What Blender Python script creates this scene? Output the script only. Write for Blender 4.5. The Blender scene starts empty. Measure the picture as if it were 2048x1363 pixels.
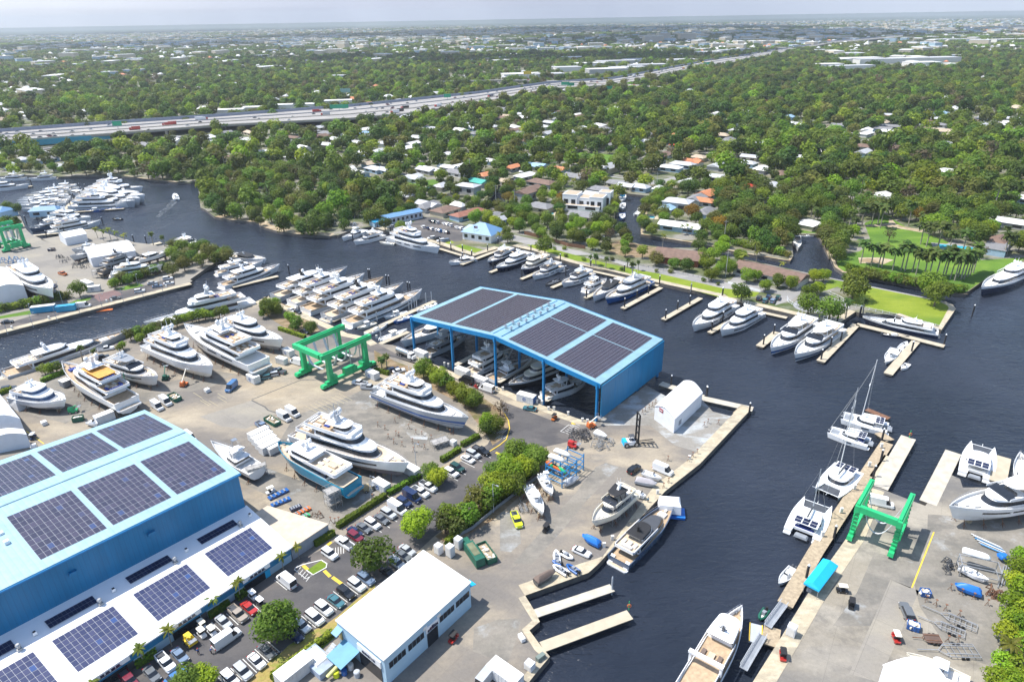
import bpy,math,random
import numpy as np
from mathutils import Vector,Matrix
from mathutils.geometry import tessellate_polygon
random.seed(7)
RND = random.Random(11)
S = bpy.context.scene
COL = S.collection
HC = 115.0
FPX = 24/36*2048
ROLL = math.atan2(35.,2048)
PITCH = math.atan2((681.5-35.5)*math.cos(ROLL),FPX)
fw = Vector((0,math.cos(PITCH),-math.sin(PITCH)))
up0 = Vector((0,math.sin(PITCH),math.cos(PITCH)))
rt0 = Vector((1,0,0))
RT = rt0*math.cos(ROLL) - up0*math.sin(ROLL)
UP = rt0*math.sin(ROLL) + up0*math.cos(ROLL)
cd = bpy.data.cameras.new('camera')
cd.sensor_width = 36; cd.lens = 24; cd.clip_start = 1; cd.clip_end = 120000
cam = bpy.data.objects.new('camera',cd); COL.objects.link(cam)
cam.matrix_world = Matrix(((RT.x,UP.x,-fw.x,0),(RT.y,UP.y,-fw.y,0),(RT.z,UP.z,-fw.z,HC),(0,0,0,1)))
S.camera = cam
SUN_EL = math.radians(61)
SUN_V = Vector((-0.985,0.17,0)).normalized()*math.cos(SUN_EL) + Vector((0,0,math.sin(SUN_EL)))
SUN_AZ = math.atan2(SUN_V.x,SUN_V.y)
w = bpy.data.worlds.new('World'); S.world = w; w.use_nodes = True
nt = w.node_tree; bg = nt.nodes['Background']; bg.inputs[1].default_value = 0.145
sky = nt.nodes.new('ShaderNodeTexSky'); sky.sky_type = 'NISHITA'; sky.sun_disc = False
sky.sun_elevation = SUN_EL; sky.sun_rotation = SUN_AZ; sky.altitude = 100; sky.air_density = 1.2; sky.dust_density = 1.0; sky.ozone_density = 1.5
tc = nt.nodes.new('ShaderNodeTexCoord')
sp = nt.nodes.new('ShaderNodeSeparateXYZ'); nt.links.new(tc.outputs['Generated'],sp.inputs[0])
mr = nt.nodes.new('ShaderNodeMapRange'); mr.inputs[1].default_value = -0.62; mr.inputs[2].default_value = -0.2; mr.interpolation_type = 'SMOOTHSTEP'
nt.links.new(sp.outputs[0],mr.inputs[0])
mr2 = nt.nodes.new('ShaderNodeMapRange'); mr2.inputs[1].default_value = 0.75; mr2.inputs[2].default_value = 0.12; mr2.interpolation_type = 'SMOOTHSTEP'
nt.links.new(sp.outputs[0],mr2.inputs[0])
mr3 = nt.nodes.new('ShaderNodeMapRange'); mr3.inputs[1].default_value = 0.35; mr3.inputs[2].default_value = 0.0; mr3.interpolation_type = 'SMOOTHSTEP'
nt.links.new(sp.outputs[2],mr3.inputs[0])
mu = nt.nodes.new('ShaderNodeMath'); mu.operation = 'MULTIPLY'; nt.links.new(mr.outputs[0],mu.inputs[0]); nt.links.new(mr2.outputs[0],mu.inputs[1])
mu2 = nt.nodes.new('ShaderNodeMath'); mu2.operation = 'MULTIPLY'; nt.links.new(mu.outputs[0],mu2.inputs[0]); nt.links.new(mr3.outputs[0],mu2.inputs[1])
cl = nt.nodes.new('ShaderNodeMix'); cl.data_type = 'RGBA'; cl.blend_type = 'MULTIPLY'
nt.links.new(mu2.outputs[0],cl.inputs[0]); cl.inputs[7].default_value = (.68,.70,.81,1)
hb = nt.nodes.new('ShaderNodeMapRange'); hb.inputs[1].default_value = .22; hb.inputs[2].default_value = -.02; hb.interpolation_type = 'SMOOTHSTEP'; nt.links.new(sp.outputs[2],hb.inputs[0])
hm_ = nt.nodes.new('ShaderNodeMix'); hm_.data_type = 'RGBA'; nt.links.new(hb.outputs[0],hm_.inputs[0]); nt.links.new(sky.outputs[0],hm_.inputs[6]); hm_.inputs[7].default_value = (4.9,4.95,5.4,1)
nt.links.new(hm_.outputs[2],cl.inputs[6])
nt.links.new(cl.outputs[2],bg.inputs[0])
sd = bpy.data.lights.new('sun','SUN'); sd.energy = 4.6; sd.angle = math.radians(0.5); sd.color = (1,.955,.88)
sun = bpy.data.objects.new('sun',sd); COL.objects.link(sun)
sun.rotation_euler = SUN_V.to_track_quat('Z','Y').to_euler(); sun.location = (0,0,400)
S.view_settings.view_transform = 'Standard'; S.view_settings.look = 'None'
S.view_settings.exposure = 0.6; S.view_settings.gamma = 1.0
try:
 S.cycles.max_bounces = 6; S.cycles.diffuse_bounces = 3; S.cycles.glossy_bounces = 3; S.cycles.transparent_max_bounces = 8; S.cycles.volume_bounces = 0
 S.cycles.caustics_reflective = False; S.cycles.caustics_refractive = False
except Exception: pass
WZ = -1.6
def G(px,py,z=0.0):
 v = fw*FPX + RT*(px-1024) + UP*(681.5-py)
 t = (z-HC)/v.z
 return Vector((v.x*t,v.y*t,z))
CR = dict(a1=(0,0,.3418),a2=(680,0,.3418),a3=(1348,0,.3418),b1=(0,300,.2441),b2=(380,300,.2441),b3=(780,300,.2441),b4=(1180,300,.2441),b5=(1548,300,.2441),
 c1=(0,560,.22014),c2=(250,560,.22014),c3=(500,480,.22014),c4=(780,560,.22014),c5=(1080,560,.22014),c6=(1400,560,.22014),c7=(400,760,.22014),c8=(700,760,.22014),
 d1=(0,800,.22013),d2=(0,1063,.22013),d3=(350,1063,.22014),d4=(650,1063,.22014),d5=(1000,830,.22014),d6=(1050,1063,.2441),d7=(1500,760,.26758),d8=(1500,1063,.26758),
 e1=(1700,480,.19079),e2=(0,330,.1467),e3=(0,430,.17606),e4=(540,1180,.13427),e5=(650,430,.1709),e6=(0,780,.10269),e7=(940,1180,.13423),e8=(1340,1180,.14648),r=(0,0,1.))
def k(c,x,y,z=0.0):
 a = CR[c]; return G(a[0]+x*a[2],a[1]+y*a[2],z)
def ks(txt,z=0.0):
 """'c1 10,20 30,40 r 5,6' -> list of ground points"""
 out = []; c = 'r'
 for t in txt.split():
  if ',' in t:
   x,y = t.split(','); out.append(k(c,float(x),float(y),z))
  else: c = t
 return out
MATS = {}
def mat(name,rgb,rough=.5,metal=0.,var=.12,scale=.6,spec=.5,bump=0.,rand=0.,trans=0.,coat=0.):
 if name in MATS: return MATS[name]
 m = bpy.data.materials.new(name); m.use_nodes = True; MATS[name] = m
 n = m.node_tree; b = n.nodes['Principled BSDF']
 b.inputs['Roughness'].default_value = rough; b.inputs['Metallic'].default_value = metal
 b.inputs['Specular IOR Level'].default_value = spec
 if coat: b.inputs['Coat Weight'].default_value = coat; b.inputs['Coat Roughness'].default_value = .05
 tc = n.nodes.new('ShaderNodeTexCoord'); no = n.nodes.new('ShaderNodeTexNoise'); no.inputs['Scale'].default_value = scale; no.inputs['Detail'].default_value = 5
 n.links.new(tc.outputs['Object'],no.inputs['Vector'])
 rp = n.nodes.new('ShaderNodeValToRGB'); rp.color_ramp.elements[0].position = .3; rp.color_ramp.elements[1].position = .7
 lo = [max(0,c*(1-var)) for c in rgb]; hi = [min(1,c*(1+var)) for c in rgb]
 rp.color_ramp.elements[0].color = (*lo,1); rp.color_ramp.elements[1].color = (*hi,1)
 n.links.new(no.outputs[0],rp.inputs[0]); out = rp.outputs[0]
 if rand:
  oi = n.nodes.new('ShaderNodeObjectInfo'); hs = n.nodes.new('ShaderNodeHueSaturation')
  r1 = n.nodes.new('ShaderNodeMapRange'); r1.inputs[3].default_value = 1-rand; r1.inputs[4].default_value = 1+rand
  n.links.new(oi.outputs['Random'],r1.inputs[0]); n.links.new(r1.outputs[0],hs.inputs['Value'])
  n.links.new(out,hs.inputs['Color']); out = hs.outputs[0]
 n.links.new(out,b.inputs['Base Color'])
 if bump:
  bu = n.nodes.new('ShaderNodeBump'); bu.inputs['Strength'].default_value = bump; bu.inputs['Distance'].default_value = .1
  n2 = n.nodes.new('ShaderNodeTexNoise'); n2.inputs['Scale'].default_value = scale*6; n2.inputs['Detail'].default_value = 6
  n.links.new(tc.outputs['Object'],n2.inputs['Vector']); n.links.new(n2.outputs[0],bu.inputs['Height']); n.links.new(bu.outputs[0],b.inputs['Normal'])
 return m
def ground_mat(name,cols,scales,joint=0.,jang=0.,jcol=.6,rough=.9,grit=.12,stains=None,bump=0.):
 """world-position mix of several tones, fine grit, stains and optional slab joints"""
 m = bpy.data.materials.new(name); m.use_nodes = True; n = m.node_tree; b = n.nodes['Principled BSDF']; L = n.links.new
 b.inputs['Roughness'].default_value = rough; b.inputs['Specular IOR Level'].default_value = .25
 g = n.nodes.new('ShaderNodeNewGeometry'); out = None
 for i,c in enumerate(cols):
  if i == 0:
   rgb = n.nodes.new('ShaderNodeRGB'); rgb.outputs[0].default_value = (*c,1); out = rgb.outputs[0]; continue
  no = n.nodes.new('ShaderNodeTexNoise'); no.inputs['Scale'].default_value = scales[i-1]; no.inputs['Detail'].default_value = 7; no.inputs['Roughness'].default_value = .62
  mp = n.nodes.new('ShaderNodeMapping'); mp.inputs['Location'].default_value = (i*37,i*91,0); mp.inputs['Rotation'].default_value = (0,0,jang); mp.inputs['Scale'].default_value = (1,1.8,1)
  L(g.outputs['Position'],mp.inputs[0]); L(mp.outputs[0],no.inputs['Vector'])
  rp = n.nodes.new('ShaderNodeMapRange'); rp.inputs[1].default_value = .45; rp.inputs[2].default_value = .59; L(no.outputs[0],rp.inputs[0])
  mx = n.nodes.new('ShaderNodeMix'); mx.data_type = 'RGBA'; L(rp.outputs[0],mx.inputs[0]); L(out,mx.inputs[6]); mx.inputs[7].default_value = (*c,1); out = mx.outputs[2]
 if stains:
  no = n.nodes.new('ShaderNodeTexNoise'); no.inputs['Scale'].default_value = stains[0]; no.inputs['Detail'].default_value = 9; no.inputs['Roughness'].default_value = .7
  L(g.outputs['Position'],no.inputs['Vector'])
  rp = n.nodes.new('ShaderNodeMapRange'); rp.inputs[1].default_value = stains[1]; rp.inputs[2].default_value = stains[1]+.1; rp.inputs[4].default_value = stains[3] if len(stains) > 3 else .8; L(no.outputs[0],rp.inputs[0])
  mx = n.nodes.new('ShaderNodeMix'); mx.data_type = 'RGBA'; L(rp.outputs[0],mx.inputs[0]); L(out,mx.inputs[6]); mx.inputs[7].default_value = (*stains[2],1); out = mx.outputs[2]
 if joint:
  br = n.nodes.new('ShaderNodeTexBrick'); br.inputs['Scale'].default_value = 1; br.offset = 0
  br.inputs['Brick Width'].default_value = joint; br.inputs['Row Height'].default_value = joint; br.inputs['Mortar Size'].default_value = .05
  br.inputs['Color1'].default_value = (1,1,1,1); br.inputs['Color2'].default_value = (.93,.935,.945,1); br.inputs['Mortar'].default_value = (jcol,jcol,jcol,1)
  mp = n.nodes.new('ShaderNodeMapping'); mp.inputs['Rotation'].default_value = (0,0,-jang); L(g.outputs['Position'],mp.inputs[0]); L(mp.outputs[0],br.inputs['Vector'])
  mx = n.nodes.new('ShaderNodeMix'); mx.data_type = 'RGBA'; mx.blend_type = 'MULTIPLY'; mx.inputs[0].default_value = 1; L(out,mx.inputs[6]); L(br.outputs[0],mx.inputs[7]); out = mx.outputs[2]
 if grit:
  no = n.nodes.new('ShaderNodeTexNoise'); no.inputs['Scale'].default_value = 1.3; no.inputs['Detail'].default_value = 8; no.inputs['Roughness'].default_value = .8
  L(g.outputs['Position'],no.inputs['Vector'])
  rp = n.nodes.new('ShaderNodeMapRange'); rp.inputs[1].default_value = .3; rp.inputs[2].default_value = .7; rp.inputs[3].default_value = 1-grit; rp.inputs[4].default_value = 1+grit; L(no.outputs[0],rp.inputs[0])
  mx = n.nodes.new('ShaderNodeMix'); mx.data_type = 'RGBA'; mx.blend_type = 'MULTIPLY'; mx.inputs[0].default_value = 1; L(out,mx.inputs[6]); L(rp.outputs[0],mx.inputs[7]); out = mx.outputs[2]
 L(out,b.inputs['Base Color'])
 if bump:
  no = n.nodes.new('ShaderNodeTexNoise'); no.inputs['Scale'].default_value = 2.; no.inputs['Detail'].default_value = 6; L(g.outputs['Position'],no.inputs['Vector'])
  bu = n.nodes.new('ShaderNodeBump'); bu.inputs['Strength'].default_value = bump; bu.inputs['Distance'].default_value = .3; L(no.outputs[0],bu.inputs['Height']); L(bu.outputs[0],b.inputs['Normal'])
 MATS[name] = m
 return m
def ribs(m,pitch,amt,depth):
 """standing seams across a metal sheet: fine lines of tone and relief, pitch metres apart along the building"""
 n = m.node_tree; b = n.nodes['Principled BSDF']; L = n.links.new; g = n.nodes.new('ShaderNodeNewGeometry'); mp = n.nodes.new('ShaderNodeMapping'); mp.inputs['Rotation'].default_value = (0,0,math.radians(-50.3)); L(g.outputs['Position'],mp.inputs[0])
 sx = n.nodes.new('ShaderNodeSeparateXYZ'); L(mp.outputs[0],sx.inputs[0]); dv = n.nodes.new('ShaderNodeMath'); dv.operation = 'DIVIDE'; dv.inputs[1].default_value = pitch; L(sx.outputs[0],dv.inputs[0]); fr = n.nodes.new('ShaderNodeMath'); fr.operation = 'PINGPONG'; fr.inputs[1].default_value = .5; L(dv.outputs[0],fr.inputs[0])
 r = n.nodes.new('ShaderNodeMapRange'); r.inputs[1].default_value = .0; r.inputs[2].default_value = .12; r.inputs[3].default_value = 1-amt; r.inputs[4].default_value = 1; L(fr.outputs[0],r.inputs[0])
 no = n.nodes.new('ShaderNodeTexNoise'); no.inputs['Scale'].default_value = .22; no.inputs['Detail'].default_value = 8; no.inputs['Roughness'].default_value = .7; m2 = n.nodes.new('ShaderNodeMapping'); m2.inputs['Scale'].default_value = (1.6,1.6,.25); L(g.outputs['Position'],m2.inputs[0]); L(m2.outputs[0],no.inputs['Vector'])
 q = n.nodes.new('ShaderNodeMapRange'); q.inputs[1].default_value = .35; q.inputs[2].default_value = .7; q.inputs[3].default_value = 1.1; q.inputs[4].default_value = .86; L(no.outputs[0],q.inputs[0]); mu = n.nodes.new('ShaderNodeMath'); mu.operation = 'MULTIPLY'; L(r.outputs[0],mu.inputs[0]); L(q.outputs[0],mu.inputs[1])
 mx = n.nodes.new('ShaderNodeMix'); mx.data_type = 'RGBA'; mx.blend_type = 'MULTIPLY'; mx.inputs[0].default_value = 1; src = b.inputs['Base Color'].links[0].from_socket; L(src,mx.inputs[6]); L(mu.outputs[0],mx.inputs[7]); L(mx.outputs[2],b.inputs['Base Color'])
 bu = n.nodes.new('ShaderNodeBump'); bu.inputs['Strength'].default_value = .6; bu.inputs['Distance'].default_value = depth; L(fr.outputs[0],bu.inputs['Height']); L(bu.outputs[0],b.inputs['Normal']); return m
def rot2(x,y,a):
 c,s = math.cos(a),math.sin(a); return x*c-y*s,x*s+y*c
class MB:
 def __init__(s): s.v = []; s.f = []; s.m = []; s.sm = []
 def add(s,vs,fs,m=0,smooth=False):
  o = len(s.v); s.v += [tuple(p) for p in vs]; s.f += [tuple(i+o for i in f) for f in fs]; s.m += [m]*len(fs); s.sm += [smooth]*len(fs); return s
 def box(s,c,d,a=0.,m=0,taper=1.,tz=None):
  """c = centre of the bottom face, d = sizes"""
  vs = []
  for z,t in ((0,1),(d[2],taper)):
   for sx,sy in ((-1,-1),(1,-1),(1,1),(-1,1)):
    x,y = rot2(sx*d[0]/2*t,sy*d[1]/2*t,a); vs.append((c[0]+x,c[1]+y,c[2]+z))
  return s.add(vs,[(3,2,1,0),(4,5,6,7),(0,1,5,4),(1,2,6,5),(2,3,7,6),(3,0,4,7)],m)
 def prism(s,pts,z0,z1,m=0,mt=None,bottom=False):
  n = len(pts); pts = [(p[0],p[1]) for p in pts]
  if sum(pts[i][0]*pts[(i+1)%n][1]-pts[(i+1)%n][0]*pts[i][1] for i in range(n)) < 0: pts = pts[::-1]
  vs = [(x,y,z0) for x,y in pts]+[(x,y,z1) for x,y in pts]
  s.add(vs,[(i,(i+1)%n,n+(i+1)%n,n+i) for i in range(n)],m)
  tris = tessellate_polygon([[Vector((x,y,0)) for x,y in pts]])
  top = []
  for t in tris:
   a,b,c = t
   cr = (pts[b][0]-pts[a][0])*(pts[c][1]-pts[a][1])-(pts[b][1]-pts[a][1])*(pts[c][0]-pts[a][0])
   top.append((a,b,c) if cr > 0 else (a,c,b))
  s.add([(x,y,z1) for x,y in pts],top,m if mt is None else mt)
  if bottom: s.add([(x,y,z0) for x,y in pts],[t[::-1] for t in top],m)
  return s
 def loft(s,rings,m=0,closed=True,cap0=False,cap1=False,smooth=False):
  n = len(rings[0]); vs = [p for r in rings for p in r]; fs = []
  for j in range(len(rings)-1):
   for i in range(n if closed else n-1):
    a,b = j*n+i,j*n+(i+1)%n; fs.append((a,b,b+n,a+n))
  s.add(vs,fs,m,smooth)
  if cap0: s.add(rings[0],[tuple(range(n))[::-1]],m)
  if cap1: s.add(rings[-1],[tuple(range(n))],m)
  return s
 def tube(s,p,q,r,n=6,m=0,r2=None,cap=True):
  p,q = Vector(p),Vector(q); d = (q-p)
  if d.length < 1e-6: return s
  d.normalize(); a = d.orthogonal().normalized(); b = d.cross(a); r2 = r if r2 is None else r2
  R0 = [p+(a*math.cos(t)+b*math.sin(t))*r for t in [2*math.pi*i/n for i in range(n)]]
  R1 = [q+(a*math.cos(t)+b*math.sin(t))*r2 for t in [2*math.pi*i/n for i in range(n)]]
  return s.loft([R0,R1],m,True,cap,cap,n > 6)
 def path(s,pts,r,n=5,m=0):
  for a,b in zip(pts[:-1],pts[1:]): s.tube(a,b,r,n,m)
  return s
 def ball(s,c,r,m=0,n=10,sz=1.,half=False):
  rings = []; k0 = n//2
  for j in range(1,k0):
   t = math.pi*j/k0*(.5 if half else 1)
   rings.append([(c[0]+r*math.sin(t)*math.cos(2*math.pi*i/n),c[1]+r*math.sin(t)*math.sin(2*math.pi*i/n),c[2]+r*sz*math.cos(t)) for i in range(n)])
  rings = rings[::-1]
  s.loft(rings,m,True,True,True,True); return s
 def quad(s,a,b,c,d,m=0): return s.add([a,b,c,d],[(0,1,2,3)],m)
 def build(s,name,mats,parent=None,loc=None,rz=None):
  me = bpy.data.meshes.new(name); me.from_pydata(s.v,[],s.f)
  for q in (mats if isinstance(mats,(list,tuple)) else [mats]): me.materials.append(q)
  me.polygons.foreach_set('material_index',s.m); me.polygons.foreach_set('use_smooth',s.sm); me.update()
  o = bpy.data.objects.new(name,me); COL.objects.link(o)
  if parent is not None: o.parent = parent
  if loc is not None: o.location = loc
  if rz is not None: o.rotation_euler = (0,0,rz)
  return o
def tag(o,label=None,cat=None,group=None,kind=None):
 if label: o['label'] = label
 if cat: o['category'] = cat
 if group: o['group'] = group
 if kind: o['kind'] = kind
 return o
def thing(name,label,cat,loc=(0,0,0),rz=0.,group=None):
 o = bpy.data.objects.new(name,None); COL.objects.link(o); o.location = loc; o.rotation_euler = (0,0,rz); o.empty_display_size = .5
 return tag(o,label,cat,group)
KIDS = {}
def dup(root,loc,rz,label=None,group=None,scale=None,mat_swap=None):
 r = root.copy(); COL.objects.link(r); r.location = loc; r.rotation_euler = (0,0,rz)
 if scale is not None: r.scale = (scale,)*3 if isinstance(scale,(int,float)) else scale
 if label: r['label'] = label
 if group: r['group'] = group
 key = root.name
 if key not in KIDS: KIDS[key] = [(c,list(c.children)) for c in root.children]
 for c,gs in KIDS[key]:
  n = c.copy(); COL.objects.link(n); n.parent = r
  if mat_swap and c.name.split('.')[0] in mat_swap:
   n.material_slots[0].link = 'OBJECT'; n.material_slots[0].material = mat_swap[c.name.split('.')[0]]
  for g in gs:
   h = g.copy(); COL.objects.link(h); h.parent = n
 return r
def struct(name,mb,m): return tag(mb.build(name,m),kind='structure')
def ang(p,q): return math.atan2(q[1]-p[1],q[0]-p[0])
def lerp(a,b,t): return a+(b-a)*t
def ribbon(mb,pts,width,z0,z1,m=0,side=0):
 """a strip of even width along a polyline; side -1/+1 puts it wholly to one side"""
 pts = [Vector((p[0],p[1])) for p in pts]; L,R = [],[]
 for i,p in enumerate(pts):
  d = Vector((0,0))
  if i: d += (p-pts[i-1]).normalized()
  if i < len(pts)-1: d += (pts[i+1]-p).normalized()
  d.normalize(); nrm = Vector((-d.y,d.x))
  a,b = (width/2,-width/2) if side == 0 else ((width,0) if side > 0 else (0,-width))
  L.append(p+nrm*a); R.append(p+nrm*b)
 for i in range(len(pts)-1):
  a,b,c,d = R[i],R[i+1],L[i+1],L[i]
  mb.add([(q.x,q.y,z) for z in (z0,z1) for q in (a,b,c,d)],[(4,5,6,7),(0,1,5,4),(2,3,7,6)]+([(3,0,4,7)] if i == 0 else [])+([(1,2,6,5)] if i == len(pts)-2 else []),m)
 return mb
def sheet(name,pts,z,m,kind='structure'):
 mb = MB(); pts = [(p[0],p[1]) for p in pts]
 tr = tessellate_polygon([[Vector((x,y,0)) for x,y in pts]]); fs = []
 for a,b,c in tr:
  cr = (pts[b][0]-pts[a][0])*(pts[c][1]-pts[a][1])-(pts[b][1]-pts[a][1])*(pts[c][0]-pts[a][0]); fs.append((a,b,c) if cr > 0 else (a,c,b))
 mb.add([(x,y,z) for x,y in pts],fs)
 return tag(mb.build(name,m),kind=kind)
def inside(px,py,poly):
 """vectorised point in polygon"""
 r = np.zeros(px.shape,bool); n = len(poly)
 for i in range(n):
  x0,y0 = poly[i][0],poly[i][1]; x1,y1 = poly[(i+1) % n][0],poly[(i+1) % n][1]
  if y0 == y1: continue
  c = ((y0 > py) != (y1 > py)) & (px < (x1-x0)*(py-y0)/(y1-y0)+x0); r ^= c
 return r
WHITE = mat('white_gelcoat',(.80,.81,.82),.22,var=.03,coat=.3)
CREAM = mat('cream_gelcoat',(.74,.69,.58),.3,var=.04)
OFFW = mat('offwhite_deck',(.70,.69,.66),.55,var=.06)
TEAK = mat('teak_deck',(.42,.31,.20),.7,var=.2,scale=1.2)
TEAKL = mat('bleached_teak',(.55,.44,.32),.75,var=.15,scale=1.2)
TEAKO = mat('orange_teak',(.62,.30,.06),.6,var=.15)
GLASS = mat('dark_glass',(.018,.022,.03),.08,var=.2,spec=.6)
GLASSB = mat('blue_glass',(.03,.07,.16),.08,var=.2,spec=.7)
BLACK = mat('black_rubber',(.018,.018,.02),.6)
DKGREY = mat('dark_grey_paint',(.07,.075,.085),.4)
GREYP = mat('grey_paint',(.25,.27,.30),.4)
SILVER = mat('silver_hull',(.42,.45,.49),.3,var=.05)
STEEL = mat('galvanised_steel',(.42,.43,.44),.45,.5,var=.2)
NAVY = mat('navy_hull',(.012,.02,.055),.15,var=.1,coat=.5)
ROYAL = mat('royal_blue_hull',(.015,.10,.34),.2,var=.08,coat=.4)
TEALH = mat('teal_blue_hull',(.01,.26,.42),.25,var=.08,coat=.3)
BRONZE = mat('slate_blue_hull',(.07,.11,.18),.18,var=.1,coat=.4)
ANTIB = mat('blue_antifouling',(.02,.05,.20),.7,var=.25)
ANTIK = mat('dark_antifouling',(.05,.045,.06),.75,var=.3)
ANTIR = mat('red_antifouling',(.20,.05,.045),.7,var=.25)
ANTIG = mat('grey_antifouling',(.30,.31,.33),.8,var=.25)
CUSH = mat('white_cushion',(.72,.70,.66),.8,var=.05)
CUSHT = mat('tan_cushion',(.50,.38,.25),.85,var=.1)
CUSHB = mat('blue_cushion',(.015,.04,.22),.8,var=.1)
GREEN = mat('lift_green_paint',(.025,.43,.16),.35,var=.1)
BLUEW = mat('blue_cladding',(.004,.165,.345),.45,var=.05,scale=.15)
BLUES = mat('blue_steel_paint',(.01,.20,.46),.4,var=.1)
BLUET = mat('pale_blue_roof_metal',(.22,.375,.455),.45,var=.05,scale=.2)
PALEB = mat('pale_blue_wall',(.36,.52,.64),.7,var=.06,scale=.3)
HALLR = mat('hall_roof_metal',(.27,.43,.52),.5,var=.05,scale=.2)
ribs(HALLR,1.3,.13,.05); ribs(BLUEW,1.0,.16,.06); ribs(BLUET,1.3,.12,.05)
TENT = mat('white_tent_fabric',(.78,.79,.81),.6,var=.03,scale=.3)
CONC = mat('pale_concrete',(.46,.42,.35),.85,var=.15,scale=.5)
SAND = mat('sandy_quay',(.44,.385,.29),.85,var=.12,scale=.4)
CONCD = mat('wet_concrete',(.12,.11,.10),.8,var=.25)
WOOD = mat('weathered_wood',(.36,.29,.20),.85,var=.25,scale=1.5)
RUST = mat('rusty_steel',(.17,.085,.05),.85,var=.35,scale=2)
ORANGE = mat('orange_paint',(.65,.16,.04),.5,var=.15)
YELLOW = mat('yellow_paint',(.75,.52,.03),.6,var=.12)
RED = mat('red_paint',(.45,.03,.03),.5,var=.15)
BLUEP = mat('bright_blue_tarp',(.015,.16,.55),.45,var=.15)
AQUA = mat('aqua_canvas',(.01,.40,.72),.6,var=.05)
DGREEN = mat('dark_green_paint',(.012,.11,.07),.5,var=.2)
CHROME = mat('brushed_metal',(.6,.61,.63),.25,.9,var=.1)
PILE = mat('dark_pile',(.03,.03,.035),.7,var=.3)
LINEW = mat('white_line_paint',(.62,.62,.60),.8,var=.15,scale=1)
LINEY = mat('yellow_line_paint',(.65,.45,.05),.8,var=.15,scale=1)
POOLW = mat('pool_water',(.05,.42,.55),.1,var=.1)
BROWNC = mat('brown_canvas',(.16,.12,.10),.9,var=.15)
SKIN = mat('skin',(.42,.26,.18),.6,var=.08)
# ================================================================ ground and water
def water_mat():
 m = bpy.data.materials.new('river_water'); m.use_nodes = True; n = m.node_tree; b = n.nodes['Principled BSDF']; L = n.links.new
 b.inputs['Roughness'].default_value = .2; b.inputs['Specular IOR Level'].default_value = .5; b.inputs['IOR'].default_value = 1.33
 g = n.nodes.new('ShaderNodeNewGeometry')
 no = n.nodes.new('ShaderNodeTexNoise'); no.inputs['Scale'].default_value = .02; no.inputs['Detail'].default_value = 4; L(g.outputs['Position'],no.inputs['Vector'])
 rp = n.nodes.new('ShaderNodeValToRGB'); rp.color_ramp.elements[0].position = .35; rp.color_ramp.elements[1].position = .7
 rp.color_ramp.elements[0].color = (.014,.019,.030,1); rp.color_ramp.elements[1].color = (.028,.035,.052,1)
 L(no.outputs[0],rp.inputs[0]); L(rp.outputs[0],b.inputs['Base Color'])
 n5 = n.nodes.new('ShaderNodeTexNoise'); n5.inputs['Scale'].default_value = .013; n5.inputs['Detail'].default_value = 5; n5.inputs['Distortion'].default_value = 1.2; L(g.outputs['Position'],n5.inputs['Vector'])
 r5 = n.nodes.new('ShaderNodeMapRange'); r5.inputs[1].default_value = .38; r5.inputs[2].default_value = .64; r5.inputs[3].default_value = .1; r5.inputs[4].default_value = .36; L(n5.outputs[0],r5.inputs[0]); L(r5.outputs[0],b.inputs['Roughness'])
 st5 = n.nodes.new('ShaderNodeMapRange'); st5.inputs[1].default_value = .36; st5.inputs[2].default_value = .66; st5.inputs[3].default_value = .5; st5.inputs[4].default_value = 1.; L(n5.outputs[0],st5.inputs[0])
 h = None
 for sc,st,rz,sq in ((.30,.55,.5,2.4),(.9,.2,-.3,1.8),(.07,.8,1.1,1.5),(2.2,.04,.9,1.6)):
  mp = n.nodes.new('ShaderNodeMapping'); mp.inputs['Rotation'].default_value = (0,0,rz); mp.inputs['Scale'].default_value = (sc,sc*sq,sc); L(g.outputs['Position'],mp.inputs[0])
  q = n.nodes.new('ShaderNodeTexNoise'); q.inputs['Scale'].default_value = 1; q.inputs['Detail'].default_value = 3; q.inputs['Distortion'].default_value = .4; L(mp.outputs[0],q.inputs['Vector'])
  a = n.nodes.new('ShaderNodeMath'); a.operation = 'MULTIPLY'; a.inputs[1].default_value = st; L(q.outputs[0],a.inputs[0])
  if h is None: h = a.outputs[0]
  else:
   s2 = n.nodes.new('ShaderNodeMath'); L(h,s2.inputs[0]); L(a.outputs[0],s2.inputs[1]); h = s2.outputs[0]
 bu = n.nodes.new('ShaderNodeBump'); bu.inputs['Strength'].default_value = .8; bu.inputs['Distance'].default_value = 1.4; L(h,bu.inputs['Height']); L(st5.outputs[0],bu.inputs['Strength']); L(bu.outputs[0],b.inputs['Normal'])
 return m
mb = MB(); mb.quad((-3500,-300,WZ),(3500,-300,WZ),(3500,2500,WZ),(-3500,2500,WZ))
struct('river_water',mb,water_mat())
M_LAND = ground_mat('suburb_ground',[(.10,.115,.05),(.17,.155,.10),(.07,.10,.03),(.24,.225,.20)],[.012,.03,.045],grit=.25,stains=(.06,.6,(.05,.07,.025),.8))
M_YARD = ground_mat('yard_concrete',[(.33,.275,.20),(.215,.195,.17),(.375,.32,.24),(.175,.16,.145)],[.02,.05,.011],joint=7.,jang=math.radians(-39.5),jcol=.85,grit=.14,stains=(.05,.56,(.11,.10,.09),.6))
M_YARD2 = ground_mat('grey_yard_concrete',[(.28,.25,.20),(.185,.175,.16),(.33,.30,.25),(.145,.14,.135)],[.02,.06,.012],joint=8.,jang=math.radians(57),jcol=.82,grit=.14,stains=(.045,.55,(.10,.095,.09),.6))
M_YARD3 = ground_mat('pale_yard_concrete',[(.29,.265,.22),(.22,.205,.185),(.26,.24,.21)],[.02,.05],joint=8.,jang=math.radians(-39.5),jcol=.75,grit=.12,stains=(.03,.6,(.16,.15,.14),.5))
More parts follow.
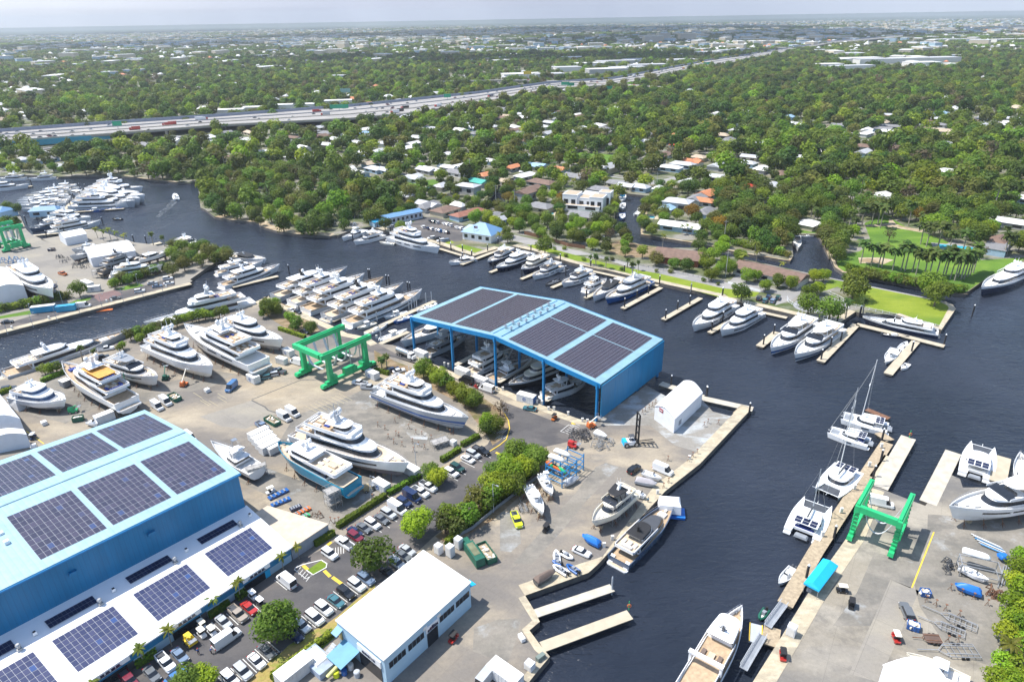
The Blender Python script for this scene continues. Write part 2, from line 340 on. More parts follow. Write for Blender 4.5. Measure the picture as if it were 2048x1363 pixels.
M_ASPH = ground_mat('asphalt',[(.10,.095,.095),(.145,.13,.12),(.08,.077,.08)],[.03,.08],grit=.12,stains=(.04,.6,(.17,.155,.14),.5))
M_ASPHD = ground_mat('new_asphalt',[(.07,.068,.072),(.09,.086,.088)],[.08],grit=.1)
M_ROAD = ground_mat('pale_road_asphalt',[(.24,.235,.23),(.30,.29,.28)],[.05],grit=.12)
M_GRASS = ground_mat('lawn_grass',[(.17,.225,.02),(.21,.26,.028),(.12,.19,.02)],[.06,.02],grit=.2,rough=.95,bump=.4)
M_GRASSD = ground_mat('estate_grass',[(.10,.19,.022),(.14,.23,.03),(.075,.15,.02)],[.05,.02],grit=.2,rough=.95,bump=.4)
M_DRYG = ground_mat('dry_grass',[(.30,.24,.075),(.19,.23,.04),(.33,.24,.10)],[.12,.25],grit=.25,rough=.95,bump=.4)
M_SOIL = ground_mat('bare_soil',[(.20,.14,.085),(.13,.12,.05),(.27,.20,.13)],[.1,.2],grit=.25,rough=.95)
M_SANDY = ground_mat('sandy_shore',[(.42,.35,.25),(.27,.20,.12)],[.12],grit=.25,rough=.95)
M_QUAY = ground_mat('sandy_quay_cap',[(.42,.36,.26),(.32,.285,.22),(.48,.42,.31)],[.08,.3],grit=.15,rough=.9)
M_PAVER = ground_mat('grey_pavers',[(.30,.30,.31),(.24,.24,.25)],[.2],joint=1.2,jcol=.85,grit=.1)
M_BRICK = ground_mat('red_pavers',[(.20,.13,.125),(.16,.11,.11)],[.2],joint=1.0,jcol=.85,grit=.1)
M_DUST = ground_mat('dusty_concrete',[(.25,.235,.21),(.38,.40,.41),(.20,.19,.17)],[.12,.05],grit=.2)
M_DARKC = ground_mat('stained_concrete',[(.20,.185,.16),(.15,.143,.13),(.24,.22,.19)],[.05,.1],grit=.16,stains=(.09,.58,(.40,.43,.45),.5))
M_WALL = MATS['wet_concrete']
def far(pts): return pts
north = ks('''r -700,352 e2 0,150 380,140 770,150 800,160 1130,145 1640,150 2045,185 b1 1200,238 1440,262 1560,268 1680,240 1700,235 1730,262
 b2 70,330 85,470 130,490 200,545 330,570 480,585 560,595 580,625 720,665 850,685 980,695 1150,705 1200,695 e5 150,235 330,170 545,132 800,215 1340,345 1620,440 1745,478 2040,385
 b3 1000,785 1200,832 1480,920 1750,985 b4 0,950 560,1085 1060,1196 c6 205,168 540,240 800,300 1050,360 1250,402 1415,285 1480,305 e1 480,780 960,940 1110,720 1080,680 990,640 740,590 0,440
 b5 460,1045 b4 1760,1000 1600,965 1200,880 900,800 640,800 400,770 330,745 320,722 230,690 150,685 205,600 200,560 230,380 268,352 600,388 540,410 470,470 420,590 415,665 420,690 860,762 1000,788 1200,835 1640,908 1665,870 1650,705 1700,692 1860,692
 1900,740 1960,880 b5 365,700 440,830 500,960 560,1000 800,1040 1250,1130 1560,1176 e1 1070,552 1200,567 1390,432 1820,245 r 2300,470 r 3200,420''')
north += [Vector((60000,900,0)),Vector((60000,60000,0)),Vector((-60000,60000,0)),Vector((-60000,700,0))]
hole1 = ks('b3 340,350 480,360 540,390 700,430 760,430 830,390 855,345 880,320 890,270 940,250 1030,220 1060,190 1100,180 1100,210 1080,240 1000,290 960,330 940,380 950,430 945,480 860,480 700,450 540,410 380,380')
hole2 = ks('b3 1225,540 1340,560 1400,575 1330,590 1240,572')
def slab(name,outer,holes,m,z0=-3.2):
 mb = MB(); loops = [outer]+holes; alln = [p for l in loops for p in l]
 tr = tessellate_polygon([[Vector((p.x,p.y,0)) for p in l] for l in loops]); fs = []
 for a,b,c in tr:
  A,B,Cc = alln[a],alln[b],alln[c]
  cr = (B.x-A.x)*(Cc.y-A.y)-(B.y-A.y)*(Cc.x-A.x); fs.append((a,b,c) if cr > 0 else (a,c,b))
 mb.add([(p.x,p.y,0) for p in alln],fs,0)
 for l in loops:
  n = len(l); vs = [(p.x,p.y,0) for p in l]+[(p.x,p.y,z0) for p in l]
  mb.add(vs,[(i,(i+1) % n,n+(i+1) % n,n+i) for i in range(n)],1)
 return tag(mb.build(name,[m,M_WALL]),kind='structure')
fp_ = mat('far_plain_woodland',(.035,.06,.03),.95,var=.5,scale=.0012)
mb = MB(); mb.quad((-50000,9800,.02),(50000,9800,.02),(50000,58000,.02),(-50000,58000,.02)); struct('far_plain',mb,fp_)
slab('north_ground',north,[hole1,hole2],M_LAND)
yardC = ks('''c1 -300,1000 60,885 550,725 1050,563 c2 200,455 600,330 1000,262 1190,195 1310,142 c3 170,515 300,590 620,722 800,802 880,845 1080,885 1160,940 1290,950 1480,1012
 c4 350,745 600,845 850,932 1000,978 1200,1062 1450,1162 1720,1262 c5 510,1284 560,1235 965,955 1150,1055 1440,1050 1480,1092 1570,1192 1730,1232 1815,1190 c6 330,1212 470,1165 d5 1817,440 1500,690 880,1363
 d6 590,272 520,335 0,522 e7 820,75 960,300 1040,465 885,595 1060,830 1190,985 960,1260 880,1363 r 1040,1470 950,1700 -300,1700 -900,1100''')
yardD = ks('''d7 985,812 1310,937 1490,700 1570,735 1590,800 2048,800 r 2500,980 2500,1750 1200,1750 d8 20,1121 230,790 420,480 560,272 740,20 d7 900,800 935,790''')
yardB = ks('''r -700,830 e3 0,1345 1988,832 r 385,562 b2 0,1060 150,955 330,850 300,790 b1 1880,860 1650,745 1380,775 1290,778 1100,756 830,668 740,650 640,690 e2 1000,935 830,962 555,1012 690,1062 520,985 430,945 360,880 250,640 0,580 r -700,430''')
slab('boatyard_ground',yardC,[],M_YARD)
slab('travel_lift_yard',yardD,[],M_YARD2)
slab('west_yard_ground',yardB,[],M_YARD3)
def quay(name,txt,width,side,m=M_QUAY,z=0.06,h=.25):
 mb = MB(); ribbon(mb,ks(txt),width,-h,z,0,side); return tag(mb.build(name,m),kind='structure')
quay('quay_promenade','e3 -60,1361 1988,832 c1 1745,38',3.6,1)
quay('quay_edge','c3 170,515 300,590 620,722 800,802 880,845 1080,885 1160,940',3.2,-1)
quay('quay_edge','c3 1480,1012 c4 350,745 600,845 850,932 1000,978 1200,1062 1450,1162 1720,1262 c5 510,1284',3.0,-1)
quay('quay_edge','c6 470,1165 d5 1817,440 1500,690 880,1363 d6 590,272 520,335 0,522',3.4,-1)
quay('quay_edge','e7 820,75 960,300 1040,465 885,595 1060,830 1190,985 960,1260 880,1363 r 1040,1470',1.6,-1)
quay('quay_edge','d8 20,1121 230,790 420,480 560,272 740,20 d7 900,800',3.4,-1)
quay('quay_edge','c2 1000,262 1190,195 1310,142 c3 170,515',2.6,-1)
quay('seawall_cap','e5 545,132 800,215 1340,345 1620,440 1745,478 2040,385',4.0,1)
quay('seawall_cap','b3 1000,785 1200,832 1480,920 1750,985 b4 0,950 560,1085 1060,1196 c6 205,168 540,240 800,300 1050,360 1250,402 1415,285',3.6,1)
quay('seawall_cap','e1 480,780 960,940 1110,720 1080,680 990,640',2.6,1)
quay('seawall_cap','e1 990,640 740,590 0,440 b5 460,1045',1.4,1,M_ROAD)
quay('seawall_cap','b4 600,388 540,410 470,470 420,590 415,665 420,690 860,762 1000,788 1200,835 1640,908 1665,870',1.5,1,M_SANDY)
quay('seawall_cap','b4 1860,692 1900,740 1960,880 b5 365,700 440,830 500,960 560,1000 800,1040 1250,1130 1560,1176 e1 1070,552 1200,567',1.5,1,M_SANDY)
quay('seawall_cap','b1 1000,205 1200,238 1440,262',1.6,1,M_SANDY)
quay('sandy_shore','b2 200,545 330,570 480,585 560,595 580,625 720,665 850,685 980,695 1150,705',6,1,M_SANDY,.03)
sheet('asphalt_road',ks('''r 150,1440 r 180,1365 416,1232 500,1178 583,1119 r 612,1112 645,1098 975,888 1008,832 1000,795 870,735 790,715 745,705 690,685 640,665 575,638 515,612 537,596 570,614 640,643 694,669 738,679 790,706 870,740 1000,800 1160,862 1185,872 1090,893 1060,925 985,985 870,1070 800,1135 760,1165 645,1275 600,1320 480,1440'''),.004,M_ASPH)
sheet('patched_asphalt',ks('d3 1390,290 1610,140 1640,310 1520,390'),.009,M_ASPHD)
sheet('landscape_bed',ks('r 748,700 790,722 870,752 960,790 1010,826 1018,850 1000,880 985,890 975,870 950,840 925,808 840,765 780,745 750,730'),.009,M_SOIL)
sheet('landscape_bed',ks('r 520,600 545,598 600,622 640,660 620,670 570,655 530,630'),.009,M_SOIL)
sheet('planting_bed',ks('r 870,1072 985,990 1060,930 1095,890 1075,960 985,1040 900,1090'),.009,M_SOIL)
sheet('grass_verge',ks('d3 700,1330 830,1200 950,1110 1030,1030 1280,880 1340,860 1480,760 1640,620 1817,470 1817,560 1480,830 1440,920 1230,1150 1000,1290 900,1363 600,1400'),.009,M_DRYG)
sheet('grass_verge',ks('d3 1380,960 1440,900 1450,960 1230,1150 1000,1290 940,1300 1100,1160'),.013,M_GRASS)
sheet('grass_island',ks('d3 1200,350 1330,262 1375,290 1370,325 1255,388'),.12,M_GRASS)
sheet('dark_yard_apron',ks('r 745,770 790,760 900,830 965,880 800,985 700,1035 640,1090 580,1010 470,960 520,930 600,960 560,880 590,830 680,800'),.004,M_DARKC)
sheet('dark_yard_apron',ks('c1 100,1000 600,870 1000,1000 1440,960 1700,880 1817,800 c2 1000,850 800,960 600,1010 420,1010 c1 1500,1050 1250,1130 1200,1200 900,1140 600,1300 200,1200'),.004,M_DARKC)
sheet('dusty_apron',ks('c5 560,1235 965,955 1150,1055 1440,1050 1480,1092 1570,1192 1730,1232 c6 330,1212 470,1165 r 1450,850 1400,905 1350,890 1300,850 1200,850'),.004,M_DUST)
sheet('worn_strip',ks('d5 120,1345 420,1000 690,700 870,470 960,430 1080,470 800,760 560,1050 290,1350'),.004,M_DARKC)
sheet('worn_strip',ks('e7 60,560 420,430 760,420 700,700 560,1080 300,1000 40,900'),.004,M_DARKC)
sheet('worn_strip',ks('c7 0,330 480,180 700,300 420,440 200,420'),.006,M_YARD3)
sheet('dust_patch',ks('d5 0,880 90,880 180,1020 190,1160 100,1240 0,1230'),.004,M_DUST)
sheet('dust_patch',ks('c8 470,430 560,400 720,490 700,540 560,530'),.009,M_DUST)
sheet('pale_concrete_strip',ks('d8 1050,355 1265,440 960,1121 740,1060'),.004,M_YARD3)
sheet('dark_concrete_strip',ks('d8 930,150 1280,240 1200,420 1050,355 900,700 620,700 800,450'),.004,M_DARKC)
sheet('dusty_apron',ks('d7 1330,1000 1480,1010 2048,1060 2048,1271 d8 1960,500 1800,1000 1500,900 1270,560 1230,400 1320,120'),.004,M_DARKC)
sheet('west_road',ks('e3 -60,1345 1988,818 1988,700 1640,800 1300,850 1040,910 400,1130 -60,1270'),.004,M_ASPH)
sheet('paver_crossing',ks('e3 1040,910 1300,850 1400,900 1130,985'),.009,M_BRICK)
sheet('grass_verge',ks('e3 780,1000 880,960 1040,930 1020,960 860,1010 640,1080 -20,1180 -20,1150'),.009,M_GRASSD)
sheet('grass_verge',ks('e3 1300,840 1560,770 1640,800 1420,850'),.009,M_GRASSD)
sheet('lawn',ks('e1 0,445 740,592 990,645 1070,690 1100,720 960,900 480,770 0,672 c6 1380,130 1250,60 1090,110 1100,60 b5 470,1060'),.02,M_GRASS)
sheet('lawn_strip',ks('b3 1120,775 1200,775 1480,850 1750,920 2048,985 b4 560,1010 1080,1130 c6 540,110 500,150 200,160 b4 560,1075 0,925 b3 1480,900 1200,815'),.02,M_GRASS)
sheet('lawn',ks('e5 1500,370 1600,340 1850,405 1760,440'),.02,M_GRASS)
sheet('lawn',ks('e5 1380,330 1480,300 1520,320 1420,350'),.02,M_GRASS)
sheet('promenade_road',ks('b3 930,680 1000,690 1200,735 1480,810 1750,870 2048,945 b4 640,970 1130,1085 1200,1020 1300,1010 1250,1060 1400,1110 1560,1150 1680,1110 1740,1110 1720,1180 1650,1229 c6 680,230 740,130 560,110 b4 1080,1145 560,1030 0,860 b3 1480,860 1200,790 1000,740 940,760 880,740'),.016,M_ROAD)
sheet('parking_lot',ks('e5 1000,110 1110,20 1300,30 1700,140 1640,230 1600,300 1440,320 1340,330 1000,250 850,200 700,150 880,90'),.016,M_ASPH)
pc = k('c6',1090,225); cr_ = 19.5
pts = []
for i in range(40):
 t = 2*math.pi*i/40; pts.append(k('c6',1090+245*math.cos(t),225+72*math.sin(t)))
sheet('paver_circle',pts,.03,M_PAVER)
sheet('estate_lawn',ks('b5 740,600 900,520 1100,640 1240,680 1400,740 1700,900 2048,880 2048,900 1740,1050 1560,1170 1250,1125 800,1035 560,990 500,930 560,860 700,830 800,760'),.012,M_GRASSD)
sheet('estate_drive',ks('b5 740,615 940,600 940,560 970,570 1000,605 1060,625 1240,660 1210,675 1040,645 900,625 740,630'),.02,M_SANDY)
sheet('estate_court',ks('b5 690,880 880,880 980,900 900,935 700,925'),.02,M_SANDY)
sheet('estate_court',ks('b5 1350,790 1460,750 1640,800 1540,835'),.03,M_ROAD)
sheet('park_field',ks('b3 1290,60 1340,30 1560,20 1830,40 1860,90 1860,150 1640,140 1450,90'),.012,M_GRASSD)
sheet('infield_clay',ks('b3 1465,72 1540,80 1550,105 1500,108'),.02,mat('orange_clay',(.50,.22,.06),.95,var=.1))
sheet('street',ks('b3 1640,150 1760,190 2048,235 b4 120,200 400,250 560,250 800,190 810,205 640,265 480,285 100,235 b3 2048,255 1760,215'),.012,M_ROAD)
sheet('street',ks('b3 1360,380 1440,330 1470,340 1460,400 1400,410'),.012,M_ROAD)
sheet('dirt_lot',ks('b4 150,770 250,740 340,760 640,815 520,880 320,880 160,840'),.012,M_SOIL)
sheet('grass_lot',ks('b4 1380,440 1500,430 1530,500 1400,530'),.012,M_GRASSD)
sheet('grass_lot',ks('b4 1640,630 1870,640 1870,680 1660,680'),.012,M_GRASSD)
sheet('far_field',ks('a3 1420,400 1640,380 1960,375 1900,420 1700,425 1500,430'),.05,M_GRASSD)
sheet('parkland',ks('b2 1750,270 1990,240 2048,260 1990,290 1800,320'),.012,M_GRASSD)
# ================================================================ large buildings
def panel_mat(name,c1,c2,tint):
 m = bpy.data.materials.new(name); m.use_nodes = True; n = m.node_tree; b = n.nodes['Principled BSDF']
 g = n.nodes.new('ShaderNodeNewGeometry'); rp = n.nodes.new('ShaderNodeValToRGB')
 rp.color_ramp.elements[0].color = (*c1,1); rp.color_ramp.elements[1].color = (*c2,1)
 e = rp.color_ramp.elements.new(.93); e.color = (*c2,1); e = rp.color_ramp.elements.new(.97); e.color = (*tint,1); rp.color_ramp.elements[-1].color = (*tint,1)
 n.links.new(g.outputs['Random Per Island'],rp.inputs[0]); n.links.new(rp.outputs[0],b.inputs['Base Color'])
 b.inputs['Roughness'].default_value = .22; b.inputs['Specular IOR Level'].default_value = .35
 MATS[name] = m; return m
PAN_A = panel_mat('solar_panel_violet',(.040,.042,.072),(.066,.062,.098),(.05,.075,.17))
PAN_B = panel_mat('solar_panel_blue',(.034,.044,.105),(.058,.066,.135),(.04,.08,.22))
PAN_C = panel_mat('solar_panel_dark',(.040,.035,.052),(.058,.048,.065),(.05,.05,.08))
PAN_D = panel_mat('solar_panel_navy',(.012,.018,.05),(.02,.025,.06),(.02,.03,.08))
FRAME = mat('panel_frame',(.38,.40,.46),.5,var=.05)
def solar(parent,P,nu,nv,pm,gap=.06,mid=None,fr=FRAME):
 """P(u,v) maps 0..1 to a point on the roof; a block of nu x nv panels on a pale frame"""
 mb = MB(); nrm = (P(1,0)-P(0,0)).cross(P(0,1)-P(0,0)).normalized()
 if nrm.z < 0: nrm = -nrm
 mb.quad(*[tuple(P(u,v)+nrm*.06) for u,v in ((0,0),(1,0),(1,1),(0,1))],0)
 for i in range(nu):
  for j in range(nv):
   g1,g2 = gap*.6,gap
   u0,u1,v0,v1 = (i+g1)/nu,(i+1-g1)/nu,(j+g2)/nv,(j+1-g2)/nv
   mb.quad(*[tuple(P(u,v)+nrm*.12) for u,v in ((u0,v0),(u1,v0),(u1,v1),(u0,v1))],1)
 o = mb.build('solar_array',[fr,pm],parent); o.data.flip_normals() if o.data.polygons[0].normal.z < 0 else None
 return o
def bil(A,B,C,D): return lambda u,v: A*(1-u)*(1-v)+B*u*(1-v)+C*u*v+D*(1-u)*v
UA = math.radians(-39.7); U = Vector((math.cos(UA),math.sin(UA),0)); V = Vector((-math.sin(UA),math.cos(UA),0))
UPV = Vector((0,0,1))
hall = thing('boat_hall','big blue clad boat hall with violet solar panels on a pale blue roof','hall',(0,0,0))
ZE,ZR = 17.0,19.2
Cc = G(475,945,ZE); Aa = G(288,821,ZE)
dl1 = Vector((math.cos(math.radians(-132.3)),math.sin(math.radians(-132.3)),0)); dl2 = Vector((math.cos(math.radians(-136.5)),math.sin(math.radians(-136.5)),0))
LN = 74.
Cl = Cc+dl1*LN; Al = Aa+dl2*LN
mb = MB(); mb.prism([Cc,Aa,Al,Cl],0,ZE-.05); mb.build('wall',BLUEW,hall)
R0 = (Cc+Aa)/2+UPV*(ZR-ZE); R1 = (Cl+Al)/2+UPV*(ZR-ZE)
def quadslab(mb,a,b,c,d,th,m=0):
 a,b,c,d = map(Vector,(a,b,c,d)); n = (b-a).cross(d-a).normalized()
 if n.z < 0: a,b,c,d = a,d,c,b; n = -n
 lo = [p-Vector((0,0,th)) for p in (a,b,c,d)]; vs = [a,b,c,d]+lo
 mb.add([tuple(p) for p in vs],[(0,1,2,3),(7,6,5,4),(0,4,5,1),(1,5,6,2),(2,6,7,3),(3,7,4,0)],m)
ov = (Cc-Aa).normalized()*.5; oe = -dl1*.4
mb = MB(); quadslab(mb,Cc+ov+oe,Cl+ov,R1,R0+oe,.35); quadslab(mb,Aa-ov+oe,R0+oe,R1,Al-ov,.35)
roof = mb.build('roof',HALLR,hall)
mb = MB(); mb.tube(R0+UPV*.05,R1+UPV*.05,.18); mb.build('ridge_cap',BLUET,roof)
mb = MB(); mb.prism([(Cc+ov*.9+oe)[:2],(Cl+ov*.9)[:2],(Cl+ov*1.6)[:2],(Cc+ov*1.6+oe)[:2]],ZE-.55,ZE-.2); mb.build('gutter',BLUES,hall)
Lax = (R1-R0).normalized()
def hall_s(px,c='d1',z=18.): p = k(c,px[0],px[1],z); return (p-R0).dot(Lax)/LN
FP = bil(Cc,Cl,R1,R0); BP = bil(Aa,Al,R1,R0)   # u along the hall, v from eave to ridge
for (a,b) in (((1720,430),(1265,610)),((1222,640),(680,840)),((628,865),(30,1095))):
 s0,s1 = hall_s(a)-.004,hall_s(b)-.004
 Q = lambda u,v,s0=s0,s1=s1: FP(lerp(s0,s1,u),lerp(.10,.82,v))
 solar(hall,Q,11,10,PAN_A,.045)
for (a,b) in (((1590,340),(1120,508)),((1075,525),(545,715)),((490,745),(-60,950))):
 s0,s1 = hall_s(a)-.02,hall_s(b)-.02
 Q = lambda u,v,s0=s0,s1=s1: BP(lerp(s0,s1,u),lerp(.10,.80,v))
 solar(hall,Q,11,10,PAN_A,.045)
for x,y in ((1365,1195),(665+0,380)):   # small hoods on the wall
 c = 'd1' if y > 1000 else 'd2'
 best = None
 for i in range(200):
  q = Cc+dl1*(LN*i/200)
  for zz in (11.0,11.5,12.0,12.5):
   e = (k(c,x,y,zz)-Vector((q.x,q.y,zz))).length
   if best is None or e < best[0]: best = (e,q,zz)
 q,zz = best[1],best[2]
 mb = MB(); nrm = Vector((-dl1.y,dl1.x,0)); nrm = nrm if nrm.dot(ov) > 0 else -nrm
 mb.box((q.x+nrm.x*.4,q.y+nrm.y*.4,zz),(1.7,.9,.7),ang((0,0),dl1),taper=.85); mb.build('wall_hood',BLUEW,hall)
for tx,ty in ((60,1290),(10,1215)):
 q = k('d1',tx,ty,18.3); mb = MB(); mb.box((q.x,q.y,18.0),(.9,.9,.8),UA); mb.build('roof_vent',WHITE,hall)
annex = thing('workshop_annex','long low annex with white roof and blue solar panels along the hall','workshop',(0,0,0))
f0 = Vector((-66.3,135.9,0)); fdir = Vector((math.cos(math.radians(-128.6)),math.sin(math.radians(-128.6)),0))
e0 = G(579,1094,4.); e1_ = e0+fdir*72
w0 = Cc.copy(); w0.z = 0; w1 = Cl.copy(); w1.z = 0
i0 = e0+(w0-e0).normalized()*((w0-e0).length-.05); ZI = 6.9
mb = MB(); mb.prism([e0,e1_,w1,w0],0,3.9); mb.build('wall',PALEB,annex)
E0 = Vector((e0.x,e0.y,4.2)); E1 = Vector((e1_.x,e1_.y,4.2)); I0 = Vector((w0.x,w0.y,ZI)); I1 = Vector((w1.x,w1.y,ZI))
oo = (E0-I0).normalized()*.6; oo.z = 0; oe = -fdir*.5
mb = MB(); quadslab(mb,E0+oo+oe,E1+oo,I1-oo*.4,I0+oe-oo*.4,.3); mb.build('roof',mat('white_roof_metal',(.74,.75,.77),.5,var=.04,scale=.15),annex)
nout = Vector((oo.x,oo.y,0)).normalized()
mb = MB(); mb.prism([(e0+nout*.35)[:2],(e1_+nout*.35)[:2],(e1_+nout*.04)[:2],(e0+nout*.04)[:2]],2.2,3.85); mb.build('fascia_band',BLUEW,annex)
AX = bil(E0,E1,I1,I0)
def ax_uv(c,x,y):
 p = k(c,x,y,5.2); u = (p-E0).dot(fdir)/72; return u
blocks = [((1040-110,140),'d3',(480,420),'d3'),]
ub = [ax_uv('d3',940,130),ax_uv('d3',490,418),ax_uv('d3',380,490),ax_uv('d2',1440,825),ax_uv('d2',1320,905),ax_uv('d2',710,1290),ax_uv('d2',610,1363)]
ub.append(ub[-1]+(ub[5]-ub[4])*1.0)
for j in range(0,8,2):
 s0,s1 = ub[j]+.012,ub[j+1]-.005
 Q = lambda u,v,s0=s0,s1=s1: AX(lerp(s0,s1,u),lerp(.13,.62,v))
 solar(annex,Q,11,7,PAN_B,.05)
 Q = lambda u,v,s0=s0,s1=s1: AX(lerp(s0+.02,s1-.015,u),lerp(.77,.89,v))
 solar(annex,Q,12,2,PAN_D,.03)
for j in range(4):
 s = ub[2*j]+.03; p = AX(s,.73); mb = MB(); mb.box((p.x,p.y,p.z-.2),(.9,.9,.5),UA); mb.tube((p.x,p.y,p.z),(p.x,p.y,p.z+.9),.3,8); mb.ball((p.x,p.y,p.z+1.1),.5,0,10,.8); mb.build('turbine_vent',STEEL,annex)
 p = AX(s-.045,.80); mb = MB(); mb.box((p.x,p.y,p.z),(.8,.8,.7),UA,taper=.8); mb.box((p.x,p.y,p.z+.7),(.5,.5,.08),UA,1); mb.build('roof_vent',[WHITE,BLACK],annex)
def front_at(c,x,y,z=0): p = k(c,x,y,z); u = (p-e0).dot(fdir); return e0+fdir*u
for cx,x,y,wd in (('d3',750,470,6.2),('d2',1690,880,6.0),('d2',960,1290,7.2)):
 q = front_at(cx,x,y); a = ang((0,0),fdir)
 mb = MB(); mb.box((q.x+nout.x*.06,q.y+nout.y*.06,.02),(wd,.12,3.2),a); d = mb.build('door_opening',GLASS,annex)
 mb = MB(); mb.box((q.x+nout.x*.55,q.y+nout.y*.55,3.0),(wd+.6,.25,1.15),a); sg = mb.build('sign',WHITE,annex)
 mb = MB()
 for t in (-1.6,-.7,.3,1.3): mb.box((q.x+nout.x*.72+fdir.x*t,q.y+nout.y*.72+fdir.y*t,3.35),(.7,.12,.45),a)
 mb.box((q.x+nout.x*.72,q.y+nout.y*.72,3.16),(4.4,.12,.1),a); mb.build('sign_lettering',NAVY,sg)
for cx,x,y in (('d3',840,400),('d3',265,785),('d2',1190,1230)):
 q = front_at(cx,x,y); mb = MB(); mb.box((q.x+nout.x*.08,q.y+nout.y*.08,.02),(1.3,.1,2.2),ang((0,0),fdir)); mb.build('door',AQUA if x == 840 else DKGREY,annex)
wing = thing('flat_roof_wing','low beige flat roofed wing at the end of the annex','outbuilding')
wp = [G(494,1013,3.),G(515,985,3.),G(655,1075,3.),G(626,1080,3),G(581,1095,3.)]
wp = [e0+(-fdir)*.25,w0+(-fdir)*.25,w0+(-fdir)*6.0,e0+(-fdir)*10.5+nout*.2,e0+(-fdir)*10.5+nout*-1.0]
wp = [e0-fdir*.3,w0-fdir*.3,w0-fdir*5.5,e0-fdir*11.]
mb = MB(); mb.prism(wp,0,3.3); mb.build('wall',mat('grey_block_wall',(.30,.33,.38),.85,var=.12),wing)
mb = MB(); mb.prism([Vector(p)+(-fdir if i > 1 else fdir*0)*.2+nout*(.2 if i in (0,3) else 0) for i,p in enumerate(wp)],3.3,3.55); mb.build('roof',mat('beige_roof',(.52,.44,.35),.85,var=.1),wing)
ZS,ZSR = 13.5,17.6
A = G(820,633,ZS); B = G(1201,768,ZS); C = G(1326,678,ZS); D = G(960,573,ZS)
Bc = A+(B-A)
shed = thing('covered_slips','open blue steel boat shed over the water with solar panels on its roof','boat shed')
F = lambda u,v: Vector((bil(A,B,C,D)(u,v).x,bil(A,B,C,D)(u,v).y,0))
def ptz(u,v,z): p = F(u,v); p.z = z; return p
RA,RB = ptz(.5,0,ZSR),ptz(.5,1,ZSR)
mb = MB(); quadslab(mb,A,RA,RB,D,.4); quadslab(mb,RA,B,C,RB,.4); roof = mb.build('roof',BLUET,shed)
def slope(u,v):
 z = ZS+(ZSR-ZS)*(1-abs(u-.5)/.5); return ptz(u,v,z)
for (u0,u1,nu) in ((.035,.235,11),(.255,.455,11)):
 Q = lambda u,v,u0=u0,u1=u1: slope(lerp(u0,u1,u),lerp(.05,.955,v))
 solar(shed,Q,nu,40,PAN_C,.07)
for (u0,u1) in ((.555,.745),(.775,.965)):
 for (v0,v1,nv) in ((.04,.62,26),(.632,.95,15)):
  Q = lambda u,v,u0=u0,u1=u1,v0=v0,v1=v1: slope(lerp(u0,u1,u),lerp(v0,v1,v))
  solar(shed,Q,12,nv,PAN_C,.06)
for i in range(7):
 for u in (.485,.515):
  p = slope(u,.18+.105*i); mb = MB(); mb.tube((p.x,p.y,p.z-.1),(p.x,p.y,p.z+.7),.32,8); mb.ball((p.x,p.y,p.z+.95),.62,0,10,.75); mb.build('turbine_vent',CHROME,shed)
mb = MB(); mb.tube(slope(.478,.03)+UPV*.1,slope(.478,.97)+UPV*.1,.12); mb.tube(slope(.522,.03)+UPV*.1,slope(.522,.97)+UPV*.1,.12); mb.build('ridge_rail',BLUES,shed)
for v in (0.,1.):
 mb = MB(); dv = V*(-.12 if v == 0 else .12)
 for (u0,u1) in ((0,.5),(.5,1)):
  p,q = slope(u0,v)+dv,slope(u1,v)+dv
  mb.add([tuple(p+UPV*.1),tuple(q+UPV*.1),tuple(q-UPV*1.5),tuple(p-UPV*1.5),tuple(p+UPV*.1-dv*.9),tuple(q+UPV*.1-dv*.9),tuple(q-UPV*1.5-dv*.9),tuple(p-UPV*1.5-dv*.9)],[(0,1,2,3),(7,6,5,4),(0,4,5,1),(1,5,6,2),(2,6,7,3),(3,7,4,0)])
 mb.build('fascia',BLUES,shed)
for v in (0.,.33,.66,1.):
 for u in (.012,.255,.5,.745,.988):
  p = F(u,v); zt = slope(u,v).z-.6; mb = MB()
  mb.box((p.x,p.y,-3),(.55,.9,zt+3),UA); mb.box((p.x,p.y,zt-1.4),(.6,1.5,1.4),UA); mb.build('column',BLUES,shed)
for u in (.012,.255,.5,.745):
 mb = MB();
 for v0,v1 in ((0,.33),(.33,.66),(.66,1)): mb.tube(ptz(u,v0,slope(u,v0).z-1.),ptz(u,v1,slope(u,v1).z-1.),.3,4)
 mb.build('beam',BLUES,shed)
for v in (.165,.33,.5,.66,.83):
 mb = MB(); mb.tube(slope(.01,v)-UPV*.9,slope(.5,v)-UPV*.9,.3,4); mb.tube(slope(.5,v)-UPV*.9,slope(.99,v)-UPV*.9,.3,4); mb.build('rafter',BLUES,shed)
mb = MB(); p0,p1 = F(1.004,0),F(1.004,1); n_ = U*.25
mb.prism([p0,p1,p1+n_,p0+n_],1.4,ZS-.35); w_ = mb.build('side_wall',BLUEW,shed)
for i in range(1,5):
 q = p0.lerp(p1,i/5)+n_; mb = MB(); mb.box((q.x,q.y,1.4),(.1,.12,ZS-1.8),UA); mb.build('seam',BLUES,w_)
mb = MB(); p0,p1 = F(0.0,.0),F(0.0,1); mb.prism([p0,p1,p1-U*.2,p0-U*.2],8.2,ZS-.35); mb.build('side_skirt',BLUEW,shed)
def dock(name,pts,wdt,z1=0.0,m=SAND,label='',group='finger docks',h=.7,cat='dock',skirt=CONCD):
 mb = MB(); ribbon(mb,pts,wdt,z1-.12,z1,0); o = mb.build(name,m); tag(o,label,cat,group)
 mb = MB(); ribbon(mb,pts,wdt-.5,z1-h,z1-.13,0); q = mb.build('hull_side',skirt,o)
 return o
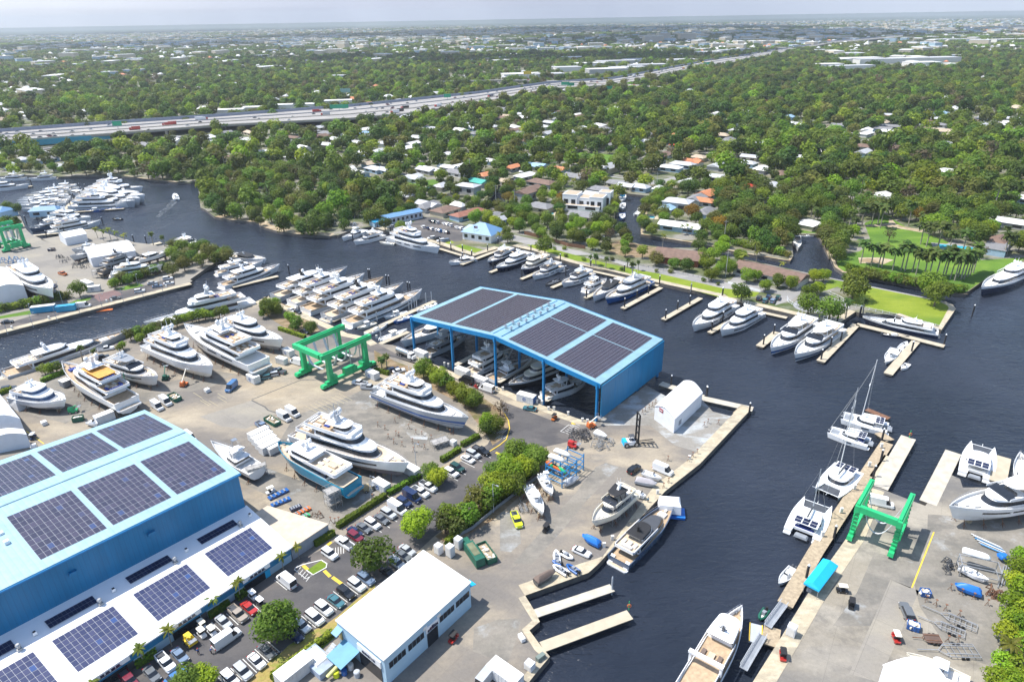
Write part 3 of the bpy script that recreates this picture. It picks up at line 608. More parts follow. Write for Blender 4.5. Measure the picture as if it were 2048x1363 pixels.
for i,(u,n_) in enumerate(((.255,'second'),(.5,'middle'),(.745,'fourth'))):
 dock('slip_dock',[F(u,.02),F(u,.9)],2.2,-.55,CONC,'%s dock running under the blue boat shed, counted from the left' % n_,'docks under the boat shed')
off = thing('white_roof_office','pale blue office workshop with big plain white roof by the inner basin','building')
q = [G(846,1101,7),G(940,1164,7),G(768,1318,7),G(673,1239,7)]
mb = MB(); mb.prism([Vector((p.x,p.y,0)) for p in q],0,6.85); mb.build('wall',PALEB,off)
cx = sum((p for p in q),Vector())/4
mb = MB(); mb.prism([cx+(p-cx)*1.02 for p in q],6.85,7.1); mb.build('roof',mat('white_roof_membrane',(.80,.81,.79),.7,var=.02,scale=.2),off)
fr0,fr1 = Vector((q[2].x,q[2].y,0)),Vector((q[1].x,q[1].y,0)); fa = ang(fr0,fr1); fd = (fr1-fr0).normalized(); fn = Vector((fd.y,-fd.x,0)); FL = (fr1-fr0).length
for t in (.06,.105,.15,.195,.265,.31,.355,.40,.63,.675,.72,.765,.83,.875,.92,.96):
 p = fr0+fd*FL*t; mb = MB(); mb.box((p.x+fn.x*.03,p.y+fn.y*.03,3.6),(.95,.12,1.5),fa); mb.build('window',GLASS,off)
p = fr0+fd*FL*.515; mb = MB(); mb.box((p.x+fn.x*.04,p.y+fn.y*.04,.02),(3.0,.14,3.6),fa); mb.build('door_opening',GLASS,off)
mb = MB(); mb.box((p.x+fn.x*.15,p.y+fn.y*.15,4.1),(3.6,.25,1.5),fa); sg = mb.build('sign',WHITE,off)
mb = MB()
for t,h_ in ((-1.2,.4),(-.6,.6),(0,.8),(.6,.55),(1.2,.4)): mb.box((p.x+fn.x*.3+fd.x*t,p.y+fn.y*.3+fd.y*t,4.45),(.5,.08,h_),fa)
mb.box((p.x+fn.x*.3,p.y+fn.y*.3,4.25),(3.0,.08,.1),fa); mb.build('sign_lettering',NAVY,sg)
for t in (.44,.6):
 p = fr0+fd*FL*t; mb = MB(); mb.box((p.x+fn.x*.05,p.y+fn.y*.05,5.3),(1.0,.12,.8),fa); mb.build('notice_panel',OFFW,off)
g0,g1 = Vector((q[3].x,q[3].y,0)),Vector((q[2].x,q[2].y,0)); ga = ang(g0,g1); gd = (g1-g0).normalized(); gn = Vector((gd.y,-gd.x,0))
p = g0+gd*10.; mb = MB(); mb.box((p.x+gn.x*.05,p.y+gn.y*.05,.02),(6.6,.16,3.6),ga); mb.build('door_opening',GLASS,off)
mb = MB(); mb.box((p.x+gn.x*.14,p.y+gn.y*.14,3.9),(7.0,.3,1.7),ga); sg = mb.build('sign',WHITE,off)
mb = MB()
for t in (-1.6,-.8,0,.8,1.6): mb.box((p.x+gn.x*.34+gd.x*t,p.y+gn.y*.34+gd.y*t,4.4),(.6,.08,.55),ga)
mb.build('sign_lettering',NAVY,sg)
p = g0+gd*4.4+gn*2.; mb = MB(); quadslab(mb,p-gd*2.6-gn*2+UPV*3.1,p+gd*2.2-gn*2+UPV*3.1,p+gd*2.2+gn*2.6+UPV*2.4,p-gd*2.6+gn*2.6+UPV*2.4,.15); mb.build('side_canopy',mat('faded_blue_roof',(.10,.28,.42),.5,var=.1),off)
p = g0+gd*.9+gn*.8; mb = MB(); quadslab(mb,p-gd*.9-gn*.8+UPV*5.6,p+gd*.9-gn*.8+UPV*5.6,p+gd*.9+gn*.9+UPV*5.0,p-gd*.9+gn*.9+UPV*5.0,.15); mb.build('door_canopy',MATS['faded_blue_roof'],off)
mb = MB(); mb.box((p.x-gn.x*.6,p.y-gn.y*.6,2.6),(1.0,.2,2.2),ga); mb.build('door',mat('tan_door',(.48,.36,.15),.6),off)
mb = MB()
for i in range(12):
 s = p+gn*(1.2+.45*i); mb.box((s.x,s.y,2.4-.2*i),(1.2,.45,.2),ga)
mb.build('outside_stair',STEEL,off)
p = fr1-fd*.6+(-fn)*0; pp = Vector((q[1].x,q[1].y,0)); side = (Vector((q[0].x,q[0].y,0))-pp).normalized()
s = pp+side*1.2+fd*.9; mb = MB(); quadslab(mb,s-side*1.1-fd*.9+UPV*5.6,s+side*.9-fd*.9+UPV*5.6,s+side*.9+fd*1.1+UPV*4.9,s-side*1.1+fd*1.1+UPV*4.9,.15); mb.build('end_canopy',AQUA,off)
def tent(name,label,p0,p1,p2,zw,zr,doors=False,n=8,fl=.5,group='white fabric sheds'):
 """gable end from p0 to p1 on the ground, body from p1 to p2"""
 t = thing(name,label,'tent',(0,0,0),0,group)
 p0,p1,p2 = [Vector((p.x,p.y,0)) for p in (p0,p1,p2)]; d = p2-p1
 prof = []
 for i in range(n+1):
  s = i/n; z = zw+(zr-zw)*(1-abs(2*s-1)**1.7); prof.append((s,z))
 ring = lambda o: [tuple(p0+o)]+[tuple(p0.lerp(p1,s)+o+UPV*z) for s,z in prof]+[tuple(p1+o)]
 R = [ring(d*i/6) for i in range(7)]
 mb = MB(); rr = [r[1:-1] for r in R]; ex = d.normalized()*.25
 rr[0] = [tuple(Vector(p)-ex) for p in rr[0]]; rr[-1] = [tuple(Vector(p)+ex) for p in rr[-1]]
 mb.loft([[tuple(Vector(p)+UPV*.08) for p in r] for r in rr],0,False,smooth=True); mb.build('roof',TENT,t)
 mb = MB(); mb.add(R[0],[tuple(range(len(R[0])))[::-1]]); mb.add(R[-1],[tuple(range(len(R[-1])))])
 for e in (0,-1):
  for i in range(6): mb.quad(R[i][0 if e == 0 else -1],R[i+1][0 if e == 0 else -1],R[i+1][1 if e == 0 else -2],R[i][1 if e == 0 else -2])
 mb.build('wall',mat('tent_wall',(.70,.72,.76),.65,var=.04),t)
 return t,p0,p1,p2
t1,a_,b_,c_ = tent('fabric_shed','white round roofed fabric shed with a red sign on the dusty apron by the water',G(1308,838),G(1347,866),G(1402,812),4.9,6.7)
dd = (b_-a_).normalized(); nn = Vector((dd.y,-dd.x,0)); s = a_+dd*3.+nn*.08
mb = MB(); mb.box((s.x,s.y,4.3),(1.8,.1,1.1),ang(a_,b_)); sg = mb.build('sign',mat('maroon_sign',(.28,.02,.04),.6),t1)
mb = MB(); mb.box((s.x+nn.x*.1,s.y+nn.y*.1,4.75),(1.4,.06,.22),ang(a_,b_)); mb.build('sign_lettering',WHITE,sg)
dd2 = (c_-b_).normalized(); nn2 = Vector((dd2.y,-dd2.x,0)); s = b_+dd2*4.+nn2*.08; mb = MB(); mb.box((s.x,s.y,1.2),(1.6,.12,1.6),ang(b_,c_)); mb.build('window',GREYP,t1)
tent('fabric_shed','white wavy roofed fabric shed behind the grey yachts in the west yard',k('e3',965,470,0)*1.0,k('e3',1060,592),k('e3',1560,505),5.0,7.5)
tent('fabric_shed','small white gabled shed over a navy hull beside the empty slip',k('e3',690,300),k('e3',765,350),k('e3',1005,300),4.6,6.5)
tent('fabric_shed','white fabric shed at the left edge behind the hauled white yacht',k('e3',-60,1035)+Vector((0,0,0)),k('e3',325,960)+Vector((0,0,0)),k('e3',190,760)+Vector((0,0,0)),7,9)
tent('fabric_shed','big white fabric shed cut by the left edge above the solar hall',k('e6',-150,1010),k('e6',520,900),k('e6',60,330),6.5,8.8)
tent('fabric_shed','low white fabric shed squeezed between the solar hall and the bigger white shed',k('e6',-150,1250),k('e6',610,1100),k('e6',560,1010),4.5,6.0)
tent('fabric_shed','white roofed shed cut by the bottom edge of the right hand yard',k('d8',1110,1370),k('d8',1500,1330),k('d8',1330,1090),4.5,6.)
def hip_house(name,label,c,L,W,a,h,rh,rm,wm,group=None,wins=6,ov=.6,ridge=.35,cat='house',flat=False,gable=False):
 t = thing(name,label,cat,(c.x,c.y,0),a,group)
 mb = MB(); mb.box((0,0,0),(L,W,h)); mb.build('wall',wm,t)
 lx,wy = L/2+ov,W/2+ov
 if flat:
  mb = MB(); mb.box((0,0,h),(L+2*ov*.3,W+2*ov*.3,.35)); mb.build('roof',rm,t)
 else:
  r = L/2 if gable else max(0.05,L/2-W/2*(1-ridge)*1.2)
  r = (lx if gable else min(r,lx*.95)); mb = MB()
  vs = [(-lx,-wy,h),(lx,-wy,h),(lx,wy,h),(-lx,wy,h),(-r,0,h+rh),(r,0,h+rh)]
  mb.add(vs,[(0,1,5,4),(2,3,4,5),(1,2,5),(3,0,4),(3,2,1,0)]); mb.build('roof',rm,t)
 if wins:
  for i in range(wins//2):
   x = -L/2+L*(i+.5)/(wins//2)
   mb = MB(); mb.box((x,-W/2-.03,h*.32),(L/(wins//2)*.45,.1,h*.42)); mb.build('window',GLASS,t)
 return t
BROOF = mat('light_blue_metal_roof',(.13,.26,.44),.45,var=.06,scale=.3)
c = k('e5',1850,270); pv = hip_house('pavilion','white waterfront pavilion with a light blue metal hip roof and flag','x' and c,19,14,UA+math.radians(10),4.6,4.8,BROOF,WHITE,None,8,.9,.1,'pavilion')
mb = MB(); mb.add([(-12,-3.6,4.62),(-6,-3.6,4.62),(-6,3.6,4.62),(-12,3.6,4.62),(-9,0,7.2),(-5,0,7.2)],[(0,1,5,4),(2,3,4,5),(3,0,4),(1,2,5)]); mb.build('entry_roof',BROOF,pv)
fp = k('e5',1748,300); fl = thing('flag_pole','flag pole with a small striped flag before the blue roofed pavilion','flag',fp)
mb = MB(); mb.tube((0,0,0),(0,0,9),.08); mb.build('pole',WHITE,fl)
mb = MB()
for i in range(5): mb.add([(0,.0,7.2+.3*i),(2.2,.3,7.0+.3*i),(2.2,.3,7.3+.3*i),(0,0,7.5+.3*i)],[(0,1,2,3)],i % 2)
mb.add([(0,-.03,7.8),(.9,.08,7.7),(.9,.08,8.6),(0,-.03,8.7)],[(0,1,2,3)],2); mb.build('flag',[RED,WHITE,NAVY],fl)
p0,p1 = k('e5',690,105),k('e5',1100,20); lb = hip_house('storage_row','long storage building with a sloping light blue metal roof behind the car park',(p0+p1)/2,(p1-p0).length,9,ang(p0,p1),4.5,1.2,BROOF,mat('grey_white_wall',(.5,.53,.58),.7),None,16,.5,.9,'building',gable=True)
p = k('e5',620,118); hip_house('blue_canopy','teal blue canopy roof at the near end of the storage row',p,8,7,ang(p0,p1),3.2,.6,mat('teal_roof',(.01,.25,.45),.5),PALEB,None,0,.4,.5,'canopy')
p = k('e2',640,680); hip_house('dock_shed','blue roofed dock shed among the west marina yachts',p,17,9,math.radians(12),4,2,BROOF,PALEB,None,4,.6,.6,'shed')
p = k('e2',40,700); hip_house('dock_shed','blue roofed shed at the left edge behind the green lift',p,14,12,math.radians(-20),4.5,2.5,BROOF,PALEB,None,4,.6,.4,'shed')
p = k('e2',960,40); hip_house('dock_shed','small blue roofed shed on the far bank under the trees',p,14,8,math.radians(5),3.5,1.5,BROOF,OFFW,None,2,.6,.4,'shed')
p0,p1 = k('d8',450,470),k('d8',580,300); c = (p0+p1)/2; aw = thing('quay_canopy','bright blue canvas canopy on posts along the right quay','canopy',(c.x,c.y,0),ang(p0,p1))
LL = (p1-p0).length+1.; mb = MB(); mb.add([(-LL/2,-1.7,2.7),(LL/2,-1.7,2.7),(LL/2,1.7,2.7),(-LL/2,1.7,2.7),(-LL/2+.5,0,3.5),(LL/2-.5,0,3.5),(-LL/2,-1.7,2.3),(LL/2,-1.7,2.3),(LL/2,1.7,2.3),(-LL/2,1.7,2.3)],[(0,1,5,4),(2,3,4,5),(1,2,5),(3,0,4),(6,7,1,0),(7,8,2,1),(8,9,3,2),(9,6,0,3)]); mb.build('canvas_top',AQUA,aw)
for x in (-LL/2+.2,LL/2-.2):
 for y in (-1.5,1.5): mb = MB(); mb.tube((x,y,0),(x,y,2.6),.06); mb.build('post',STEEL,aw)
mb = MB(); mb.box((0,.6,0),(LL*.8,1.,1.0)); mb.build('work_bench',GREYP,aw)
# ================================================================ yachts and boats
def outline(x0,x1,w0,nose,n=7,wf=None,back=.0):
 """closed plan outline, counterclockwise from the aft port corner... nose = length of rounded front"""
 wf = w0 if wf is None else wf; pts = []
 xs = x1-nose
 side = [(x0,w0*(1-back)),(x0+min(.6,(x1-x0)*.06),w0),(lerp(x0,xs,.5),lerp(w0,wf,.35)),(xs,wf)]
 arc = [(xs+nose*math.sin(math.pi/2*i/n),wf*math.cos(math.pi/2*i/n)**.75) for i in range(1,n)]
 half = side+arc                      # port side aft -> nose
 return [(x,-y) for x,y in half]+[(x1,0)]+[(x,y) for x,y in half[::-1]]
def shell(o,z,dx_front=0.,dx_back=0.,k=1.,x0=0.,x1=1.):
 """lift an outline to height z, pulling the nose and the tail back and narrowing it"""
 r = []
 for x,y in o:
  t = (x-x0)/(x1-x0); r.append((x-dx_front*t**1.5+dx_back*(1-t)**2,y*k,z))
 return r
class Hull:
 def __init__(s,L,B,fb,fs,dr,fine=2.3,stern=.93,rake=.55,wlf=.9,full=.5):
  s.L,s.B,s.fb,s.fs,s.dr,s.fine,s.stern,s.rake,s.wlf,s.full = L,B,fb,fs,dr,fine,stern,rake,wlf,full
  s.N = 18
 def bs(s,t):
  f = s.stern+(1-s.stern)*min(1,t/.3) if t < .3 else 1.
  if t > s.full: f *= max(0.,1-((t-s.full)/(1-s.full))**s.fine)
  return s.B/2*f
 def zs(s,t): return s.fs+(s.fb-s.fs)*max(0,(t-.15)/.85)**1.6
 def X(s,t,zf):
  """zf 0 waterline .. 1 sheer; raked stem"""
  return -s.L/2+s.L*t-(1-zf)*s.rake*s.zs(1)*max(0,(t-.5)/.5)**3
 def half(s,t,zf):
  b = s.bs(t); wl = s.wlf*(1-.62*max(0,(t-.55)/.45)**1.2)
  return b*(wl+(1-wl)*zf**.8)
 def sec(s,t,inset=.18,well=.8):
  z1 = s.zs(t); dr = s.dr*(1-.75*max(0,(t-.8)/.2)**2)
  P = []
  b0 = s.half(t,0)
  P.append((s.X(t,0)-s.rake*.4*max(0,(t-.7)/.3)**2*s.dr,0,-dr)); P.append((s.X(t,0)-s.rake*.25*max(0,(t-.7)/.3)**2*s.dr,b0*.62,-dr*.72))
  for zf in (0,.07,.2,.45,.75,.96,1.): P.append((s.X(t,zf),s.half(t,zf),z1*zf))
  bi = max(.0,s.half(t,1)-inset); P.append((s.X(t,1)-(.0 if t < .98 else inset),bi,z1)); P.append((s.X(t,1)-(.0 if t < .98 else inset),bi,z1-well))
  return P
def hull_parts(H,root,top,anti,boot=None,deckm=None,well=.8,inset=.18,hullwin=0,winm=None,gun=None,band=None):
 ts = [i/H.N for i in range(H.N+1)]; ts[-1] = .999
 S_ = [H.sec(t,inset,well) for t in ts]; n = len(S_[0]); mb = MB(); boot = boot or top; gun = gun or top
 mid = [2,2,1,0,0,0,0,3,3,3] if False else [2,2,1,0,0,0,3,3,3,3]
 if band: mid[4] = 4
 for sgn in (1,-1):
  for j in range(len(S_)-1):
   for i in range(n-1):
    a,b,c,d = S_[j][i],S_[j][i+1],S_[j+1][i+1],S_[j+1][i]
    q = [(p[0],p[1]*sgn,p[2]) for p in (a,d,c,b)]
    if sgn < 0: q = q[::-1]
    mb.add(q,[(0,1,2,3)],mid[i],True)
 tr = S_[0]; mb.add([(p[0],p[1],p[2]) for p in tr[:9]]+[(p[0],-p[1],p[2]) for p in tr[:9][::-1]],[tuple(range(18))],0)
 hull = mb.build('hull',[top,boot,anti,gun]+([band] if band else []),root)
 mb = MB();
 for j in range(len(S_)-1):
  a,b = S_[j][-1],S_[j+1][-1]; mb.add([(a[0],-a[1],a[2]),(b[0],-b[1],b[2]),(b[0],b[1],b[2]),(a[0],a[1],a[2])],[(0,1,2,3)])
 mb.build('deck',deckm or TEAK,root)
 for (t0,t1,f0,f1) in ((hullwin if hullwin else ())):
  m2 = MB(); st = 8
  for sgn in (1,-1):
   for i in range(st):
    ta,tb = lerp(t0,t1,i/st),lerp(t0,t1,(i+1)/st); q = []
    for t,f in ((ta,f0),(tb,f0),(tb,f1),(ta,f1)):
     q.append((H.X(t,f),(H.half(t,f)+.035)*sgn,H.zs(t)*f))
    m2.add(q if sgn < 0 else q[::-1],[(0,1,2,3)])
  m2.build('hull_window',winm or GLASS,hull)
 return hull
def tier(root,H,t0,t1,wk,z0,h,rake=1.2,brake=.3,nose=.35,band=(.36,.80),roof=1.1,aft_over=.0,side_over=.25,front_over=.4,wm=None,gm=None,roofm=None,gaps=(),thick=.22,name='deckhouse',wf=None,bandaft=True):
 wm = wm or WHITE; gm = gm or GLASS; x0,x1 = -H.L/2+H.L*t0,-H.L/2+H.L*t1
 w = H.B/2*wk; wfr = min(w,max(.5,H.bs(min(.98,t1-.02))*.86)) if wf is None else w*wf
 o = outline(x0,x1,w,(x1-x0)*nose,7,wfr)
 R = [shell(o,z0+h*f,rake*f,brake*f,1-.05*f,x0,x1) for f in (0,band[0],band[1],1)]
 mb = MB(); mb.loft(R,0); dh = mb.build(name,wm,root)
 Rg = []
 for f in (band[0],band[1]):
  r = shell(o,z0+h*f,rake*f,brake*f,1-.05*f,x0,x1); cx = (x0+x1)/2; ex = .05
  Rg.append([(p[0]+(ex if p[0] > cx else -ex*.5),p[1]+(ex if p[1] > 0 else -ex if p[1] < 0 else 0),p[2]) for p in r])
 n = len(o); mb = MB()
 for i in range(n):
  if i in gaps or (not bandaft and i == n-1): continue
  j = (i+1) % n; mb.quad(Rg[0][i],Rg[0][j],Rg[1][j],Rg[1][i])
 mb.build('window_band',gm,dh)
 xa,xf = x0-aft_over,x1-rake+front_over
 ow = outline(xa,xf,w+side_over,(xf-xa)*nose*.8,7,wfr+side_over*.6,back=.12)
 mb = MB(); z = z0+h; r0 = shell(ow,z,0,0,.96,xa,xf); r1 = shell(ow,z+thick*.5,-.1,-.1,1,xa,xf); r2 = shell(ow,z+thick,.15,.1,.965,xa,xf)
 mb.loft([r0,r1,r2],0,True,True,True); rf = mb.build('roof',roofm or wm,root)
 return xa,xf,z+thick,w+side_over,dh,rf
def deck_patch(root,x0,x1,w,z,m,name='sun_deck',back=.1,nose=0.):
 mb = MB(); mb.prism([(x0,-w*(1-back)),(x0+.4,-w),(x1,-w),(x1+nose,0),(x1,w),(x0+.4,w),(x0,w*(1-back))],z-.02,z+.03); return mb.build(name,m,root)
def bulwark(root,x0,x1,w,z,h=.75,m=None,back=.1):
 m = m or WHITE; mb = MB(); pts = [(x1,-w),(x0+.5,-w),(x0,-w*(1-back)),(x0,w*(1-back)),(x0+.5,w),(x1,w)]
 for a,b in zip(pts[:-1],pts[1:]):
  d = Vector((b[0]-a[0],b[1]-a[1])); nn = Vector((-d.y,d.x)).normalized()*.12
  mb.prism([a,b,(b[0]-nn.x,b[1]-nn.y),(a[0]-nn.x,a[1]-nn.y)],z-.02,z+h)
 return mb.build('bulwark',m,root)
def furniture(root,x0,x1,w,z,cush=None,kind=0,rr=None):
 rr = rr or RND; cush = cush or CUSH; mb = MB(); L = x1-x0
 if L < 1.5: return
 mb.box((x0+.8,0,z),(1.0,w*1.25,.42),0,0); mb.box((x0+.42,0,z),(.3,w*1.25,.8),0,0)
 for sy in (-1,1): mb.box((x0+L*.45,sy*w*.68,z),(L*.35,.8,.42),0,0)
 mb.build('sofa',cush,root)
 mb = MB(); mb.box((x0+L*.42,0,z),(min(2.4,L*.35),w*.5,.5),0,0); mb.build('table',TEAKL if kind else OFFW,root)
 if L > 5:
  mb = MB()
  for sy in (-.35,.35): mb.box((x1-1.4,sy*w,z),(1.9,.75,.35))
  mb.build('sun_lounger',CUSHB if kind == 2 else CUSH,root)
def mast(root,x,z,s=1.,kind=0,m=None,domes=2):
 m = m or WHITE; mb = MB(); mb.add([(x-.9*s,-.5*s,z),(x+.7*s,-.5*s,z),(x+.7*s,.5*s,z),(x-.9*s,.5*s,z),(x-1.2*s,-.2*s,z+2.6*s),(x-.5*s,-.2*s,z+2.6*s),(x-.5*s,.2*s,z+2.6*s),(x-1.2*s,.2*s,z+2.6*s)],[(0,1,5,4),(1,2,6,5),(2,3,7,6),(3,0,4,7),(4,5,6,7)])
 mb.box((x-.8*s,0,z+1.5*s),(.5*s,3.2*s,.14*s)); mb.box((x-.9*s,0,z+2.4*s),(.35*s,2.0*s,.1*s)); mb.tube((x-.85*s,0,z+2.6*s),(x-1.0*s,0,z+4.4*s),.07*s,5)
 mb.box((x+.1*s,0,z+1.9*s),(.25*s,1.7*s,.12*s)); mb.tube((x-.7*s,1.4*s,z+1.5*s),(x-1.1*s,1.45*s,z+4.0*s),.03*s,4); mb.tube((x-.7*s,-1.4*s,z+1.5*s),(x-1.1*s,-1.45*s,z+4.0*s),.03*s,4)
 ma = mb.build('mast',m,root)
 for i in range(domes):
  sy = (-1,1,0)[i]; mb = MB(); mb.tube((x-.6*s,sy*1.25*s,z+.9*s),(x-.6*s,sy*1.25*s,z+1.9*s),.12*s,6); mb.ball((x-.6*s,sy*1.25*s,z+2.25*s),.62*s,0,12,1.1); mb.build('radar_dome',WHITE if kind == 0 else m,ma)
def foredeck(root,H,t0,well,kind,rr,teak=True,cush=None):
 x = -H.L/2+H.L*t0; L = H.L/2-x; z = H.zs(lerp(t0,1,.25))-well
 mb = MB();
 mb.box((x+L*.2,0,z),(L*.22,H.bs(t0+.05)*.95,.5),0,0,.92); mb.box((x+L*.42,0,z+.2),(L*.13,H.bs(t0+.2)*.6,.35),0,0,.9); mb.build('sun_pad',cush or CUSH,root)
 mb = MB(); zz = H.zs(.9)-well
 for sy in (-1,1): mb.box((H.L/2-L*.33,sy*H.bs(.88)*.35,zz),(.6,.45,.5)); mb.tube((H.L/2-L*.24,sy*H.bs(.9)*.3,zz),(H.L/2-L*.24,sy*H.bs(.9)*.3,zz+.5),.18,8)
 mb.build('windlass',STEEL,root)
def rail(root,H,t0,t1,h=.7):
 mb = MB()
 for sgn in (1,-1):
  pr = None
  for i in range(13):
   t = lerp(t0,t1,i/12); p = (H.X(t,1)-.05,(H.half(t,1)-.06)*sgn,H.zs(t)); q = (p[0],p[1],p[2]+h)
   mb.tube(p,q,.03,4)
   if pr: mb.tube(pr,q,.035,4)
   pr = q
 mb.build('railing',CHROME,root)
def platform(root,H,m,L=None,z=.35):
 L = L or max(1.0,H.L*.035); mb = MB(); w = H.bs(0)*.92; mb.prism([(-H.L/2-L,-w*.85),(-H.L/2-L+.4,-w),(-H.L/2+.3,-w),(-H.L/2+.3,w),(-H.L/2-L+.4,w),(-H.L/2-L,w*.85)],z-.45,z); p = mb.build('swim_platform',m,root)
 mb = MB(); mb.box((-H.L/2-L*.5+.1,0,z),(L*.85,w*1.7,.04)); mb.build('platform_deck',TEAKL,p)
 mb = MB(); zt = H.fs
 for i in range(5):
  for sy in (-1,1): mb.box((-H.L/2+.25*i,sy*w*.72,z),(.3,w*.38,(zt-z)*(i+1)/6))
 mb.build('transom_stair',m,p)
def arch_roof(root,x0,x1,w,z,h=2.1,m=None,posts=True,pm=None):
 m = m or WHITE; mb = MB(); o = outline(x0,x1,w,(x1-x0)*.35,5,w*.8,.1); mb.loft([shell(o,z+h,0,0,.97,x0,x1),shell(o,z+h+.1,-.05,0,1,x0,x1),shell(o,z+h+.2,.1,.05,.95,x0,x1)],0,True,True,True); r = mb.build('hardtop',m,root)
 mb = MB()
 for x,sl in ((x0+(x1-x0)*.2,.5),(x1-(x1-x0)*.28,-.7)):
  for sy in (-1,1): mb.tube((x+sl,sy*w*.9,z),(x,sy*w*.82,z+h),.12,5)
 mb.build('hardtop_post',pm or m,r)
def stands(root,H,base):
 """blocks under the keel and screw stands along the hull, base = height of the keel above the yard"""
 mb = MB(); zb = -H.dr-base
 n = max(4,int(H.L/5))
 for i in range(n):
  x = lerp(-H.L*.42,H.L*.28,i/(n-1)); mb.box((x,0,zb),(.7,1.2,base+.05))
 mb.build('keel_block',WOOD,root)
 for i in range(n):
  x = lerp(-H.L*.44,H.L*.36,i/(n-1)); t = (x+H.L/2)/H.L
  for sy in (-1,1):
   y = H.half(t,0)*.9; m2 = MB()
   m2.tube((x,sy*(y+.5),zb),(x,sy*y*.92,-H.dr*.35),.07,4)
   for dx in (-.45,.45): m2.tube((x+dx,sy*(y+.9),zb),(x,sy*(y+.3),zb+1.2),.05,4)
   m2.tube((x,sy*(y-.1),zb),(x,sy*(y+.3),zb+1.2),.05,4); m2.build('boat_stand',RUST,root)
def place_boat(name,label,bow,stern,zb,zs,base,group,cat='yacht'):
 b = k(*bow,zb+base) if isinstance(bow,tuple) else bow; s = k(*stern,zs+base) if isinstance(stern,tuple) else stern
 d = b-s; d.z = 0; c = (b+s)/2; r = thing(name,label,cat,(c.x,c.y,base),math.atan2(d.y,d.x),group); return r,d.length
GY = {'dock': 'yachts moored in the marina','yard': 'yachts hauled out in the yard'}
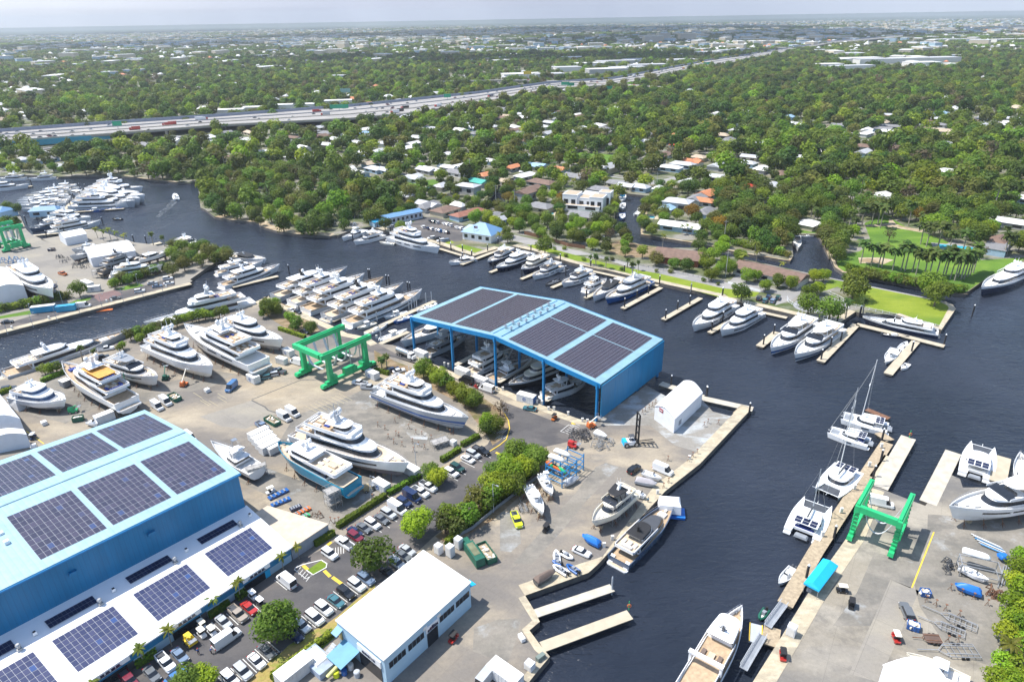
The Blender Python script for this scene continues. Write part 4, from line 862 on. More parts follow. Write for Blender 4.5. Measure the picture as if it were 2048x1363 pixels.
def yacht(label,bow,stern,style='tri',hauled=False,hull=None,anti=None,boot=None,deck=None,group=None,sup=None,cush=None,B=None,domes=2,mm=None,seed=0,band=None,glass=None,roofm=None,roofs=None,well=.8,plat=True,hw=1,lift=.9,name='yacht',dark_top=None,gun=None):
 rr = random.Random(seed*7+len(label)); hull = hull or WHITE; sup = sup or WHITE; anti = anti or ANTIK; deck = deck or TEAKL; glass = glass or GLASS
 b0 = k(*bow,3.+(3. if hauled else WZ)); s0 = k(*stern,2.+(3. if hauled else WZ)); L = (b0-s0).length
 for _ in range(3):
  fb = .072*L+1.3; fs = .035*L+1.1; dr = .042*L+.5
  if style == 'explorer': fb = .105*L+1.2; fs = .05*L+1.2
  if style == 'sport': fb = .09*L+.9; fs = .03*L+.75
  base = dr+lift if hauled else WZ
  b0 = k(*bow,fb+base); s0 = k(*stern,fs+base); L = (b0-s0).length
 d = b0-s0; d.z = 0; L = d.length; c = (b0+s0)/2
 r = thing(name,label,'yacht',(c.x,c.y,base),math.atan2(d.y,d.x),group or (GY['yard'] if hauled else GY['dock']))
 Bm = B or (.135*L+2.9); H = Hull(L,Bm,fb,fs,dr)
 if style == 'explorer': H.full = .62; H.fine = 2.6; H.stern = .95
 if style == 'sport': H.full = .35; H.fine = 1.9
 if style in ('sleek','express'): H.full = .45; H.fine = 2.1
 hws = ()
 if hw and L > 18: hws = ((.2,.34,.52,.72),(.4,.52,.52,.72),(.58,.72,.55,.72)) if hw == 1 else ((.12,.78,.42,.62),) if hw == 2 else ((.2,.8,.5,.66),)
 hull_parts(H,r,hull,anti,boot,deck,well,.2,hws,glass,gun,band)
 zd = fs-well*.3; s = max(.75,min(1.25,L/36)); h = 2.1*max(.8,min(1.15,L/34))
 if style == 'tri':
  a1 = tier(r,H,.17,.76,.86,zd-.3,h+.6,rake=1.8*s,aft_over=L*.09,roofm=roofm,wm=sup,gm=glass,gaps=(0,)); z = a1[2]
  deck_patch(r,a1[0]+.5,-L/2+L*.26,a1[3]*.86,z,TEAK); bulwark(r,a1[0]+.1,-L/2+L*.32,a1[3]*.98,z,.8,sup); furniture(r,a1[0]+.6,-L/2+L*.23,a1[3]*.8,z,cush,1,rr)
  a2 = tier(r,H,.25,.63,.76,z,h,rake=1.6*s,aft_over=L*.09,wm=sup,gm=glass,roofm=roofm,gaps=(0,)); z = a2[2]
  deck_patch(r,a2[0]+.5,-L/2+L*.42,a2[3]*.84,z,TEAKO if cush is CUSHB else TEAK); bulwark(r,a2[0]+.1,-L/2+L*.55,a2[3]*.97,z,.8,sup); furniture(r,a2[0]+.6,-L/2+L*.36,a2[3]*.78,z,cush,2,rr)
  mb = MB(); mb.box((-L/2+L*.56,0,z),(1.2*s,a2[3]*1.4,.9),0,0,.9); mb.build('helm_console',sup,r)
  a3 = tier(r,H,.40,.52,.40,z,h*.85,rake=.7,aft_over=L*.05,side_over=.9,front_over=.9,wm=sup,gm=glass,roofm=roofm) if L > 34 else (arch_roof(r,-L/2+L*.34,-L/2+L*.55,a2[3]*.82,z,2.0,dark_top or sup),(0,0,z+2.1))[1]
  mast(r,-L/2+L*.42,a3[2],s*1.05,0,mm,domes)
  foredeck(r,H,.78,well,0,rr,cush=cush)
 elif style == 'fly':
  a1 = tier(r,H,.20,.72,.82,zd-.3,h+.35,rake=2.2*s,aft_over=L*.12,wm=sup,gm=glass,roofm=roofm,gaps=(0,)); z = a1[2]
  deck_patch(r,a1[0]+.4,-L/2+L*.42,a1[3]*.86,z,TEAKL); bulwark(r,a1[0]+.05,-L/2+L*.60,a1[3]*.97,z,.7,sup); furniture(r,a1[0]+.5,-L/2+L*.36,a1[3]*.8,z,cush,1,rr)
  mb = MB(); mb.add([(-L/2+L*.60,-a1[3]*.85,z+.0),(-L/2+L*.60,a1[3]*.85,z),(-L/2+L*.54,a1[3]*.8,z+1.0),(-L/2+L*.54,-a1[3]*.8,z+1.0)],[(0,1,2,3)]); mb.box((-L/2+L*.52,0,z),(1.3,a1[3]*1.2,.95),0,0,.9); mb.build('windscreen',glass,r)
  arch_roof(r,-L/2+L*.27,-L/2+L*.54,a1[3]*.88,z,2.05,dark_top or sup); mast(r,-L/2+L*.36,z+2.2,s*.9,0,mm,domes)
  foredeck(r,H,.74,well,0,rr,cush=cush)
 elif style == 'twodeck':
  a1 = tier(r,H,.20,.74,.82,zd-.3,h+.45,rake=2.0*s,aft_over=L*.12,wm=sup,gm=glass,roofm=roofm,gaps=(0,)); z = a1[2]
  deck_patch(r,a1[0]+.4,-L/2+L*.30,a1[3]*.86,z,TEAK); bulwark(r,a1[0]+.05,-L/2+L*.36,a1[3]*.97,z,.75,sup); furniture(r,a1[0]+.5,-L/2+L*.28,a1[3]*.8,z,cush,1,rr)
  a2 = tier(r,H,.30,.60,.68,z,h*.95,rake=1.7*s,aft_over=L*.09,wm=sup,gm=glass,roofm=dark_top or roofm,gaps=(0,)); mast(r,-L/2+L*.38,a2[2],s,0,mm,domes)
  deck_patch(r,-L/2+L*.40,-L/2+L*.52,a2[3]*.6,a2[2],OFFW,'roof_pad'); foredeck(r,H,.76,well,0,rr,cush=cush)
 elif style == 'sleek':
  a1 = tier(r,H,.18,.76,.82,zd-.2,h*.95,rake=3.6*s,aft_over=L*.10,wm=sup,gm=glass,roofm=roofm,nose=.5,band=(.3,.85),gaps=(0,)); z = a1[2]
  deck_patch(r,a1[0]+.4,-L/2+L*.30,a1[3]*.8,z,TEAKL); bulwark(r,a1[0]+.05,-L/2+L*.5,a1[3]*.92,z,.55,sup); furniture(r,a1[0]+.5,-L/2+L*.27,a1[3]*.75,z,cush,0,rr)
  a2 = tier(r,H,.28,.50,.6,z,h*.7,rake=1.8*s,aft_over=L*.05,wm=sup,gm=glass,roofm=dark_top or roofm,nose=.5); mast(r,-L/2+L*.33,a2[2],s*.75,0,mm,domes)
  foredeck(r,H,.70,well,0,rr,cush=cush)
 elif style == 'express':
  a1 = tier(r,H,.26,.66,.80,zd-.1,h*.85,rake=3.2*s,aft_over=L*.06,wm=sup,gm=glass,roofm=dark_top or roofm,nose=.55,band=(.28,.88),gaps=(0,)); z = a1[2]
  deck_patch(r,-L/2+.4,-L/2+L*.24,Bm/2*.78,zd,TEAKL); furniture(r,-L/2+.4,-L/2+L*.22,Bm/2*.75,zd,cush,0,rr); mast(r,-L/2+L*.36,z,s*.55,0,mm,1); foredeck(r,H,.66,well,0,rr,cush=cush)
 elif style == 'explorer':
  a1 = tier(r,H,.22,.80,.88,zd-.3,h+.7,rake=.9,brake=.2,aft_over=L*.13,wm=sup,gm=glass,nose=.25,roofm=roofm,gaps=(0,)); z = a1[2]
  deck_patch(r,a1[0]+.4,-L/2+L*.44,a1[3]*.9,z,TEAKL); bulwark(r,a1[0]+.05,-L/2+L*.5,a1[3]*.98,z,.8,sup); furniture(r,a1[0]+.5,-L/2+L*.4,a1[3]*.8,z,cush,1,rr)
  a2 = tier(r,H,.46,.74,.74,z,h*.95,rake=.5,brake=.2,aft_over=L*.05,wm=sup,gm=glass,nose=.25,roofm=dark_top or roofm); mast(r,-L/2+L*.58,a2[2],s*1.1,0,mm,domes)
  deck_patch(r,-L/2+.6,-L/2+L*.2,Bm/2*.8,zd,TEAKL); foredeck(r,H,.82,well,0,rr,cush=cush)
 elif style == 'pilot':
  a1 = tier(r,H,.08,.78,.84,zd-.3,h+.4,rake=1.6*s,aft_over=L*.03,wm=sup,gm=glass,roofm=roofm,gaps=(0,)); z = a1[2]
  deck_patch(r,a1[0]+.5,-L/2+L*.60,a1[3]*.88,z,TEAK); bulwark(r,a1[0]+.1,-L/2+L*.62,a1[3]*.98,z,.9,sup); furniture(r,-L/2+L*.40,-L/2+L*.54,a1[3]*.8,z,BROWNC,1,rr)
  tier(r,H,.60,.80,.74,z,h,rake=.9,aft_over=L*.03,wm=sup,gm=glass,roofm=roofm,nose=.25)
  mast(r,-L/2+L*.64,z+h+.2,s*.6,0,DKGREY,0); foredeck(r,H,.82,well,0,rr); mb = MB(); mb.box((-L/2+L*.36,0,z+2.2),(.9,Bm*1.04,.5))
  for sy in (-1,1): mb.box((-L/2+L*.36,sy*Bm*.46,z),(.7,.5,2.2))
  mb.build('radar_arch',sup,r)
 elif style == 'sport':
  a1 = tier(r,H,.30,.62,.78,zd-.1,h*.95,rake=2.4,brake=.2,aft_over=.5,wm=sup,gm=glass,nose=.5,band=(.35,.8),gaps=(0,)); z = a1[2]
  deck_patch(r,-L/2+.4,-L/2+L*.28,Bm/2*.8,zd-.6,OFFW if deck is OFFW else TEAK)
  mb = MB(); mb.box((-L/2+L*.42,0,z),(L*.10,a1[3]*1.3,.9),0,0,.9); mb.build('helm_console',sup,r)
  arch_roof(r,-L/2+L*.33,-L/2+L*.47,a1[3]*.8,z,2.0,dark_top or sup,pm=CHROME)
  mb = MB()
  for sx in (.36,.44):
   for sy in (-1,1): mb.tube((-L/2+L*sx,sy*a1[3]*.6,z+2.2),(-L/2+L*.40,sy*.5,z+5.2),.05,4)
  mb.box((-L/2+L*.40,0,z+5.1),(1.4,1.5,.08)); mb.build('tuna_tower',CHROME,r)
  mb = MB()
  for sy in (-1,1): mb.tube((-L/2+L*.4,sy*Bm*.45,zd+1),(-L/2+L*.18,sy*Bm*.55,zd+9),.035,4)
  mb.build('outrigger',CHROME,r)
 if plat and style not in ('sport',): platform(r,H,hull if hull is not BRONZE else WHITE)
 if L < 60: rail(r,H,.62,.985)
 if hauled: stands(r,H,lift)
 return r,H
Y = yacht
Y('white motor yacht with a long blue cabin window, bow toward the solar hall',('c1',598,1080),('c1',150,1015),'twodeck',True,deck=OFFW,anti=ANTIG,glass=GLASSB,B=8.2,seed=1,hw=0)
r,H = Y('hauled tri-deck yacht with orange teak sundeck and blue loungers, stern toward the solar hall',('c1',560,735),('c1',1150,1085),'tri',True,boot=NAVY,anti=NAVY,cush=CUSHB,seed=2,hw=0,deck=TEAK)
deck_patch(r,-H.L*.30,-H.L*.02,H.B*.33,10.35 if False else H.fs+6.4,TEAKO)
Y('hauled white yacht with smoked grey hardtop, between the orange deck yacht and the tri-deck',('c1',1435,868),('c1',975,735),'fly',True,dark_top=GREYP,anti=WHITE,seed=3,hw=2)
Y('hauled tri-deck yacht with two big white radar domes and ivory bottom',('c2',800,775),('c2',225,560),'tri',True,anti=CREAM,boot=CREAM,seed=4,hw=0,deck=OFFW)
Y('hauled yacht pointing away, open teak aft decks and blue covers at its stern',('c2',533,390),('c2',1215,735),'tri',True,anti=SILVER,seed=5,hw=1,glass=GLASS,deck=OFFW)
Y('hauled white yacht beside the hedge at the canal end, bow toward the green lift',('c2',1435,535),('c2',885,385),'twodeck',True,anti=ANTIG,seed=6,hw=2,deck=OFFW)
Y('hauled yacht wrapped in grey sheeting below a blue stripe, bow by the yard trees',('c8',1080,335),('c8',255,65),'tri',True,hull=SILVER,anti=SILVER,boot=ROYAL,band=ROYAL,seed=7,hw=0,deck=OFFW,roofm=OFFW)
Y('largest hauled white yacht with a plum grey hull bottom and round sky lounge',('c8',538,745),('c7',885,440),'tri',True,anti=mat('plum_antifouling',(.20,.17,.18),.8),boot=DKGREY,seed=8,hw=2,domes=2,mm=SILVER,deck=TEAKL)
Y('teal hulled explorer yacht on stands with a bleached teak aft deck',('c7',705,555),('c7',1385,930),'explorer',True,hull=TEALH,anti=TEALH,boot=WHITE,seed=9,hw=0,lift=1.2)
Y('white sportfishing boat beside the solar hall with a scaffold at its stern',('c7',95,545),('c7',520,815),'sport',True,deck=OFFW,anti=ANTIR,seed=10,hw=0)
Y('cream trawler yacht on stands with a black flybridge awning and stair tower',('d5',835,955),('d5',1195,680),'fly',True,hull=CREAM,sup=CREAM,anti=ANTIK,dark_top=BLACK,seed=11,hw=0,deck=OFFW,domes=0)
Y('slate blue yacht with black hardtop moored stern on along the south quay',('d5',1590,760),('d5',1075,1310),'sleek',hull=BRONZE,dark_top=BLACK,deck=TEAK,seed=12,hw=0,sup=WHITE,roofm=DKGREY,mm=BLACK,domes=0)
Y('white yacht with teak side decks and a white cabin roof, cut by the bottom edge',('e8',985,195),('e8',120,1750),'pilot',deck=TEAK,seed=13,hw=3,B=6.6,domes=0,mm=DKGREY,well=1.0)
Y('very long low silver blue yacht lying in the west canal beside the yard',('c1',1195,430),('c1',30,845),'sleek',hull=SILVER,sup=WHITE,deck=TEAK,seed=14,hw=0,B=9.5,mm=SILVER)
Y('large white yacht in the west canal with its bow pointing left',('c2',165,380),('c2',1160,175),'tri',seed=15,hw=1,deck=OFFW,mm=SILVER)
Y('farthest of the five stern-to yachts, grey hull and dark mast',('c3',885,235),('c3',225,500),'twodeck',hull=SILVER,seed=16,mm=BLACK,hw=2,domes=1)
Y('second stern-to yacht from the far end, white with three slim decks',('c3',1040,297),('c3',375,555),'tri',seed=17,hw=2)
Y('middle stern-to yacht of the yard quay, white with brown caprail at its bow',('c3',1215,328),('c3',500,620),'tri',seed=18,hw=0,gun=TEAKL,deck=TEAK)
Y('stern-to yacht with a silver hull and a black radar ball',('c3',1395,380),('c3',690,680),'tri',hull=SILVER,seed=19,hw=0,mm=BLACK,domes=1)
Y('nearest stern-to yacht of the yard quay, white with long dark hull windows',('c3',1565,440),('c3',880,735),'tri',seed=20,hw=2,deck=TEAK)
Y('farthest of three yachts off the west yard trees, open white and black',('b2',625,888),('b2',345,850),'express',seed=21,dark_top=BLACK,hw=0)
Y('middle yacht of the three off the west yard trees, white with dark domes',('b2',600,900),('b2',215,1000),'fly',seed=22,mm=BLACK,hw=1)
Y('nearest of three yachts off the west yard trees, beside a plank dock',('b2',735,930),('b2',255,1100),'twodeck',seed=23,hw=2,deck=TEAK)
Y('small white sportfisher moored nearest to the mangrove point',('b2',1243,715),('b2',1430,650),'sport',seed=24,hw=0,deck=OFFW)
Y('white motor yacht with arched cabin windows beside the sportfisher at the mangrove end',('b2',1338,745),('b2',1585,690),'fly',seed=25,hw=0,deck=OFFW,domes=0)
Y('big white tri-deck yacht with tall domed mast in front of the car park',('e5',1345,370),('e5',775,235),'tri',seed=26,hw=1,mm=WHITE,deck=OFFW)
Y('slim white motor yacht with navy waterline by the pavilion dock',('b3',480,915),('b3',690,880),'express',boot=NAVY,anti=NAVY,seed=27,hw=0)
Y('white over navy yacht moored first right of the pavilion dock',('b3',800,905),('b3',1005,820),'fly',hull=NAVY,gun=WHITE,seed=28,hw=0,domes=0)
Y('navy hulled yacht with red trimmed bow and white upper works',('b3',868,955),('b3',1150,860),'twodeck',hull=NAVY,gun=WHITE,seed=29,hw=0,deck=OFFW)
Y('cream tugboat styled yacht with a dark blue hull',('b3',1080,965),('b3',1295,880),'explorer',hull=NAVY,gun=WHITE,sup=CREAM,seed=30,hw=0,deck=OFFW,domes=1)
Y('white flybridge yacht with a grey windscreen, bow to the plank finger dock',('b3',1165,1025),('b3',1395,940),'fly',seed=31,hw=1,dark_top=GREYP,domes=0)
Y('white yacht with a grey flybridge behind the black inflatable boat',('b3',1405,1085),('b3',1650,1000),'fly',seed=32,hw=1,dark_top=SILVER,domes=1)
Y('white yacht with open aft decks moored stern to the river beside the black hardtop boat',('b3',1775,1050),('b3',1600,1140),'fly',seed=33,hw=0,domes=0)
Y('white express yacht with a long black hardtop',('b3',1660,1195),('b3',1890,1050),'express',seed=34,hw=1,dark_top=BLACK,B=6.2)
Y('royal blue hulled yacht with white upper deck and dark windscreen',('b4',125,1205),('b4',480,1060),'twodeck',hull=ROYAL,gun=WHITE,seed=35,hw=2,deck=TEAKL,dark_top=GREYP,domes=0)
Y('white yacht with a broad dark windscreen, left of the pair by the gravel lot',('c6',-70,405),('c6',295,210),'twodeck',seed=36,hw=1,domes=0,deck=OFFW)
Y('white yacht with curved black side windows, right of the pair by the gravel lot',('c6',185,450),('c6',535,280),'twodeck',seed=37,hw=2,deck=OFFW)
Y('bright blue and white yacht, left of the pair by the paver circle',('c6',640,610),('c6',1020,365),'fly',hull=WHITE,boot=ROYAL,anti=ROYAL,band=ROYAL,seed=38,hw=0,deck=OFFW)
Y('pale blue and white yacht, right of the pair by the paver circle',('c6',860,670),('c6',1250,420),'fly',hull=WHITE,boot=BRONZE,anti=NAVY,band=BRONZE,seed=39,hw=0,deck=OFFW,domes=0)
Y('long white and navy sport yacht along the lawn fence',('e1',130,790),('e1',930,960),'sleek',hull=NAVY,gun=WHITE,seed=40,hw=0,deck=OFFW,B=7.5,domes=0)
Y('navy hulled white yacht moored at the royal palm estate by the right edge',('e1',1378,490),('e1',1870,275),'sleek',hull=NAVY,gun=WHITE,seed=41,hw=0,deck=OFFW,glass=GLASS)
wm = [(('e2',1950,290),('e2',1270,300),'tri','farthest white yacht of the west marina outer row, grey mast',None,1),
 (('e2',1975,400),('e2',1180,340),'twodeck','second yacht of the west marina outer row, tinted windows',None,0),
 (('e2',1915,445),('e2',1170,395),'twodeck','third yacht of the west marina outer row, low white hull',None,0),
 (('e2',1850,480),('e2',1050,450),'fly','fourth yacht of the west marina outer row, silver hull',SILVER,0),
 (('e2',1775,495),('e2',960,545),'tri','nearest yacht of the west marina outer row, long black side windows',None,2),
 (('e2',570,325),('e2',1090,300),'fly','white yacht with tall radar mast in the west marina inner row, farthest',None,0),
 (('e2',890,330),('e2',1140,380),'express','small dark windowed cruiser of the west marina inner row',None,0),
 (('e2',340,410),('e2',1000,345),'twodeck','pale yacht lying second in the west marina inner row',CREAM,0),
 (('e2',310,430),('e2',900,420),'express','low white cruiser lying third in the west marina inner row',None,0),
 (('e2',225,475),('e2',960,430),'sleek','dark grey windowed yacht lying fourth in the west marina inner row',None,1),
 (('e2',205,540),('e2',900,500),'sleek','white yacht with a smoked window line, fifth in the west marina inner row',None,0),
 (('e2',275,590),('e2',800,555),'sleek','navy windowed yacht nearest to the blue dock shed',None,0),
 (('e2',1240,700),('e2',700,690),'twodeck','white yacht half hidden behind the blue dock shed',None,0),
 (('e2',1375,745),('e2',650,905),'tri','long white yacht with pale blue side windows by the small gabled shed',None,1),
 (('e2',395,865),('e2',850,770),'fly','white yacht with blue hull side beside the long yacht at the empty slip',BRONZE,0),
 (('e2',400,250),('e2',-250,330),'twodeck','white yacht on the far left dock, stern cut by the frame',None,0),
 (('e2',1900,365),('e2',1230,318),'fly','white yacht wedged between the two farthest of the west marina outer row',None,0),
 (('e2',1880,425),('e2',1200,372),'express','low cruiser wedged in the middle of the west marina outer row',None,0),
 (('e2',420,375),('e2',980,318),'express','slim cruiser between the far yachts of the west marina inner row',None,0),
 (('e2',260,455),('e2',930,392),'twodeck','white yacht in the thick of the west marina inner row',None,0),
 (('e2',210,508),('e2',940,468),'express','low yacht between two others near the west marina dock shed',None,0),
 (('e2',460,830),('e2',900,735),'express','low white cruiser behind the blue hulled yacht at the empty slip',None,0),
 (('e2',-60,170),('e2',350,170),'fly','white yacht at the far left bank, mostly behind the first',None,0),
 (('e2',385,175),('e2',760,160),'fly','white yacht alone at the far bank under the trees',None,0),
]
for i,(b,s,st,lab,hu,hw_) in enumerate(wm): Y(lab,b,s,st,hull=hu,seed=50+i,hw=hw_,deck=OFFW,group='west marina yachts')
Y('hauled white yacht in the west yard, bow toward the hedge and canal',('e3',595,830),('e3',170,600),'twodeck',True,anti=ANTIK,seed=70,hw=2,deck=OFFW,group='yachts in the west yard',lift=.7)
Y('dark grey superyacht in the west yard half hidden by a white shed',('e3',1640,440),('e3',1130,625),'tri',True,hull=DKGREY,sup=GREYP,seed=71,mm=BLACK,hw=0,deck=TEAKL,group='yachts in the west yard',lift=.7)
Y('white sleek yacht in the west yard behind the clipped hedge',('e3',1850,555),('e3',1255,655),'twodeck',True,hull=WHITE,seed=72,hw=2,deck=OFFW,group='yachts in the west yard',lift=.7)
Y('navy bottomed yacht with long white bow rising behind the west yard trees',('e3',1940,380),('e3',1560,500),'express',True,hull=WHITE,anti=NAVY,boot=NAVY,seed=73,hw=0,group='yachts in the west yard',lift=1.4)
Y('grey express cruiser on stands, farther of two by the small gabled shed',('e3',810,390),('e3',1080,330),'express',True,hull=SILVER,dark_top=SILVER,seed=74,group='yachts in the west yard')
Y('grey express cruiser on stands, nearer of two by the small gabled shed',('e3',790,465),('e3',1180,350),'express',True,hull=SILVER,dark_top=GREYP,seed=75,group='yachts in the west yard')
Y('white yacht on the river seen behind the west yard trees',('b1',1680,775),('b1',1440,750),'fly',seed=76,deck=OFFW)
SG = 'yachts under the blue shed'
Y('white trawler bow showing at the left end of the blue boat shed',('c3',1365,910),('c3',1900,700),'express',seed=80,group=SG,hw=0)
Y('grey yacht stern with black flybridge seats under the blue shed',('c4',700,470),('c4',335,650),'fly',hull=SILVER,sup=GREYP,dark_top=SILVER,seed=81,group=SG,hw=0,deck=TEAK)
Y('white tri-deck yacht stern in the second bay of the blue shed',('c4',1120,610),('c4',720,830),'tri',seed=82,group=SG,hw=1)
Y('white sportfisher stern in the third bay of the blue shed',('c4',1290,700),('c4',910,890),'sport',seed=83,group=SG,hw=0,deck=TEAK)
Y('black hulled classic yacht with bow toward the quay under the blue shed',('c4',1075,935),('c4',1560,760),'twodeck',hull=BLACK,gun=WHITE,sup=CREAM,seed=84,group=SG,hw=0,plat=False)
Y('white yacht with brown transom in the right bay of the blue shed',('c4',1790,900),('c4',1395,1040),'fly',seed=85,group=SG,hw=0,deck=TEAK)
r,H = Y('big white yacht on stands in the right yard, bow left, cut by the frame',('d7',1488,935),('d7',2350,800),'fly',True,anti=WHITE,seed=90,hw=2,deck=OFFW,domes=0,B=8)
Y('white yacht on the right edge, bow up, moored beside the wooden dock',('d7',2020,530),('d7',2130,900),'express',seed=91,hw=0,deck=OFFW,B=6)
# ================================================================ small boats
def center_console(label,bow,stern,base=WZ,hull=None,ttop=True,motors=3,anti=None,group='small motor boats',cat='boat',stand=False,inner=None,roofm=None,B=None,tower=False,name='center_console',cover=None):
 hull = hull or WHITE; b = k(*bow,1.2+base); s = k(*stern,.9+base); d = b-s; L = d.length; c = (b+s)/2
 r = thing(name,label,cat,(c.x,c.y,base),math.atan2(d.y,d.x),group)
 H = Hull(L,B or (.2*L+.9),.07*L+.75,.035*L+.6,.5,stern=.96,full=.45,fine=2.0); hull_parts(H,r,hull,anti or hull,None,inner or OFFW,.55,.14)
 z = H.fs-.5
 if cover:
  mb = MB(); o = outline(-L*.48,L*.47,H.B*.47,L*.5); mb.loft([shell(o,H.fs,0,0,1,-L/2,L/2),shell(o,H.fs+.6,.8,.3,.7,-L/2,L/2),shell(o,H.fs+1.,2,.8,.2,-L/2,L/2)],0,True,False,True,True); mb.build('boat_cover',cover,r)
 else:
  mb = MB(); mb.box((-.02*L,0,z),(1.6,.9,1.1),0,0,.85); mb.box((-.14*L,0,z),(.8,1.1,.8)); mb.box((.17*L,0,z),(1.6,H.B*.5,.45),0,0,.9); mb.build('console',WHITE,r)
  mb = MB(); mb.box((-.02*L+.55,0,z+1.1),(.08,.9,.5)); mb.build('windscreen',GLASS,r)
  mb = MB(); mb.box((-.3*L,0,z),(.6,H.B*.7,.45)); mb.box((.3*L,0,z),(.14*L,H.B*.4,.4),0,0,.8); mb.build('bench',CUSH,r)
  if ttop:
   mb = MB(); o = outline(-.16*L,.1*L,H.B*.36,L*.1,4); mb.loft([shell(o,z+2.1,0,0,1,-.16*L,.1*L),shell(o,z+2.22,.1,.1,.96,-.16*L,.1*L)],0,True,True,True); t_ = mb.build('hardtop',roofm or WHITE,r)
   mb = MB()
   for x in (-.1*L,.05*L):
    for sy in (-1,1): mb.tube((x,sy*.5,z),(x,sy*H.B*.3,z+2.1),.04,4)
   mb.build('hardtop_post',CHROME,t_)
   if tower:
    mb = MB(); mb.box((-.05*L,0,z+2.22),(1.2,1.2,.7),0,0,.9)
    for sy in (-1,1): mb.tube((-.1*L,sy*.6,z+2.2),(-.08*L,sy*.5,z+4.2),.04,4)
    mb.box((-.06*L,0,z+4.2),(1.3,1.3,.1)); mb.build('tower',WHITE,r)
 for i in range(motors):
  y = (i-(motors-1)/2)*.75; mb = MB(); mb.box((-L/2-.35,y,.3),(.7,.5,.9),0,0,.75); mb.tube((-L/2-.4,y,-.5),(-L/2-.4,y,.4),.12,6); mb.build('outboard_motor',WHITE if motors > 2 else DKGREY,r)
 if stand: stands(r,H,base-.5)
 return r,H
CCt = center_console
CCt('white center console on stands by the yard trees, nearer one with four outboards',('d5',395,890),('d5',262,650),2.0,stand=True,motors=4,ttop=True)
CCt('white center console with tower on stands beside the boat rack',('d5',478,715),('d5',375,545),2.0,stand=True,motors=3,tower=True)
CCt('white center console with twin motors moored along the right quay',('d8',215,385),('d8',325,265),motors=2,ttop=False)
CCt('open console boat with T-top on the plank finger dock beside the big stern-to yacht',('c3',1215,700),('c3',1420,655),motors=3)
CCt('blue hulled console boat beside the plank finger dock',('c3',1300,745),('c3',1480,680),hull=ROYAL,motors=2,ttop=False)
CCt('console boat at the outer end of the plank finger dock by the blue shed',('c3',1510,650),('c3',1680,575),motors=3,ttop=False)
CCt('cream console boat with T-top tied behind the nearest stern-to yacht',('c3',970,800),('c3',1140,745),hull=CREAM,motors=2)
CCt('long white boat with light blue bottom left of the blue shed',('c3',1255,755),('c3',1060,845),motors=3,ttop=False,anti=BLUEP)
CCt('white console boat with a cream top on the dock left of the blue shed',('c3',1430,810),('c3',1190,900),motors=3,roofm=CREAM)
CCt('white tender boat tied behind the big tri-deck yacht at the car park',('e5',635,310),('e5',815,335),motors=2,ttop=False,hull=CREAM)
CCt('white console boat with black seats tied to the dock below the lawn fence yacht',('e1',625,1010),('e1',345,975),motors=2,ttop=False,hull=NAVY)
CCt('white pilothouse boat on the T-shaped dock right of the harbour',('e1',375,1290),('e1',480,1140),motors=2)
CCt('white rowing tender behind the pilothouse boat on the T-shaped dock',('e1',600,1060),('e1',520,1150),motors=1,ttop=False)
CCt('small white skiff floating right of the T-shaped dock',('e1',540,1345),('e1',610,1290),motors=1,ttop=False)
CCt('white boat heading up the river with a foaming wake',('b1',1430,360),('b1',1445,405),motors=2)
CCt('dark work barge crossing the river below the west marina',('e2',1520,725),('e2',1665,730),hull=BLACK,ttop=True,motors=1,roofm=DKGREY,inner=DKGREY)
for i,(x0,x1,y) in enumerate(((940,1140,620),(1170,1440,615),(1450,1690,590))): CCt(['left','middle','right'][i]+' of three small blue hulled boats along the west marina pontoon',('e2',x1,y-8),('e2',x0,y+8),hull=ROYAL if i else BRONZE,motors=2,ttop=(i == 1))
CCt('white sport cruiser in the residential canal with its bow up',('b4',450,465),('b4',375,530),motors=2,B=3.6,ttop=True)
CCt('white covered boat on a lift behind the white sport cruiser in the canal',('b4',395,570),('b4',440,580),motors=1,ttop=False)
CCt('white boat half under the trees at the canal corner',('b4',320,715),('b4',215,690),motors=0,ttop=False)
for i,y in enumerate((395,460,540)): CCt(['farthest','middle','nearest'][i]+' boat moored along the white house dock in the canal',('b4',262+i*2,y+30),('b4',268-i*3,y-25),motors=2,ttop=(i != 2),roofm=AQUA if i == 0 else None,hull=ROYAL if i == 2 else None)
CCt('white motor cruiser with black flybridge in the estate creek',('b4',1705,820),('b4',1690,700),motors=0,B=4.6,roofm=BLACK)
CCt('white open boat moored across the end of the estate creek',('b4',1725,705),('b4',1835,695),motors=2,ttop=False)
CCt('small white boat in the narrow canal above the pavilion',('b3',905,325),('b3',945,290),motors=1,ttop=False)
CCt('white boat at the head of the narrow canal',('b3',1055,215),('b3',1090,175),motors=2)
CCt('upturned looking cream fishing boat on the ground, bottom right yard',('d8',1165,905),('d8',1640,1130),1.6,hull=CREAM,motors=2,stand=True,B=3.6)
CCt('covered grey boat beside the boat rack',('d5',715,545),('d5',590,610),.6,hull=SILVER,motors=0,cover=SILVER,stand=False)
CCt('long grey covered boat on the south quay by the white van',('d5',1430,610),('d5',1230,575),.6,hull=SILVER,motors=0,cover=mat('mauve_cover',(.40,.38,.40),.8))
CCt('brown canvas covered boat near the inner basin quay',('d6',250,300),('d6',85,400),.6,hull=DKGREY,motors=0,cover=BROWNC)
CCt('bright blue shrink wrapped boat on the south quay',('d5',745,1070),('d5',905,1160),.6,hull=BLUEP,motors=0,cover=BLUEP)
CCt('bright blue wrapped boat lying by the trailers in the right yard',('d8',1530,375),('d8',1735,450),.6,hull=BLUEP,motors=0,cover=BLUEP)
CCt('white inflatable style boat beside the white van on the south quay',('d5',1470,565),('d5',1300,505),.6,motors=1,ttop=False)
CCt('white tender on the ground under the cream trawler stern',('d5',1330,725),('d5',1215,680),.6,motors=1,ttop=False)
